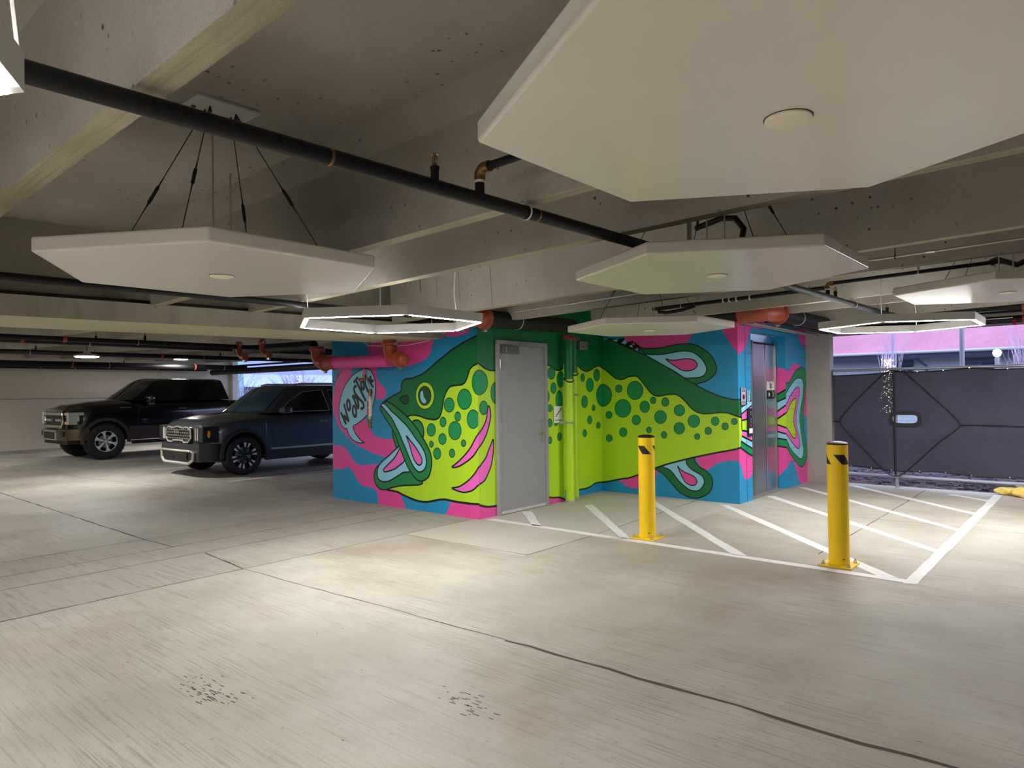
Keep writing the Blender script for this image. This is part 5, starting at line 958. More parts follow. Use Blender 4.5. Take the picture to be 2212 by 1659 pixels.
# ================================================================ hexagonal light rings
def hexlight(cx, cy, z, label, R=.85, cords=2):
    t = thing('hexagon_light', (cx, cy, z), label, 'ceiling light', 'hexagonal ring lights')
    h = .082; w = .045
    Ro = hexpts(cx, cy, R); Ri = hexpts(cx, cy, R - w)
    for k in range(6):
        j = (k + 1) % 6; b = MB()
        A = [Ro[k], Ro[j], Ri[j], Ri[k]]
        b.rings([[(x, y, z + .004) for x, y in A], [(x, y, z + h) for x, y in A]])
        g = b.build('light_bar', M_frame_w, parent=t)
        b = MB(); c = (cx, cy)
        def lerp(p, q, s): return (p[0] + (q[0] - p[0]) * s, p[1] + (q[1] - p[1]) * s)
        o0, o1 = lerp(Ro[k], Ro[j], .035), lerp(Ro[k], Ro[j], .965); i0, i1 = lerp(Ri[k], Ri[j], .035), lerp(Ri[k], Ri[j], .965)
        a0, a1, b0, b1 = lerp(o0, i0, .12), lerp(o1, i1, .12), lerp(o0, i0, .88), lerp(o1, i1, .88)
        b.rings([[(*p, z + .001) for p in (a0, a1, b1, b0)], [(*p, z + .004) for p in (a0, a1, b1, b0)]])
        b.build('led_strip', M_led, parent=g)
        b = MB(); b.rings([[(*p, z + h) for p in (a0, a1, b1, b0)], [(*p, z + h + .0003) for p in (a0, a1, b1, b0)]]); b.build('ceiling_fill_strip', M_up, parent=g)  # added emitter on the bar top, lifts the concrete above
    zd = HD + tl(cx, cy)
    for k in (1, 4, 5, 2)[:max(2, cords)]:
        x, y = Ro[k][0] * .97 + cx * .03, Ro[k][1] * .97 + cy * .03
        b = MB(); n = 6; b.tube([(x + .012 * sin(i * 1.3 + k), y + .012 * cos(i * 1.7), z + h + (zd - z - h) * i / n) for i in range(n + 1)], .004, 6); b.build('white_cord', M_cord, parent=t)
    return t
hexlight(0.955, -2.14, 2.132, 'lit hexagonal ring light hanging left of the mural, above the fish mouth')
hexlight(4.06, 2.48, 2.190, 'lit hexagonal ring light hanging before the fence, right of the elevator')
hexlight(4.10, -6.49, 2.13, 'lit hexagonal ring light, only a corner showing at the left edge')
hexlight(7.9, -7.6, 2.2, 'added fill ring light, unseen behind the right shoulder of the view')  # unseen fixture added to brighten the near floor
hexlight(0.6, -7.9, 2.1, 'added fill ring light, unseen left of the view along the beam')  # out of view, added to even out the floor light
hexlight(6.35, 3.6, 2.3, 'added fill ring light, unseen right of the view near the fence')  # out of view, added to light the elevator wall
# ================================================================ sprinkler pipe running away over the aisle
def ring_coupling(b, c, ax, r, w=.05, mi=0):
    b.lathe(Vector(c) - Vector(ax) * w / 2, ax, [(r * 1.02, 0), (r * 1.22, w * .15), (r * 1.26, w * .5), (r * 1.22, w * .85), (r * 1.02, w)], 18, mi)
def clevis(parent, c, ax, r, ztop, name='pipe_hanger'):
    """steel loop round the pipe on a rod from the deck"""
    c = Vector(c); ax = Vector(ax); side = ax.cross(Vector((0, 0, 1))).normalized(); b = MB()
    b.tube([c + side * (r + .004) * cos(a) + Vector((0, 0, 1)) * (r + .004) * sin(a) for a in [2 * pi * i / 16 for i in range(17)]], .005, 6)
    b.tube([c + Vector((0, 0, r)), c + Vector((0, 0, r + .035))], .010, 8)
    h = b.build(name, M_galv, parent=parent)
    b = MB(); b.cyl(c + Vector((0, 0, r + .03)), (c.x, c.y, ztop), .0045, 8); b.build('hanger_rod', M_galv, parent=h)
def sprinkler(parent, c, h=.05):
    c = Vector(c); b = MB(); b.cyl(c, c + Vector((0, 0, h)), .017, 14); b.cyl(c + Vector((0, 0, h)), c + Vector((0, 0, h + .012)), .020, 14)
    s = b.build('sprinkler_outlet', M_black, parent=parent)
    b = MB(); z = c.z + h + .012
    b.lathe((c.x, c.y, z), (0, 0, 1), [(.011, 0), (.011, .012), (.006, .016)], 12)
    for s_ in (-1, 1): b.tube([(c.x + s_ * .007, c.y, z + .012), (c.x + s_ * .014, c.y, z + .026), (c.x + s_ * .011, c.y, z + .042), (c.x, c.y, z + .050)], .0028, 6)
    b.cyl((c.x, c.y, z + .016), (c.x, c.y, z + .048), .003, 8)
    b.lathe((c.x, c.y, z + .050), (0, 0, 1), [(.019, 0), (.019, .002)], 16)
    b.build('sprinkler_head', M_brass, parent=s)
PX = 3.65; pz = lambda y: 2.432 + 0.0135 * y
t = thing('sprinkler_pipe', (PX, -3, pz(-3)), 'long black sprinkler pipe crossing the ceiling from upper left towards the fence', 'pipe')
b = MB(); b.cyl((PX, -14.5, pz(-14.5)), (PX, 4.15, pz(4.15)), .0305, 20); b.build('pipe', M_black, parent=t, smooth='auto')
b = MB(); ring_coupling(b, (PX, 4.16, pz(4.16)), (0, 1, 0), .034); b.build('end_coupling', M_orange, parent=t)
for y in (-4.62, -3.44):
    b = MB(); b.cyl((PX, y - .006, pz(y)), (PX, y + .006, pz(y)), .0318, 20); b.build('weld_mark', M_brass, parent=t)
clevis(t, (PX, -3.52, pz(-3.52)), (0, 1, 0), .032, HD + tl(PX, -3.52) - .02)
clevis(t, (PX, 2.25, pz(2.25)), (0, 1, 0), .032, HD + tl(PX, 2.25)); clevis(t, (PX, -9.5, pz(-9.5)), (0, 1, 0), .032, HD)
sprinkler(t, (PX, -4.11, pz(-4.11) + .02)); sprinkler(t, (PX, 1.55, pz(1.55) + .02)); sprinkler(t, (PX, 3.85, pz(3.85) + .02))
def branch(y, xe, drop, lab):
    """riser tee, elbow and a branch running along X"""
    z0 = pz(y); t2 = thing('branch_pipe', (PX, y, z0), lab, 'pipe')
    b = MB(); b.cyl((PX, y, z0 + .02), (PX, y, z0 + .075), .021, 14); b.build('riser', M_black, parent=t2, smooth='auto')
    b = MB(); b.lathe((PX, y, z0 + .072), (0, 0, 1), [(.022, 0), (.022, .012)], 14); b.lathe((PX, y, z0 + .09), (0, 0, 1), [(.022, 0), (.022, .006)], 14); b.build('white_tape', M_cord, parent=t2)
    b = MB(); s = 1 if xe > PX else -1
    b.tube([(PX, y, z0 + .085)] + [tuple(p) for p in arc((PX + s * .035, y, z0 + .10), .035, pi, pi / 2, (s, 0, 0), (0, 0, 1), 5)] + [(PX + s * .06, y, z0 + .135)], .025, 14)
    b.build('elbow', M_brass, parent=t2, smooth='auto')
    b = MB(); b.cyl((PX + s * .055, y, z0 + .135), (xe, y, z0 + .135 + TX * (xe - PX)), .019, 14); b.build('branch', M_black, parent=t2, smooth='auto')
    return t2, z0 + .135
t2, zb = branch(-3.84, 5.1, 0, 'short black branch pipe with a brass elbow rising off the long sprinkler pipe')
t3, zb = branch(1.28, 5.05, 0, 'black branch pipe running right from the sprinkler pipe past the panels')
b = MB(); b.tube([(5.0, 1.28, zb + .03), (5.05, 1.28, zb + .05), (5.12, 1.25, zb + .02), (5.2, 1.2, zb - .02), (5.32, 1.2, zb + .03), (5.6, 1.2, zb + .04)], .030, 12, radii=[.03, .034, .026, .024, .024, .024]); b.build('flexible_hose', M_wire, parent=t3, smooth='auto')
clevis(t3, (4.45, 1.28, zb + .02), (1, 0, 0), .02, HD + tl(4.4, 1.3))
# drain hose and drop over the middle panel
t = thing('flexible_hose', (3.95, -1.9, 2.3), 'brown flexible hose arching above the middle hexagonal panel', 'hose')
b = MB(); b.tube([(4.02, -1.95, 2.31), (4.05, -1.92, 2.42), (4.06, -1.9, 2.52), (4.0, -1.88, 2.60), (3.9, -1.86, 2.62), (3.7, -1.8, 2.60)], .019, 12); b.build('hose', M_wire, parent=t, smooth='auto')
t = thing('drop_pipe', (3.70, -1.95, 2.3), 'thick grey pipe stub dropping above the middle hexagonal panel', 'pipe')
b = MB(); b.cyl((3.72, -1.95, 2.36), (3.72, -1.95, 2.62), .020, 14); b.build('pipe', M_galv, parent=t, smooth='auto')
b = MB(); b.cyl((3.72, -1.95, 2.288), (3.72, -1.95, 2.37), .024, 14); b.build('fitting', M_black, parent=t, smooth='auto')
# second pipe along the beam, left
t = thing('sprinkler_pipe', (0.35, -3, 2.3), 'black sprinkler pipe running in front of the concrete beam at left', 'pipe')
b = MB(); b.cyl((0.35, -14.5, 2.27), (0.35, -1.35, 2.335), .028, 16); b.build('pipe', M_black, parent=t, smooth='auto')
clevis(t, (0.35, -1.75, 2.332), (0, 1, 0), .028, HD)
b = MB(); b.cyl((-.70, -14.5, 2.423 + bt(0, -14.5)), (-.70, -.05, 2.423 + bt(0, 0)), .02, 12); tag(b.build('conduit', M_wire, smooth='auto'), 'dark conduit lying on the ledge of the concrete beam', 'conduit')
# silver conduit under the stems
t = thing('conduit', (3, -.19, 2.4), 'long thin silver conduit strung along the ceiling towards the right edge', 'conduit')
b = MB(); b.cyl((.75, -.19, 2.41 + TX * .75), (9.5, -.19, 2.41 + TX * 9.5), .0085, 10); b.build('tube', M_galv, parent=t, smooth='auto')
for x in (1.55, 2.6, 4.78, 6.4):
    b = MB(); z = 2.41 + TX * x; b.cyl((x - .03, -.19, z), (x + .03, -.19, z), .012, 10); b.build('coupling', M_bolt, parent=t)
b = MB(); z = 2.41 + TX * 4.55; b.tube([(4.55, -.19 + .018 * cos(a), z + .018 * sin(a)) for a in [2 * pi * i / 12 for i in range(13)]], .004, 6); b.cyl((4.55, -.19, z + .018), (4.55, -.19, z + .55), .003, 6); b.build('ring_hanger', M_wire, parent=t)

# ================================================================ big black main with orange couplings
def rings2(e, L_, r, w=.05):
    for c, ax in L_:
        b = MB(); ring_coupling(b, c, ax, r, w); b.build('grooved_ring', M_orange, parent=e, smooth='auto')
        for q in (-1, 1):
            s = Vector(ax).cross(Vector((0, 0, 1))).normalized(); p = Vector(c) + Vector(ax).cross(s) * q * r * 1.28
            b = MB(); b.box(p.x - .025, p.x + .025, p.y - .025, p.y + .025, p.z - .016, p.z + .016); b.build('coupling_bolt', M_bolt, parent=e, bevel=.006)
def bolts(b, c, ax, r):
    c = Vector(c); ax = Vector(ax); s = ax.cross(Vector((0, 0, 1))).normalized() if abs(Vector(ax).z) < .9 else Vector((1, 0, 0))
    e = ax.cross(s)
    for q in (-1, 1):
        p = c + e * q * r * 1.28
        b.box(p.x - .025, p.x + .025, p.y - .025, p.y + .025, p.z - .016, p.z + .016)
zm = 2.40
t = thing('main_pipe', (0.3, -.32, zm), 'thick black main pipe turning the mural corner above the grey door', 'pipe')
b = MB(); b.cyl((-.54, -.34, zm - .01), (.16, -.34, zm), .10, 28); b.cyl((.26, -.20, zm), (.26, 1.60, zm + .02), .10, 28); b.build('pipe', M_black, parent=t, smooth='auto')
b = MB(); b.tube([(.08, -.34, zm)] + [tuple(p) for p in arc((.12, -.20, zm), .14, -pi / 2, 0, (1, 0, 0), (0, 1, 0), 8)] + [(.26, -.14, zm)], .112, 24); e = b.build('orange_elbow', M_orange, parent=t, smooth='auto')
rings2(e, [((.09, -.34, zm), (1, 0, 0)), ((.26, -.15, zm), (0, 1, 0))], .112)
for y in (.45, ): clevis(t, (.26, y, zm + .005), (0, 1, 0), .10, HD)
clevis(t, (-.32, -.34, zm - .005), (1, 0, 0), .10, 2.62)
# twin risers
def riser(x, y, r, lab, zsplit):
    t = thing('riser_pipe', (x, y, 0), lab, 'pipe')
    b = MB(); b.cyl((x, y, 0.03), (x, y, zsplit), r, 28); b.build('lower_pipe', PAINT['Y'], parent=t, smooth='auto')
    b = MB(); b.cyl((x, y, zsplit), (x, y, 2.27), r, 28); b.build('upper_pipe', PAINT['G'], parent=t, smooth='auto')
    b = MB(); P = [(x + (r + .002) * cos(a), y + (r + .002) * sin(a), zsplit + .02 * sin(a - 1.0) * 2) for a in [2 * pi * i / 24 for i in range(25)]]
    b.tube(P, .010, 6); b.build('painted_line', M_blk, parent=t)
    b = MB(); b.lathe((x, y, 2.25), (0, 0, 1), [(r * 1.05, 0), (r * 1.3, .01), (r * 1.3, .055), (r * 1.05, .065)], 24); g = b.build('orange_collar', M_orange, parent=t, smooth='auto')
    for s in (-1, 1):
        b = MB(); b.box(x + r * 1.3 - .015, x + r * 1.3 + .012, y + s * r * .6 - .02, y + s * r * .6 + .02, 2.27, 2.30); b.build('collar_bolt', M_bolt, parent=g)
    b = MB(); b.lathe((x, y, 0), (0, 0, 1), [(r * 1.18, 0), (r * 1.18, .03)], 24); b.build('foot_clamp', M_galv, parent=t)
    return t
r1 = riser(.12, 1.715, .060, 'thicker lime and green riser pipe beside the recessed wall', 1.70)
r2 = riser(-.02, 2.03, .056, 'thinner lime and green riser pipe, right of its thicker twin', 1.80)
for tt, x, y, r, z in ((r1, .12, 1.715, .06, 1.10), (r2, -.02, 2.03, .056, 1.48)):
    b = MB(); b.tube([(x + (r + .004) * cos(a), y + (r + .004) * sin(a), z) for a in [2 * pi * i / 20 for i in range(21)]], .010, 6); b.box(x + r - .01, x + r + .012, y - .03, y + .03, z - .016, z + .016); b.box(.002 if y < 1.8 else -.1, x, y - r - .030, y - r - .006, z - .015, z + .015); b.build('pipe_strap', M_galv, parent=tt)
# main above the elevator side
t = thing('main_pipe', (2.5, 3, 2.48), 'thick black main pipe running over the elevator towards the fence', 'pipe')
b = MB(); b.cyl((.4, 2.45, 2.47), (2.3, 2.45, 2.49), .10, 28); b.cyl((2.62, 2.75, 2.49), (2.62, 5.9, 2.49), .10, 28); b.cyl((2.4, 3.0, 2.43), (2.4, 5.9, 2.43), .03, 14); b.build('pipe', M_black, parent=t, smooth='auto')
b = MB(); b.tube([(2.28, 2.45, 2.49)] + [tuple(p) for p in arc((2.42, 2.65, 2.49), .20, -pi / 2, 0, (1, 0, 0), (0, 1, 0), 8)] + [(2.62, 2.80, 2.49)], .115, 24); e = b.build('orange_elbow', M_orange, parent=t, smooth='auto')
rings2(e, [((2.29, 2.45, 2.49), (1, 0, 0)), ((2.62, 2.79, 2.49), (0, 1, 0))], .115, .055)
clevis(t, (2.62, 3.55, 2.49), (0, 1, 0), .10, HD + .05); clevis(t, (1.2, 2.45, 2.48), (1, 0, 0), .10, HD)
for k, (x, z) in enumerate(((2.14, 2.41), (2.19, 2.40), (2.25, 2.405))):
    b = MB(); b.cyl((x, 2.95, z), (x, 5.9, z - .02), .012, 10); tag(b.build('conduit', M_galv, smooth='auto'), ('thin steel conduit over the elevator, closest to the painted blocks', 'thin steel conduit over the elevator, middle one of three', 'thin steel conduit over the elevator, farthest out from the painted blocks')[k], 'conduit', 'conduits over the elevator wall')
t = thing('branch_pipe', (3, 1.9, 2.6), 'thin black pipe with fittings above the far hexagonal panel', 'pipe')
b = MB(); b.cyl((1.72, 1.28, 2.50), (3.62, 1.28, 2.545), .022, 12); b.tube([(1.68, 1.28, 2.50), (1.75, 1.28, 2.50), (1.76, 1.28, 2.46), (1.9, 1.24, 2.44), (2.1, 1.2, 2.45), (2.25, 1.2, 2.48)], .020, 10); b.build('pipe', M_black, parent=t, smooth='auto')
for x in (2.55, 2.62, 2.70, 2.85):
    b = MB(); b.cyl((x, 1.28, 2.522), (x + .014, 1.28, 2.522), .028, 12); b.build('white_ring', M_cord, parent=t)
clevis(t, (2.05, 1.28, 2.507), (1, 0, 0), .022, HD + .03)
# mains above the fence
for z, r, x0, lab in ((2.64, .085, 2.9, 'upper black main pipe along the edge beam above the fence'), (2.46, .050, 2.75, 'lower black main pipe along the edge beam above the fence')):
    t = thing('main_pipe', (5, 5.75, z), lab, 'pipe')
    b = MB(); b.cyl((x0, 5.72, z), (13, 5.72, z), r, 20); b.build('pipe', M_black, parent=t, smooth='auto')
    for x in (3.05, 4.95):
        b = MB(); ring_coupling(b, (x, 5.72, z), (1, 0, 0), r, .05); g = b.build('orange_coupling', M_orange, parent=t)
b = MB(); b.cyl((4.85, 5.6, 2.44), (4.85, 5.6, 2.38), .018, 12); b.lathe((4.85, 5.6, 2.37), (0, 0, 1), [(.01, 0), (.026, .01), (.026, .03), (.01, .04)], 14); vb = b.build('drain_valve', M_red, parent=t)
b = MB(); b.cyl((4.4, 5.6, 2.47), (4.83, 5.6, 2.475), .008, 8); b.build('valve_pipe', M_galv, parent=vb)

# ================================================================ pink pipe with orange elbows in front of the mouth wall
t = thing('standpipe', (-2, -.22, 1.97), 'pink pipe with two rust orange elbows above the speech bubble', 'pipe')
yp = -.22
b = MB(); b.cyl((-2.60, yp, 1.985), (-1.36, yp, 1.965), .084, 28); b.build('pink_pipe', PAINT['P'], parent=t, smooth='auto')
def elbow(xa, s, zc, parent, r=.095, yy=yp):
    """from a vertical drop at xa turning to direction s along X"""
    b = MB(); b.tube([(xa, yy, zc + .25), (xa, yy, zc + .17)] + [tuple(p) for p in arc((xa + s * .15, yy, zc + .15), .15, pi, pi * 1.5, (s, 0, 0), (0, 0, 1), 8)] + [(xa + s * .20, yy, zc)], r, 22)
    e = b.build('orange_elbow', M_orange, parent=parent, smooth='auto')
    for c_, a_x in (((xa, yy, zc + .20), (0, 0, 1)), ((xa + s * .19, yy, zc), (1, 0, 0))):
        b = MB(); ring_coupling(b, c_, a_x, r, .05); b.build('grooved_ring', M_orange, parent=e, smooth='auto')
    for p in ((xa - r * 1.3, yy, zc + .2), (xa + r * 1.3, yy, zc + .2), (xa + s * .19, yy, zc - r * 1.32)):
        b = MB(); b.box(p[0] - .028, p[0] + .028, p[1] - .022, p[1] + .022, p[2] - .018, p[2] + .018); b.build('coupling_bolt', M_bolt, parent=e, bevel=.006)
    return e
elbow(-3.02, 1, 1.985, t)
b = MB(); b.cyl((-2.86, yp, 1.985), (-2.58, yp, 1.985), .097, 24); b.build('orange_tee', M_orange, parent=t, smooth='auto')
elbow(-1.13, 1, 1.96, t, r=.085, yy=-.42)
b = MB(); b.tube([(-.94, -.42, 1.96), (-.88, -.42, 1.96), (-.85, -.42, 1.96), (-.83, -.42, 1.96), (-.82, -.42, 1.96)], .082, 22, radii=[.084, .084, .078, .062, .03]); b.build('end_cap', M_orange, parent=t, smooth='auto')
# gauge assembly by the bubble
t = thing('drain_gauge', (-1.93, -.14, 1.2), 'slim vertical brass drain tube with red and white sleeve beside the speech bubble', 'drain')
gx, gy = -1.90, -.14
b = MB(); b.cyl((gx, gy, 1.46), (gx, gy, 1.23), .030, 16); b.build('white_sleeve', M_frame_w, parent=t, smooth='auto')
b = MB()
for z0, z1 in ((1.35, 1.44), (1.24, 1.34)): b.cyl((gx - .010, gy - .006, z0), (gx - .010, gy - .006, z1), .0285, 16)
b.build('red_band', M_red, parent=t, smooth='auto')
b = MB(); b.cyl((gx, gy, 1.46), (gx, gy, 1.50), .032, 14); b.cyl((gx, gy, 1.19), (gx, gy, 1.23), .032, 14); b.build('steel_nut', M_steel2, parent=t)
b = MB(); b.cyl((gx, gy, 1.50), (gx, gy, 1.60), .018, 12); b.cyl((gx, gy, 1.06), (gx, gy, 1.19), .018, 12); b.lathe((gx, gy, 1.12), (0, 0, 1), [(.024, 0), (.024, .02)], 12); b.lathe((gx, gy, 1.07), (0, 0, 1), [(.024, 0), (.024, .02)], 12); b.build('brass_nipple', M_brass, parent=t, smooth='auto')
b = MB(); b.tube([(gx, gy, 1.155), (gx + .05, gy - .02, 1.155), (gx + .07, gy - .02, 1.165)], .006, 8); b.build('valve_lever', M_bolt, parent=t)
b = MB(); b.tube([(gx - .12, gy, 1.88), (gx - .12, gy, 1.76), (gx - .13, gy, 1.735), (gx - .20, gy, 1.73)], .017, 12); b.build('pink_elbow', PAINT['P'], parent=t, smooth='auto')
b = MB(); b.tube([(gx - .12, gy, 1.80), (gx - .12, gy, 1.75), (gx - .15, gy, 1.735)], .022, 12); b.cyl((gx - .2, gy, 1.73), (gx - .22, gy, 1.73), .026, 12); b.build('brass_elbow', M_brass, parent=t, smooth='auto')
b = MB(); b.tube([(gx - .08, gy, 1.86), (gx - .06, gy, 1.80), (gx - .07, gy, 1.74), (gx - .02, gy, 1.66), (gx, gy, 1.60)], .005, 6); b.build('chain', M_bolt, parent=t)
# white cable looping under the beam end
b = MB(); b.tube([(-2.1, -.10, 2.28), (-1.95, -.12, 2.20), (-1.6, -.06, 2.175), (-1.2, -.05, 2.17), (-.85, -.04, 2.20), (-.50, -.03, 2.30), (-.4, -.03, 2.36)], .006, 8); tag(b.build('cable', M_cord, smooth='auto'), 'white cable sagging under the end of the concrete beam', 'cable')
# emergency light and alarm box on the recessed wall
t = thing('emergency_light', (-.05, 2.35, 2.2), 'clear plastic emergency light high on the recessed wall', 'emergency light')
b = MB(); b.box(-.10, -.03, 2.22, 2.42, 2.14, 2.27); b.build('lamp_box', mat('smoke_clear_plastic', rgb(120, 124, 126), .15), parent=t, bevel=.01)
b = MB()
for y in (2.28, 2.37): b.lathe((-.03, y, 2.18), (1, 0, 0), [(.016, 0), (.018, .01), (.002, .012)], 12)
b.build('lamp_head', M_bolt, parent=t)
b = MB(); b.box(-.108, -.07, 2.08, 2.17, 1.98, 2.12); tag(b.build('alarm_box', mat('dark_red_box', rgb(120, 16, 30), .5), bevel=.01), 'dark red alarm box under the clear emergency light', 'alarm box')

# ================================================================ pipes and lamps in the far bay
for x, r, z, lab in ((-4.6, .035, 2.30, 'black pipe nearest the beam in the far parking bay'), (-6.5, .05, 2.40, 'thick black pipe with orange couplings in the far parking bay'), (-9.6, .045, 2.40, 'black pipe above the cars in the far parking bay'), (-15.2, .08, 2.42, 'heavy black pipe near the white far wall'), (-17.9, .05, 2.44, 'thin dark pipe against the white far wall')):
    t = thing('main_pipe', (x, -4, z), lab, 'pipe')
    b = MB(); b.cyl((x, -14.5, z), (x, 5.25, z), r, 14); b.build('pipe', M_black, parent=t, smooth='auto')
    for y in (-3.0, .3, 3.6):
        b = MB(); ring_coupling(b, (x, y, z), (0, 1, 0), r); b.build('orange_coupling', M_orange, parent=t)
        clevis(t, (x, y + .9, z), (0, 1, 0), r, 2.95)
    for y in (-2.0, 1.6): sprinkler(t, (x, y, z + r))
t = thing('main_pipe', (-10, 5.9, 2.4), 'thick black pipe crossing above the far opening behind the cars', 'pipe')
b = MB(); b.cyl((-18.2, 5.6, 2.36), (-3.2, 5.6, 2.36), .10, 18); b.cyl((-18.2, 5.4, 2.52), (-3.2, 5.4, 2.52), .03, 12); b.build('pipe', M_black, parent=t, smooth='auto')
t = thing('standpipe', (-3.6, -.4, 2.3), 'black pipe with orange elbows behind the beam left of the mural', 'pipe')
b = MB(); b.cyl((-5.4, -.22, 2.30), (-3.1, -.22, 2.26), .07, 18); b.build('pipe', M_black, parent=t, smooth='auto')
elbow(-4.6, 1, 2.13, t, r=.045, yy=-.6); elbow(-3.9, 1, 2.13, t, r=.040, yy=-.6)
for x, y, z, lab in ((-8.0, -1.65, 2.26, 'bright round bay lamp hanging over the aisle before the pickup'), (-14.6, -3.6, 2.5, 'round bay lamp hanging far left beyond the picture edge'), (-14.8, 3.0, 2.62, 'round bay lamp behind the pickup near the far wall'), (-5.0, -6.0, 2.35, 'added round fill lamp, unseen left of the view'), (-11.5, -6.0, 2.45, 'added round fill lamp, unseen farther left of the view')):  # last two are unseen, added to brighten the far bay
    t = thing('bay_lamp', (x, y, z), lab, 'ceiling light')
    b = MB(); b.lathe((x, y, z), (0, 0, 1), [(.20, .0), (.21, .012), (.16, .04), (.06, .06), (.05, .10)], 28); b.build('housing', M_frame_w, parent=t, smooth='auto')
    b = MB(); b.lathe((x, y, z), (0, 0, -1), [(.18, -.002), (.18, .010), (.02, .024)], 28); b.build('lens', M_bay, parent=t)
    b = MB(); b.cyl((x, y, z + .10), (x, y, 2.95), .006, 8); b.build('stem', M_wire, parent=t)
# ================================================================ vehicles
def interp(tab, u):
    if u <= tab[0][0]: return tab[0][1]
    for (a, p), (c, q) in zip(tab, tab[1:]):
        if u <= c: t = (u - a) / (c - a); return p + (q - p) * t
    return tab[-1][1]
def smoothtab(tab, n=6):
    out = []
    for i in range(len(tab) - 1):
        g = lambda j: tab[max(0, min(len(tab) - 1, j))]
        for k in range(n):
            t = k / n; p0, p1, p2, p3 = g(i - 1)[1], g(i)[1], g(i + 1)[1], g(i + 2)[1]
            out.append((tab[i][0] + (tab[i + 1][0] - tab[i][0]) * t, .5 * (2 * p1 + (p2 - p0) * t + (2 * p0 - 5 * p1 + 4 * p2 - p3) * t * t + (3 * p1 - p0 - 3 * p2 + p3) * t ** 3)))
    out.append(tab[-1]); return out
def vehicle(name, loc, label, P):
    """u runs back from the nose (world +Y), v across (world +X is the side seen)"""
    X, Y_ = loc; t = thing(name, (X, Y_, 0), label, 'car')
    Wp = lambda u, v, z: (X + v, Y_ + u, z)
    Lg = P['L']; wt = smoothtab(P['w'], 3); zt = P['zt']; zs = P['zs']; zb = P['zb']
    R = P['archR']; us = sorted(set([round(i * .05, 3) for i in range(int(Lg / .05) + 1)] + [Lg] + [round(c + R * cos(pi * k / 24), 4) for c in P['wheels'] for k in range(25)] + [.01, .03, .08]))
    def low(u):
        z = interp(zb, u)
        for c in P['wheels']:
            if abs(u - c) < R: z = max(z, P['wr'] + .02 + sqrt(max(0, R * R - (u - c) ** 2)) * 1.0)
        return z
    rings = []
    for u in us:
        w = interp(wt, u); a, s_, c_ = low(u), interp(zs, u), interp(zt, u); m1 = a + (s_ - a) * .35; m2 = a + (s_ - a) * .72
        half = [(w - .10, a), (w - .012, a), (w, a + .03), (w + .004, m1), (w - .004, m2), (w - .018, s_ - .06), (w - .040, s_ - .015), (w - .085, s_ + .012), (w * .72, s_ + (c_ - s_) * .72), (w * .35, c_ - .004), (0.0, c_)]
        ring = [Wp(u, v, z) for v, z in half] + [Wp(u, -v, z) for v, z in reversed(half[:-1])]
        rings.append(ring)
    b = MB(); b.rings(rings)
    body = b.build('body', P['paint'], parent=t, smooth='auto')
    # cabin: pillars and roof in body colour, dark glass set in
    c = P['cab']; wb, wr_ = c['wb'], c['wr']; zbelt, zroof = c['belt'], c['roof']
    def cabpt(u, tt, v):                                   # point on the side surface
        return (u, v, zbelt(u) + (zroof - zbelt(u)) * tt)
    def tw(tt): return wb + (wr_ - wb) * tt
    n = 8; rr = []
    A, B_, C_, D = c['u']                                  # windscreen base, roof front, roof rear, rear base
    for k in range(n + 1):
        tt = k / n; te = tt
        u0 = A + (B_ - A) * tt; u1 = D + (C_ - D) * tt; w = tw(tt) - (.03 if k == n else 0); z = lambda u: zbelt(u) + (zroof - zbelt(u)) * tt
        cr = .05 + .02 * tt
        bow = c['bow'] * (1 - tt * .35); V = [-.94 + 1.88 * i / 8 for i in range(9)]
        ring = [(u0 - bow * (1 - (v / .94) ** 2) , v * w, z(u0)) for v in V] + [(u0 + .07, w * .985, z(u0)), (u0 + .2, w, z(u0)), (u1 - .15, w, z(u1)), (u1 - .03, w * .96, z(u1)), (u1, w * .8, z(u1)), (u1, -w * .8, z(u1)), (u1 - .03, -w * .96, z(u1)), (u1 - .15, -w, z(u1)), (u0 + .2, -w, z(u0)), (u0 + .07, -w * .985, z(u0))]
        rr.append([Wp(*p) for p in ring])
    zr2 = zroof + .035
    u0, u1, w = B_ + .12, C_ - .12, wr_ - .16
    rr.append([Wp(*p) for p in [(u0 - c['bow'] * .6 * (1 - (v / .94) ** 2), v * w, zr2 + .012 * (1 - v * v)) for v in V] + [(u0 + .05, w * .985, zr2), (u0 + .2, w, zr2), (u1 - .15, w, zr2), (u1 - .03, w * .96, zr2), (u1, w * .8, zr2), (u1, -w * .8, zr2), (u1 - .03, -w * .96, zr2), (u1 - .15, -w, zr2), (u0 + .2, -w, zr2), (u0 + .05, -w * .985, zr2)]])
    b = MB(); b.rings(rr); cabin = b.build('cabin', P['paint'], parent=t, smooth='auto')
    for side in (1, -1):
        for poly in P['glass']:
            b = MB(); e = .004
            b.prism(poly, lambda u, tt: Wp(u, side * (tw(tt) + e), zbelt(u) + (zroof - zbelt(u)) * tt), lambda u, tt: Wp(u, side * (tw(tt) - .012), zbelt(u) + (zroof - zbelt(u)) * tt))
            g = b.build('side_window', P['glassm'], parent=cabin)
            if P.get('trim') and side > 0:
                b = MB(); pts = [Wp(u, side * (tw(tt) + .006), zbelt(u) + (zroof - zbelt(u)) * tt) for u, tt in poly]
                b.tube(pts + [pts[0]], .007, 6); b.build('window_trim', P['trim'], parent=g)
    b = MB(); N = 10; e = .006; rows = []
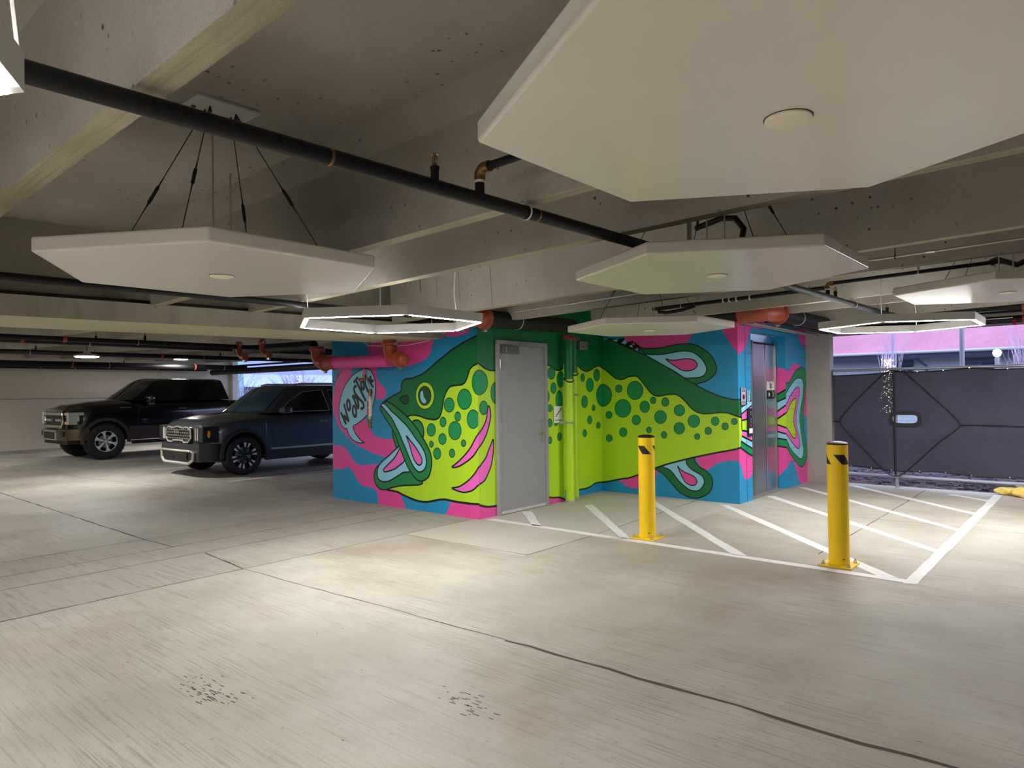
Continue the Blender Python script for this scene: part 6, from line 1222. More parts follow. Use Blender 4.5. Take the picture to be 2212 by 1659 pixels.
    for k in range(7):
        tt = .04 + .88 * k / 6; u0 = A + (B_ - A) * tt; w = tw(tt); row = []
        for i in range(N + 1):
            v = (-1 + 2 * i / N) * .90
            row.append(Wp(u0 - c['bow'] * (1 - tt * .35) * (1 - (v / .94) ** 2) - .016, v * w, zbelt(u0) + (zroof - zbelt(u0)) * tt + e))
        rows.append(row)
    b.add([p for r in rows for p in r], [(i * (N + 1) + j, i * (N + 1) + j + 1, (i + 1) * (N + 1) + j + 1, (i + 1) * (N + 1) + j) for i in range(6) for j in range(N)])
    b.build('windscreen', P['screenm'], parent=cabin, smooth=True)
    for s in (-1, 1):
        b = MB(); u0 = A + .03; b.tube([Wp(u0 - .08, s * .15 + .2, zbelt(u0) + .04), Wp(u0 + .10, s * .15 - .25, zbelt(u0) + .13)], .008, 6); b.build('wiper', M_blk, parent=cabin)
    # wheels
    for k, u in enumerate(P['wheels']):
        for s in (1, -1):
            w = P['track'] - .02
            P['wheel'](t, Wp, u, s, w)
    # doors: shut lines, handles
    for u in P['doorlines']:
        b = MB(); w = interp(wt, u) + .005
        b.tube([Wp(u, w, P['sill'] + .1), Wp(u, w + .002, interp(zs, u) * .62), Wp(u + .01, w - .012, interp(zs, u) - .06)], .004, 4); b.build('door_seam', M_blk, parent=body)
    for u in P['handles']:
        b = MB(); w = interp(wt, u); z = P['hz']; b.tube([Wp(u - .10, w, z), Wp(u - .08, w + .035, z), Wp(u + .08, w + .035, z + .004), Wp(u + .10, w, z)], .013, 8); b.build('door_handle', P['handlem'], parent=t)
    # arch cladding
    for u in P['wheels']:
        for s in (1, -1):
            w = interp(wt, u); b = MB(); pr = []; n = 20
            R1, R2 = R - .012, R + P['lip']
            for i in range(n + 1):
                a = -0.12 + (pi + .24) * i / n; q = []
                for rad, vv in ((R1, w - .05), (R1, w + .022), (R2 - .02, w + .018), (R2, w - .002)):
                    q.append(Wp(u - rad * cos(a), s * vv, P['wr'] + .02 + rad * sin(a)))
                pr.append(q)
            b.rings(pr, closed=True); b.build('wheel_arch_trim', P['clad'], parent=t, smooth='auto')
    # under tray and inner wells so nothing shows through
    b = MB(); b.box(X - P['track'] + .30, X + P['track'] - .30, Y_ + .3, Y_ + Lg - .3, P['sill'] - .0, P['wr'] * 2 + .1); b.build('chassis', M_rub, parent=t)
    return t, Wp, wt
def tyre_profile(R, rw, wd):
    return [(rw, 0.01), (rw + .02, 0), (R - .045, 0), (R - .015, .012), (R, .035), (R, wd - .035), (R - .015, wd - .012), (R - .045, wd), (rw, wd - .01)]
def make_wheel(R, rim, wd, style):
    def f(t, Wp, u, s, w):
        c = Wp(u, s * w, R); ax = (-s, 0, 0)                 # from outer face inwards
        b = MB(); b.lathe(c, ax, tyre_profile(R, rim, wd), 44, cap=False)
        if style == 'pickup':
            for k in range(36):
                a = 2 * pi * k / 36
                for off in (.03, .11, .19):
                    p = (R - .004)
                    q = [Wp(u + p * cos(a), s * (w - off), R + p * sin(a)), Wp(u + p * cos(a + .10), s * (w - off), R + p * sin(a + .10)), Wp(u + p * cos(a + .10), s * (w - off - .06), R + p * sin(a + .10)), Wp(u + p * cos(a), s * (w - off - .06), R + p * sin(a))]
                    cc = Vector(Wp(u, s * (w - off), R)); o = [Vector(v) + (Vector(v) - Vector((Vector(v).x, cc.y, cc.z))).normalized() * .012 for v in q]
                    b.rings([q, o])
        ty = b.build('tyre', M_rub, parent=t, smooth='auto')
        b = MB(); b.lathe(Wp(u, s * (w - .015), R), ax, [(rim + .004, 0), (rim + .004, .02), (rim - .015, .03), (rim - .02, wd - .05), (.002, wd - .06)], 40, cap=False); b.build('rim_barrel', RIMD, parent=ty, smooth='auto')
        b = MB(); b.lathe(Wp(u, s * (w - .010), R), ax, [(rim + .006, .012), (rim + .006, .0), (rim - .012, .0), (rim - .014, .02)], 40, cap=False); r_ = b.build('rim', RIMS if style == 'pickup' else RIMD, parent=ty, smooth='auto')
        def P3(rad, a, d): return Wp(u + rad * cos(a), s * (w - d), R + rad * sin(a))
        if style == 'pickup':
            for k in range(6):
                a = radians(30 + 60 * k + 12); b = MB()
                prof = [(.05, .10), (.10, .085), (.15, .10), (rim * .72, .20), (rim - .012, .23)]
                top = [P3(r, a - h, .02 + (.02 if i == 0 else 0)) for i, (r, h) in enumerate([(.05, .28), (.12, .15), (.19, .16), (rim - .03, .21), (rim - .008, .26)])]
                bot = [P3(r, a + h, .02 + (.02 if i == 0 else 0)) for i, (r, h) in enumerate([(.05, .28), (.12, .15), (.19, .16), (rim - .03, .21), (rim - .008, .26)])]
                tb = [P3(r, a - h * .8, .06) for r, h in [(.05, .28), (.12, .15), (.19, .16), (rim - .03, .21), (rim - .008, .26)]]
                bb = [P3(r, a + h * .8, .06) for r, h in [(.05, .28), (.12, .15), (.19, .16), (rim - .03, .21), (rim - .008, .26)]]
                b.rings([[top[i], bot[i], bb[i], tb[i]] for i in range(5)]); b.build('spoke', RIMS, parent=r_)
        else:
            for k in range(6):
                a = radians(60 * k + 15); b = MB()
                q = [(.05, .30), (.12, .22), (rim - .01, .17)]
                b.rings([[P3(r, a - h, .018), P3(r, a + h, .018), P3(r, a + h, .05), P3(r, a - h, .05)] for r, h in q]); sp = b.build('spoke', M_blk, parent=r_)
                for sg in (-1, 1):
                    b = MB(); b.rings([[P3(r, a + sg * h0, .010), P3(r, a + sg * h1, .010), P3(r, a + sg * h1, .03), P3(r, a + sg * h0, .03)] for r, h0, h1 in ((rim - .10, .13, .235), (rim - .05, .10, .27), (rim - .005, .08, .28))]); b.build('machined_tip', RIMS, parent=r_)
        b = MB(); b.lathe(Wp(u, s * (w - .012), R), ax, [(.001, -.004), (.028, 0), (.036, .012), (.036, .05)], 20); b.build('hub_cap', RIMS if style == 'pickup' else M_blk, parent=ty, smooth='auto')
        b = MB()
        for k in range(6):
            a = radians(60 * k); b.lathe(P3(.062, a, .020), ax, [(.009, -.012), (.009, .02)], 6)
        b.build('lug_nut', M_bolt, parent=ty)
        b = MB(); b.lathe(Wp(u, s * (w - .07), R), ax, [(rim * .62, 0), (rim * .62, .02)], 28); b.build('brake_disc', M_steel2, parent=ty)
    return f
RIMS = mat('machined_alloy', rgb(222, 224, 228), .35, metal=.35)
RIMD = mat('dark_wheel_barrel', rgb(34, 34, 38), .5, metal=.4)
M_chrome = mat('chrome', rgb(214, 212, 208), .12, metal=1.0)
M_satin = mat('satin_silver_trim', rgb(196, 192, 182), .35, metal=.8)
M_gold = mat('bronze_bumper', rgb(96, 84, 66), .3, metal=.7)
M_amber = mat('amber_lens', rgb(250, 140, 20), .25)
M_lens = mat('clear_lamp_lens', rgb(196, 196, 190), .12, metal=.3)
PB = mat('black_car_paint', rgb(7, 8, 14), .18, coat=1.0, spec=.6)
PK = mat('dark_grey_blue_car_paint', rgb(66, 67, 73), .30, metal=.3, coat=1.0)
CL = mat('bronze_grey_cladding', rgb(62, 54, 50), .45, metal=.3)
CK = mat('charcoal_cladding', rgb(36, 37, 42), .55)
GD = mat('privacy_glass', rgb(6, 7, 10), .05, spec=.8, coat=.6)
GW = mat('windscreen_glass', rgb(42, 54, 52), .06, spec=.9, coat=1.0)
GK = mat('blue_tint_windscreen', rgb(40, 66, 78), .05, spec=.9, coat=1.0)
G2 = mat('dark_cabin_glass', rgb(16, 18, 20), .05, spec=.8, coat=.8)
# ---- pickup
XT, YT = -13.90, -.44
P = dict(L=5.7, w=[(0, .80), (.06, .90), (.2, .97), (.45, 1.01), (1.0, 1.02), (5.8, 1.01), (5.9, .98)],
 zb=[(0, .52), (.3, .50), (.9, .46), (5.0, .46), (5.9, .60)], zs=[(0, 1.12), (.05, 1.20), (.3, 1.26), (1.3, 1.36), (5.9, 1.40)],
 zt=[(0, 1.16), (.04, 1.28), (.15, 1.35), (.55, 1.42), (1.2, 1.48), (1.45, 1.45), (5.9, 1.42)],
 wheels=(.78, 4.46), archR=.50, wr=.445, track=1.03, paint=PB, clad=CL, lip=.07, sill=.46,
 cab=dict(u=(1.46, 2.12, 3.84, 4.00), wb=.97, wr=.80, belt=lambda u: 1.43, roof=1.97, bow=.34),
 glass=[[(1.78, .06), (2.34, .82), (2.72, .86), (2.76, .04)], [(2.86, .04), (2.84, .86), (3.62, .84), (3.76, .5), (3.80, .06)]], glassm=GD, screenm=GW, trim=None,
 doorlines=(1.52, 2.87, 4.02), handles=(2.64, 3.80), hz=1.22, handlem=M_chrome, wheel=make_wheel(.445, .255, .29, 'pickup'))
tk, Wp, wt = vehicle('pickup_truck', (XT, YT), 'black crew cab pickup truck with bronze lower trim parked by the white wall', P)
def bx(name, m, parent, u0, u1, v0, v1, z0, z1, bevel=.01):
    b = MB(); x0, y0, _ = Wp(u0, v0, 0); x1, y1, _ = Wp(u1, v1, 0); b.box(min(x0, x1), max(x0, x1), y0, y1, z0, z1); return b.build(name, m, parent=parent, bevel=bevel)
gr = bx('grille', M_blk, tk, -.045, .10, -.62, .62, .78, 1.22)
b = MB(); f = [(-.60, .80), (-.66, .98), (-.62, 1.21), (.62, 1.21), (.66, .98), (.60, .80)]
b.tube([Wp(-.05, v, z) for v, z in f] + [Wp(-.05, *f[0])], .028, 8); b.build('grille_surround', M_chrome, parent=gr, smooth='auto')
for z0, z1, n_ in ((1.10, 1.18, 'grille_bar'), (.95, 1.02, 'grille_bar'), (.80, .865, 'grille_bar')): bx(n_, M_chrome, gr, -.07, -.03, -.60, .60, z0, z1)
b = MB(); b.lathe(Wp(-.07, 0, .985), (0, -1, 0), [(.10, 0), (.10, .014), (.09, .018)], 28); bd = b.build('oval_badge', mat('badge_blue', rgb(30, 44, 90), .3), parent=gr)
for v_ in bd.data.vertices: v_.co.z = (v_.co.z - .985) * .55 + .985
for s in (1, -1):
    hl = bx('headlight', M_blk, tk, -.02, .34, s * .70, s * .985, .88, 1.18, .02)
    bx('lamp_chamber', M_lens, hl, -.035, .30, s * .71, s * .995, 1.10, 1.175); bx('lamp_chamber', M_lens, hl, -.035, .16, s * .71, s * .992, .885, .955); bx('lamp_link', M_lens, hl, -.035, .20, s * .86, s * .994, .955, 1.10)
    for z in (1.135, .92): bx('amber_marker', M_amber, hl, -.04, .0, s * .72, s * .79, z - .025, z + .025, .004)
    b = MB(); b.lathe(Wp(-.06, s * .60, .66), (0, -1, 0), [(.045, 0), (.045, .02), (.03, .024)], 18); b.build('fog_lamp', M_lens, parent=tk)
    mr = MB(); mr.tube([Wp(1.73, s * .98, 1.43), Wp(1.75, s * 1.12, 1.42)], .03, 8); mr = mr.build('mirror', PB, parent=tk)
    bx('mirror_shell', M_chrome, mr, 1.66, 1.82, s * 1.08, s * 1.30, 1.46, 1.54, .03); bx('mirror_glass_case', M_blk, mr, 1.68, 1.82, s * 1.08, s * 1.30, 1.37, 1.47, .03); bx('mirror_skirt', M_chrome, mr, 1.67, 1.81, s * 1.09, s * 1.29, 1.335, 1.375, .015)
b = MB(); n = 9
for z0, z1 in ((.50, .76),):
    pr = []
    for v, u in ((-1.0, .38), (-.98, .14), (-.86, -.04), (-.5, -.11), (0, -.13), (.5, -.11), (.86, -.04), (.98, .14), (1.0, .38)):
        pr.append([Wp(u, v, z0), Wp(u - .015, v, z0 + .10), Wp(u, v, z1), Wp(u + .10, v * .93, z1), Wp(u + .10, v * .93, z0)])
    b.rings(pr)
bm_ = b.build('bumper', M_gold, parent=tk, smooth='auto')
bx('bumper_bright_edge', M_chrome, bm_, -.155, -.10, -.44, .44, .70, .745); bx('bumper_bright_edge', M_chrome, bm_, -.155, -.10, -.44, .44, .50, .54)
for s in (1, -1): bx('bumper_bright_edge', M_chrome, bm_, -.155, -.08, s * .40, s * .47, .50, .745)
bx('bumper_intake', M_blk, bm_, -.16, -.06, -.40, .40, .55, .70)
for s in (1, -1): bx('fog_recess', M_blk, bm_, -.10, .06, s * .54, s * .80, .59, .72)
bx('air_dam', M_blk, tk, -.02, .5, -.85, .85, .40, .51)
b = MB(); b.face([Wp(1.30, 1.026, .47), Wp(3.95, 1.026, .47), Wp(3.95, 1.026, .80), Wp(1.30, 1.026, .80)]); b.build('lower_door_trim', CL, parent=tk)
b = MB(); b.tube([Wp(1.36, 1.04, .40), Wp(3.9, 1.04, .40)], .045, 8); b.build('running_board', M_rub, parent=tk)
b = MB(); b.prism([(1.58, .955), (1.67, .985), (1.76, .955), (1.67, .925)], lambda u, z: Wp(u, 1.024, z), lambda u, z: Wp(u, 1.034, z)); b.box(*[f_ for f_ in (Wp(0, 1.024, 0)[0], Wp(0, 1.034, 0)[0], Wp(1.60, 0, 0)[1], Wp(1.74, 0, 0)[1], .895, .906)]); b.build('fender_badge', M_chrome, parent=tk)
b = MB()
for k in range(8): b.box(Wp(0, 1.012, 0)[0], Wp(0, 1.024, 0)[0], Wp(1.08 + k * .034, 0, 0)[1], Wp(1.104 + k * .034, 0, 0)[1], 1.255, 1.285)
b.build('hood_side_badge', M_dgrey, parent=tk)
# ---- sport utility car
XK, YK = -7.77, -.11
P = dict(L=4.85, w=[(0, .66), (.05, .78), (.18, .88), (.45, .955), (1.0, .99), (4.3, .99), (4.8, .95), (5.0, .86)],
 zb=[(0, .34), (.3, .28), (.9, .26), (4.2, .26), (5.0, .40)], zs=[(0, .90), (.06, .97), (.3, 1.02), (1.3, 1.11), (3.5, 1.17), (5.0, 1.19)],
 zt=[(0, .95), (.04, 1.03), (.15, 1.09), (.6, 1.16), (1.2, 1.22), (1.45, 1.20), (5.0, 1.20)],
 wheels=(.78, 3.68), archR=.445, wr=.378, track=.995, paint=PK, clad=CK, lip=.055, sill=.27,
 cab=dict(u=(1.26, 1.90, 4.20, 4.72), wb=.94, wr=.70, belt=lambda u: 1.18, roof=1.70, bow=.30),
 glass=[[(1.52, .03), (1.84, .46), (2.18, .80), (2.66, .87), (2.72, .03)], [(2.84, .03), (2.80, .87), (3.62, .86), (3.66, .03)], [(3.78, .03), (3.74, .85), (4.15, .75), (4.4, .1)]], glassm=G2, screenm=GK, trim=M_satin,
 doorlines=(1.36, 2.78, 3.74), handles=(2.54, 3.58), hz=.98, handlem=M_satin, wheel=make_wheel(.378, .262, .25, 'suv'))
kv, Wp, wt = vehicle('suv_car', (XK, YK), 'dark grey sport utility car with silver grille parked beside the mural wall', P)
kg = bx('grille', M_blk, kv, -.04, .1, -.50, .50, .66, .93)
b = MB(); f = [(-.42, .66), (-.54, .74), (-.52, .90), (-.40, .945), (-.22, .925), (0, .955), (.22, .925), (.40, .945), (.52, .90), (.54, .74), (.42, .66), (.25, .655), (.20, .69), (-.20, .69), (-.25, .655)]
b.tube([Wp(-.055, v, z) for v, z in f] + [Wp(-.055, *f[0])], .018, 8); b.build('grille_surround', M_satin, parent=kg)
for i in range(13):
    for j in range(4):
        v = -.46 + i * .074 + (.037 if j % 2 else 0); z = .73 + j * .055
        if abs(v) > .50: continue
        b = MB() if (i == 0 and j == 0) else b
        b.add([Wp(-.05, v - .028, z), Wp(-.07, v, z + .018), Wp(-.05, v + .028, z), Wp(-.07, v, z - .018), Wp(-.045, v, z)], [(0, 1, 4), (1, 2, 4), (2, 3, 4), (3, 0, 4)])
b.build('grille_mesh', M_satin, parent=kg)
text('KIA', .10, M_satin, kg, Wp(-.085, 0, .855), (radians(90), 0, 0), sx=1.4)
for s in (1, -1):
    hl = bx('headlight', M_blk, kv, -.02, .30, s * .62, s * .93, .66, .96, .02)
    for k in range(3): bx('light_bar', M_lens, hl, -.035 + k * .012, .06, s * (.65 + k * .06), s * (.69 + k * .06), .70, .93, .006)
    b = MB(); c = Wp(.10, s * .935, .82); b.lathe(c, (s, 0, 0), [(.028, -.04), (.028, .006), (.02, .014)], 18); am = b.build('amber_marker', M_amber, parent=hl)
    for v_ in am.data.vertices: v_.co.z = (v_.co.z - .82) * 2.4 + .82
    mr = MB(); mr.tube([Wp(1.54, s * .93, 1.20), Wp(1.57, s * 1.02, 1.18)], .025, 8); mr = mr.build('mirror', CK, parent=kv)
    bx('mirror_shell', PK, mr, 1.48, 1.66, s * 1.0, s * 1.21, 1.16, 1.29, .04); bx('mirror_edge', M_satin, mr, 1.65, 1.665, s * 1.01, s * 1.20, 1.18, 1.28, .004)
    b = MB(); b.tube([Wp(2.05, s * .66, 1.745), Wp(2.2, s * .67, 1.775), Wp(3.95, s * .67, 1.775), Wp(4.15, s * .66, 1.74)], .014, 8); b.build('roof_rail', M_satin, parent=kv)
b = MB(); pr = []
for v, u in ((-.93, .34), (-.90, .12), (-.80, -.02), (-.4, -.08), (0, -.09), (.4, -.08), (.80, -.02), (.90, .12), (.93, .34)):
    pr.append([Wp(u, v, .30), Wp(u - .02, v, .42), Wp(u, v, .63), Wp(u + .1, v * .93, .63), Wp(u + .1, v * .93, .30)])
b.rings(pr); kb = b.build('bumper', CK, parent=kv, smooth='auto')
b = MB(); f = [(-.62, .50), (-.68, .47), (-.66, .34), (-.52, .27), (.52, .27), (.66, .34), (.68, .47), (.62, .50)]
b.tube([Wp(-.11 + .12 * abs(v) ** 3, v, z) for v, z in f], .030, 8); b.tube([Wp(-.12 + .1 * abs(v) ** 3, v, .505) for v in (-.62, -.3, 0, .3, .62)], .024, 8); b.build('silver_skid_frame', M_satin, parent=kb, smooth='auto')
for s in (1, -1): bx('lower_intake', M_blk, kb, -.115, -.05, s * .05, s * .48, .345, .455)
b = MB(); b.box(Wp(0, .99, 0)[0], Wp(0, 1.006, 0)[0], Wp(1.32, 0, 0)[1], Wp(3.24, 0, 0)[1], .455, .495); b.build('side_trim_strip', M_satin, parent=kv, bevel=.004)
b = MB(); b.face([Wp(1.24, 1.0, .27), Wp(3.26, 1.0, .27), Wp(3.26, .999, .45), Wp(1.24, .999, .45)]); b.build('sill_cladding', CK, parent=kv)
# ================================================================ outside: ground, fence, building, trees
def blades_ground():
    b = MB(); b.box(-60, 60, 5.951, 60, -.6, -.06)
    b.box(-90, -18.71, -40, 60, -.7, -.12)
    return b
M_straw = concrete('straw_mulch_ground', rgb(70, 60, 72), rgb(40, 34, 44), streak=(14, 46, 1), rough=.9)
M_grass = mat('grass_lawn', rgb(120, 168, 130), .9, noise=.3, scale=30)
struct(blades_ground().build('ground', M_straw, origin=(0, 0, 0)))
# loose straw lying along the slab edge: uncountable
b = MB(); random.seed(5)
for i in range(15000):
    x, y = random.uniform(2.3, 7.5), 5.98 + abs(random.gauss(0, 1.5)); a = random.uniform(-.6, .6) + (pi if random.random() < .5 else 0); l = random.uniform(.05, .16); z = -.055 + random.uniform(0, .10) * max(0, min(1, (y - 5.95) * 3))
    dx, dy = cos(a) * l, sin(a) * l; w = .004
    b.face([(x, y, z), (x + dx, y + dy, z + random.uniform(-.02, .03)), (x + dx, y + dy + w, z + .012), (x, y + w, z + .008)], random.choice((0, 0, 0, 1, 2)))
tag(b.build('straw_mulch', [mat('straw_pale', rgb(190, 176, 180), .8), mat('straw_violet', rgb(150, 132, 150), .8), mat('straw_dark', rgb(70, 60, 66), .9)], recalc=False), 'loose pale straw mulch lying under the fence along the slab edge', 'straw', kind='stuff')
# ---- fence gate panel with screen
FY = 5.80
M_fpipe = mat('galvanised_fence_pipe', rgb(168, 172, 180), .4, metal=.6)
fn = thing('fence_panel', (4, FY, 0), 'chain link fence panel covered with a black windscreen mesh', 'fence')
b = MB(); b.cyl((2.43, FY, 1.815), (8.6, FY, 1.815), .021, 12); b.build('top_rail', M_fpipe, parent=fn, smooth='auto')
b = MB(); b.cyl((2.43, FY, .17), (8.6, FY, .17), .021, 12); b.build('bottom_rail', M_fpipe, parent=fn, smooth='auto')
for x in (2.45, 3.335, 5.9, 8.5):
    b = MB(); b.cyl((x, FY, 0 if x != 2.45 else .0), (x, FY, 1.80), .024, 12); b.build('fence_post', M_fpipe, parent=fn, smooth='auto')
# chain link: diamonds show above the screen, through its window and under it
b = MB(); s = .055
def wire(p, q): b.tube([p, q], .0016, 3)
for i in range(-34, 60):
    x = 2.45 + i * .11
    z0, z1 = .19, 1.80
    for sg in (1, -1):
        a = (x, z0); c = (x + sg * (z1 - z0), z1)
        # clip to the panel
        t0, t1 = 0.0, 1.0
        for (p, q) in ((c[0] - a[0], a[0]),):
            for lim, dr in ((2.45, 1), (6.6, -1)):
                v0, v1 = (a[0] - lim) * dr, (c[0] - lim) * dr
                if v0 < 0 and v1 < 0: t0, t1 = 1, 0
                elif v0 < 0: t0 = max(t0, -v0 / (v1 - v0))
                elif v1 < 0: t1 = min(t1, v0 / (v0 - v1))
        if t1 > t0: wire((a[0] + (c[0] - a[0]) * t0, FY + .012 * sg, a[1] + (c[1] - a[1]) * t0), (a[0] + (c[0] - a[0]) * t1, FY + .012 * sg, a[1] + (c[1] - a[1]) * t1))
b.build('chain_link', M_fpipe, parent=fn, recalc=False)
# screen fabric, sagging top and bottom edges, with an oval wind window
m, nt, p_ = nodes('black_mesh_fabric'); L = nt.links
p_.inputs['Base Color'].default_value = rgb(36, 36, 50); p_.inputs['Roughness'].default_value = .8
tc = nt.nodes.new('ShaderNodeTexCoord'); mp = nt.nodes.new('ShaderNodeMapping'); mp.inputs['Scale'].default_value = (6, 1, 120); L.new(tc.outputs['Object'], mp.inputs[0])
nz = nt.nodes.new('ShaderNodeTexNoise'); nz.inputs['Scale'].default_value = 2.0; nz.inputs['Detail'].default_value = 6; L.new(mp.outputs[0], nz.inputs[0])
rp = nt.nodes.new('ShaderNodeMapRange'); L.new(nz.outputs[0], rp.inputs[0]); rp.inputs[1].default_value = .5; rp.inputs[2].default_value = .75; rp.inputs[3].default_value = 1.0; rp.inputs[4].default_value = .86
L.new(rp.outputs[0], p_.inputs['Alpha'])
rc = nt.nodes.new('ShaderNodeMix'); rc.data_type = 'RGBA'; L.new(nz.outputs[0], rc.inputs[0]); rc.inputs[6].default_value = rgb(26, 26, 38); rc.inputs[7].default_value = rgb(74, 74, 98); L.new(rc.outputs[2], p_.inputs['Base Color']); MATS['black_mesh_fabric'] = m
top = [(2.45, 1.735), (2.9, 1.745), (3.2, 1.765), (3.33, 1.775), (3.6, 1.765), (3.95, 1.775), (4.32, 1.805), (4.6, 1.775), (5.2, 1.78), (6.6, 1.80), (8.6, 1.78)]
bot = [(2.45, .30), (2.9, .285), (3.33, .255), (3.9, .27), (4.4, .235), (4.95, .255), (6.6, .26), (8.6, .28)]
def screen_y(x, z): return FY - .045 + .012 * sin(x * 5.1 + z * 2.3) + .008 * sin(z * 9 + x * 3) - .03 * max(0, 1 - abs((x - 3.33) - (z - 1) * .2) * 3)
b = MB(); NX, NZ = 124, 30; hx0, hx1, hz0, hz1 = 3.305, 3.645, .985, 1.125
vid = {}
for i in range(NX + 1):
    for j in range(NZ + 1):
        x = 2.45 + 6.15 * i / NX; z = interp(bot, x) + (interp(top, x) - interp(bot, x)) * j / NZ
        vid[i, j] = (x, z)
for i in range(NX):
    for j in range(NZ):
        q = [vid[i, j], vid[i + 1, j], vid[i + 1, j + 1], vid[i, j + 1]]
        cx_, cz_ = sum(p[0] for p in q) / 4, sum(p[1] for p in q) / 4
        if hx0 < cx_ < hx1 and hz0 < cz_ < hz1: continue
        b.face([(x, screen_y(x, z), z) for x, z in q])
sc = b.build('windscreen_mesh', m, parent=fn, smooth=True, recalc=False)
b = MB(); b.tube([(x, screen_y(x, z) - .004, z) for x, z in [(2.45 + .08 * i, interp(top, 2.45 + .08 * i) - .006) for i in range(77)]], .010, 6)
b.tube([(x, screen_y(x, z) - .004, z) for x, z in [(2.45 + .08 * i, interp(bot, 2.45 + .08 * i) + .006) for i in range(77)]], .010, 6); b.build('hem', M_blk, parent=fn)
b = MB(); O = []; I = []
for k in range(32):
    a = 2 * pi * k / 32; ce, se = abs(cos(a)) ** .55 * (1 if cos(a) >= 0 else -1), abs(sin(a)) ** .55 * (1 if sin(a) >= 0 else -1)
    O.append((3.475 + .215 * ce, 1.055 + .115 * se)); I.append((3.475 + .165 * ce, 1.055 + .066 * se))
yy = FY - .075
b.rings([[(x, yy, z) for x, z in O], [(x, yy - .012, z) for x, z in O], [(x, yy - .012, z) for x, z in I], [(x, yy, z) for x, z in I], [(x, yy, z) for x, z in O]], cap=False); b.build('window_frame', M_rub, parent=sc)
def cord(pts, r, name='black_cord'):
    b = MB(); b.tube([(x, screen_y(x, z) - .012, z) for x, z in pts], r, 6); return b.build(name, M_rub, parent=fn)
dm = [(3.33, 1.79), (3.22, 1.76), (3.05, 1.60), (2.8, 1.34), (2.60, 1.10), (2.555, 1.0), (2.62, .88), (2.85, .62), (3.1, .35), (3.25, .21), (3.33, .185), (3.42, .21), (3.6, .39), (3.9, .71), (4.12, .90), (4.175, .98), (4.12, 1.08), (3.9, 1.32), (3.65, 1.58), (3.48, 1.75), (3.33, 1.79)]
cord(spline(dm, False, 4), .010); cord([(3.335, .2 + .08 * i) for i in range(20)], .016); cord([(4.175 + .15 * i, .975 + .004 * sin(i)) for i in range(28)], .009); cord([(2.45, 1.0), (2.56, .995)], .009)
for x in (2.7, 3.0, 3.28, 3.65, 3.98, 4.3, 4.75, 5.1):
    for tb in (top, bot):
        if tb is top and x < 3.2: continue
        z = interp(tb, x) + (.0 if tb is top else .012); b = MB(); b.lathe((x, screen_y(x, z) - .012, z), (0, -1, 0), [(.010, 0), (.010, .003)], 10); b.build('grommet', M_bolt, parent=sc)
# sandbags
def bag(name, c, s, m, lab, rz, cat='sandbag', grp=None):
    b = MB(); N = 14; R = []
    for i in range(N + 1):
        ph = -pi / 2 + pi * i / N; r = []
        for j in range(20):
            th = 2 * pi * j / 20; k = 1 + .10 * sin(3 * th + i * .7) + .06 * sin(7 * th + i)
            x = cos(ph) ** .6 * cos(th) * s[0] * k if cos(ph) > 0 else 0; y = (cos(ph) ** .6 if cos(ph) > 0 else 0) * sin(th) * s[1] * k; z = sin(ph) * s[2] * (1 + .15 * sin(5 * th))
            r.append((c[0] + x * cos(rz) - y * sin(rz), c[1] + x * sin(rz) + y * cos(rz), c[2] + s[2] + z))
        R.append(r)
    b.rings(R); o = b.build(name, m, smooth=True); tag(o, lab, cat, grp); return o
MS = mat('yellow_sandbag_weave', rgb(238, 206, 110), .8, noise=.15, scale=14, bump=.6, bscale=90)
bag('sandbag', (4.72, 5.86, .0), (.16, .10, .05), MS, 'leftmost yellow sandbag lying on the fence foot', .1)
bag('sandbag', (4.90, 5.72, .0), (.14, .11, .065), MS, 'yellow sandbag standing proud in the middle of the heap', .6)
bag('sandbag', (5.14, 5.74, .0), (.17, .11, .06), MS, 'yellow sandbag at the right edge of the picture', -.2)
bag('plastic_bag', (5.05, 5.98, .08), (.24, .12, .05), mat('white_poly_bag', rgb(226, 230, 236), .4, bump=.4, bscale=30), 'white plastic sack lying behind the yellow sandbags', .1, 'bag')

# ---- low building beyond the fence
M_roof = concrete('red_shingle_roof', rgb(212, 146, 164), rgb(190, 122, 144), streak=(10, 90, 60), rough=.9)
M_side = mat('pale_siding', rgb(206, 214, 220), .7, noise=.03)
bd = thing('building', (0, 21, 0), 'low pale building with a broad red shingle roof beyond the fence', 'building')
b = MB(); b.box(-22, 30, 21.0, 21.3, -1.2, 2.85)
for k in range(12): b.box(-22, 30, 20.99, 21.0, .2 + k * .19, .212 + k * .19)
b.build('wall', M_side, parent=bd)
b = MB(); b.box(-22.5, 30.5, 20.2, 21.0, 2.62, 2.70); b.build('soffit', mat('blue_grey_soffit', rgb(92, 102, 122), .7), parent=bd)
b = MB(); b.rings([[(-22.8, 20.1, 2.72), (-22.8, 27.5, 7.4), (-22.8, 27.5, 7.2), (-22.8, 20.1, 2.60)], [(30.8, 20.1, 2.72), (30.8, 27.5, 7.4), (30.8, 27.5, 7.2), (30.8, 20.1, 2.60)]]); b.build('roof', M_roof, parent=bd)
b = MB(); b.tube([(-22.8, 20.05, 2.70), (30.8, 20.05, 2.70)], .05, 8); b.build('gutter', M_frame_w, parent=bd)
b = MB(); b.box(-22.8, 30.8, 20.09, 20.12, 2.50, 2.64); b.build('fascia', mat('dark_blue_fascia', rgb(44, 52, 76), .6), parent=bd)
for x in (1.28, 4.2):
    b = MB(); b.tube([(x - .25, 20.1, 2.6), (x - .2, 20.3, 2.5), (x, 20.9, 2.25), (x, 20.92, -.5)], .045, 8); b.build('downspout', mat('blue_downspout', rgb(84, 104, 140), .5), parent=bd)
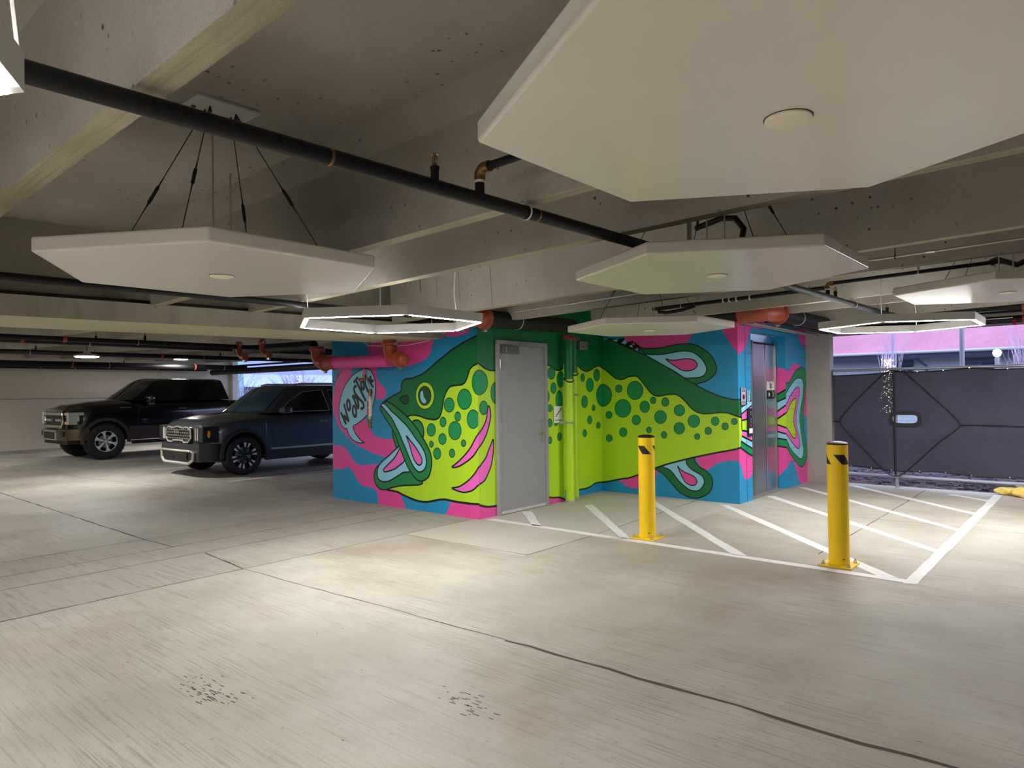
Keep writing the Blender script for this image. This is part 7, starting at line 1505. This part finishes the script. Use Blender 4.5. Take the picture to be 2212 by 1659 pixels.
for x in (-6.5, .38, 2.78, 7.5):
    b = MB(); b.box(x - .50, x + .50, 20.93, 20.99, .9, 2.48); w_ = b.build('window', mat('window_trim_blue', rgb(96, 108, 132), .6), parent=bd)
    for dx in (-.25, .25):
        for z0, z1 in ((1.95, 2.32), (1.05, 1.85)):
            b = MB(); b.box(x + dx - .20, x + dx + .20, 20.90, 20.94, z0, z1); b.build('pane', mat('pale_window_glass', rgb(60, 70, 110), .1, spec=.8), parent=w_)
# posts and lamps outside
b = MB(); b.cyl((3.78, 9.2, -.4), (3.78, 9.2, 3.6), .05, 14, r2=.035); tag(b.build('light_pole', M_fpipe, smooth='auto'), 'slim tapered metal pole standing outside behind the fence', 'pole')
t = thing('globe_lamp', (3.85, 14, -.4), 'street lamp with a glowing round globe beyond the fence', 'street lamp')
b = MB(); b.cyl((3.88, 14, -.4), (3.88, 14, 2.22), .05, 12); b.build('post', M_fpipe, parent=t, smooth='auto')
b = MB(); b.lathe((3.88, 14, 2.24), (0, 0, 1), [(.03, 0), (.07, .03), (.09, .09), (.075, .15), (.03, .18)], 18); b.build('globe', mat('glowing_globe', (1, .97, .85, 1), .4, emit=(1, .92, .7, 1), estr=9), parent=t, smooth=True)
def bare_tree(x, y, h, lab, seedv, spread=.5, n0=9, lights=0, m='violet_bark', trunk=.06, col=(118, 106, 146), z0=-.3, lit_c=(1, .86, .5, 1), lean=.22):
    random.seed(seedv); t = thing('bare_tree', (x, y, z0), lab, 'tree'); b = MB(); lb_ = MB()
    def grow(p, d, l, r, depth):
        q = p + d * l; mid = p + d * l * .5 + Vector((random.gauss(0, .03), random.gauss(0, .03), 0)) * l
        b.tube([p, mid, q], r, 5, radii=[r, r * .85, r * .65], cap=False)
        if depth == 0: return
        for k in range(random.choice((2, 3, 3))):
            nd = (d + Vector((random.gauss(0, spread), random.gauss(0, spread), random.gauss(.15, spread * .4)))).normalized(); grow(q if k else p + d * l * .7, nd, l * random.uniform(.6, .85), r * .6, depth - 1)
    for k in range(n0):
        a = 2 * pi * k / n0; grow(Vector((x + .1 * cos(a), y + .1 * sin(a), z0)), Vector((lean * cos(a), lean * sin(a), 1)).normalized(), h * .38, trunk / (1 + .2 * n0) * 1.6, 4)
    b.build('branches', mat(m + '_%d' % col[0], rgb(*col), .8), parent=t, recalc=False)
    if lights:
        for i in range(lights):
            zz = z0 + h * random.uniform(.35, .85); a = random.uniform(0, 6.3); r = random.gauss(0, .12) * h * .3
            lb_.lathe((x + r * cos(a), y + r * sin(a), zz), (0, 0, 1), [(.002, 0), (.014, .01), (.002, .024)], 5)
        o = lb_.build('string_lights', mat('fairy_bulb_%d' % seedv, lit_c, .5, emit=lit_c, estr=7), parent=t, recalc=False); o['kind'] = 'stuff'
bare_tree(1.65, 13.5, 3.0, 'bare upright tree wound with warm fairy lights beyond the fence', 21, .07, 4, 130, trunk=.014, col=(190, 184, 214), lean=.035)
bare_tree(4.55, 14.6, 3.0, 'bare violet tree beyond the globe lamp at the right edge', 22, .2, 6, 40, trunk=.02, col=(176, 160, 200), lean=.12)
bare_tree(5.9, 11.0, 3.0, 'second bare violet tree at the right edge behind the fence', 24, .2, 6, 40, trunk=.02, col=(176, 160, 200), lean=.12)

# ---- street seen through the far opening
t = thing('building', (-40, 22, 0), 'pale awning fronted building seen far behind the cars', 'building')
b = MB(); b.box(-46, -45, 4, 46, -.7, 6); b.build('wall', mat('lavender_wall', rgb(176, 184, 214), .8, noise=.1, scale=.7), parent=t)
b = MB()
b.face([(-43.6, 19, 2.2), (-43.6, 33, 2.2), (-45, 33, 3.2), (-45, 19, 3.2)]); b.build('awning', mat('pale_awning', rgb(196, 208, 226), .7), parent=t)
for y in (9.5, 13.0):
    b = MB(); b.box(-44.98, -44.9, y, y + 1.9, .6, 3.1); b.build('shop_window', mat('warm_shop_glass', rgb(210, 180, 130), .3, emit=(1, .75, .4, 1), estr=.5), parent=t)
b = MB(); b.box(-30.2, -30.0, 12.4, 13.1, .2, 3.4); tag(b.build('banner', mat('mint_banner', rgb(170, 226, 226), .7)), 'pale mint banner hanging in the street behind the pickup', 'banner')
t = thing('building', (-25, 22, 0), 'violet brick building with an arched doorway beyond the far opening', 'building')
b = MB(); b.box(-33, -27, 21.2, 22.0, -.7, 6); b.build('wall', concrete('violet_brick', rgb(150, 116, 150), rgb(120, 92, 126), streak=(4, 4, 14)), parent=t)
b = MB(); b.tube([Vector((-29.3 + .9 * cos(a), 21.15, 1.0 + .9 * sin(a))) for a in [pi * i / 12 for i in range(13)]], .07, 6); b.build('brick_arch', mat('arch_plum', rgb(96, 72, 112), .8), parent=t)
for i, (x, y, h, lab) in enumerate(((-27, 11.0, 3.2, 'leafless violet shrub tree left in the far street'), (-27.5, 15.0, 3.4, 'leafless spreading tree in the middle of the far street'), (-26.5, 19.0, 3.0, 'leafless spreading tree nearest the arch in the far street'))):
    bare_tree(x, y, h, lab, 31 + i, .5, 8, 40, trunk=.05, col=(168, 156, 190))
t = thing('parked_car', (-31, 12, 0), 'pale parked car far off in the street', 'car')
b = MB(); b.rings([[(-32, y, z) for y, z in ((10, .1), (10, .7), (10.7, .85), (11.3, 1.35), (12.8, 1.35), (13.5, .85), (14.2, .75), (14.2, .1))], [(-30.3, y, z) for y, z in ((10, .1), (10, .7), (10.7, .85), (11.3, 1.35), (12.8, 1.35), (13.5, .85), (14.2, .75), (14.2, .1))]]); b.build('body', mat('pale_blue_car', rgb(180, 206, 230), .3), parent=t, bevel=.05)
b = MB(); b.box(-30.31, -30.28, 11.2, 12.9, .9, 1.28); b.build('windows', M_blk, parent=t)
for y in (10.9, 13.3):
    b = MB(); b.lathe((-30.25, y, .2), (-1, 0, 0), [(.3, 0), (.3, .2)], 18); b.build('wheel', M_rub, parent=t)
for o in bpy.data.objects:
    if '_o' in o: del o['_o']
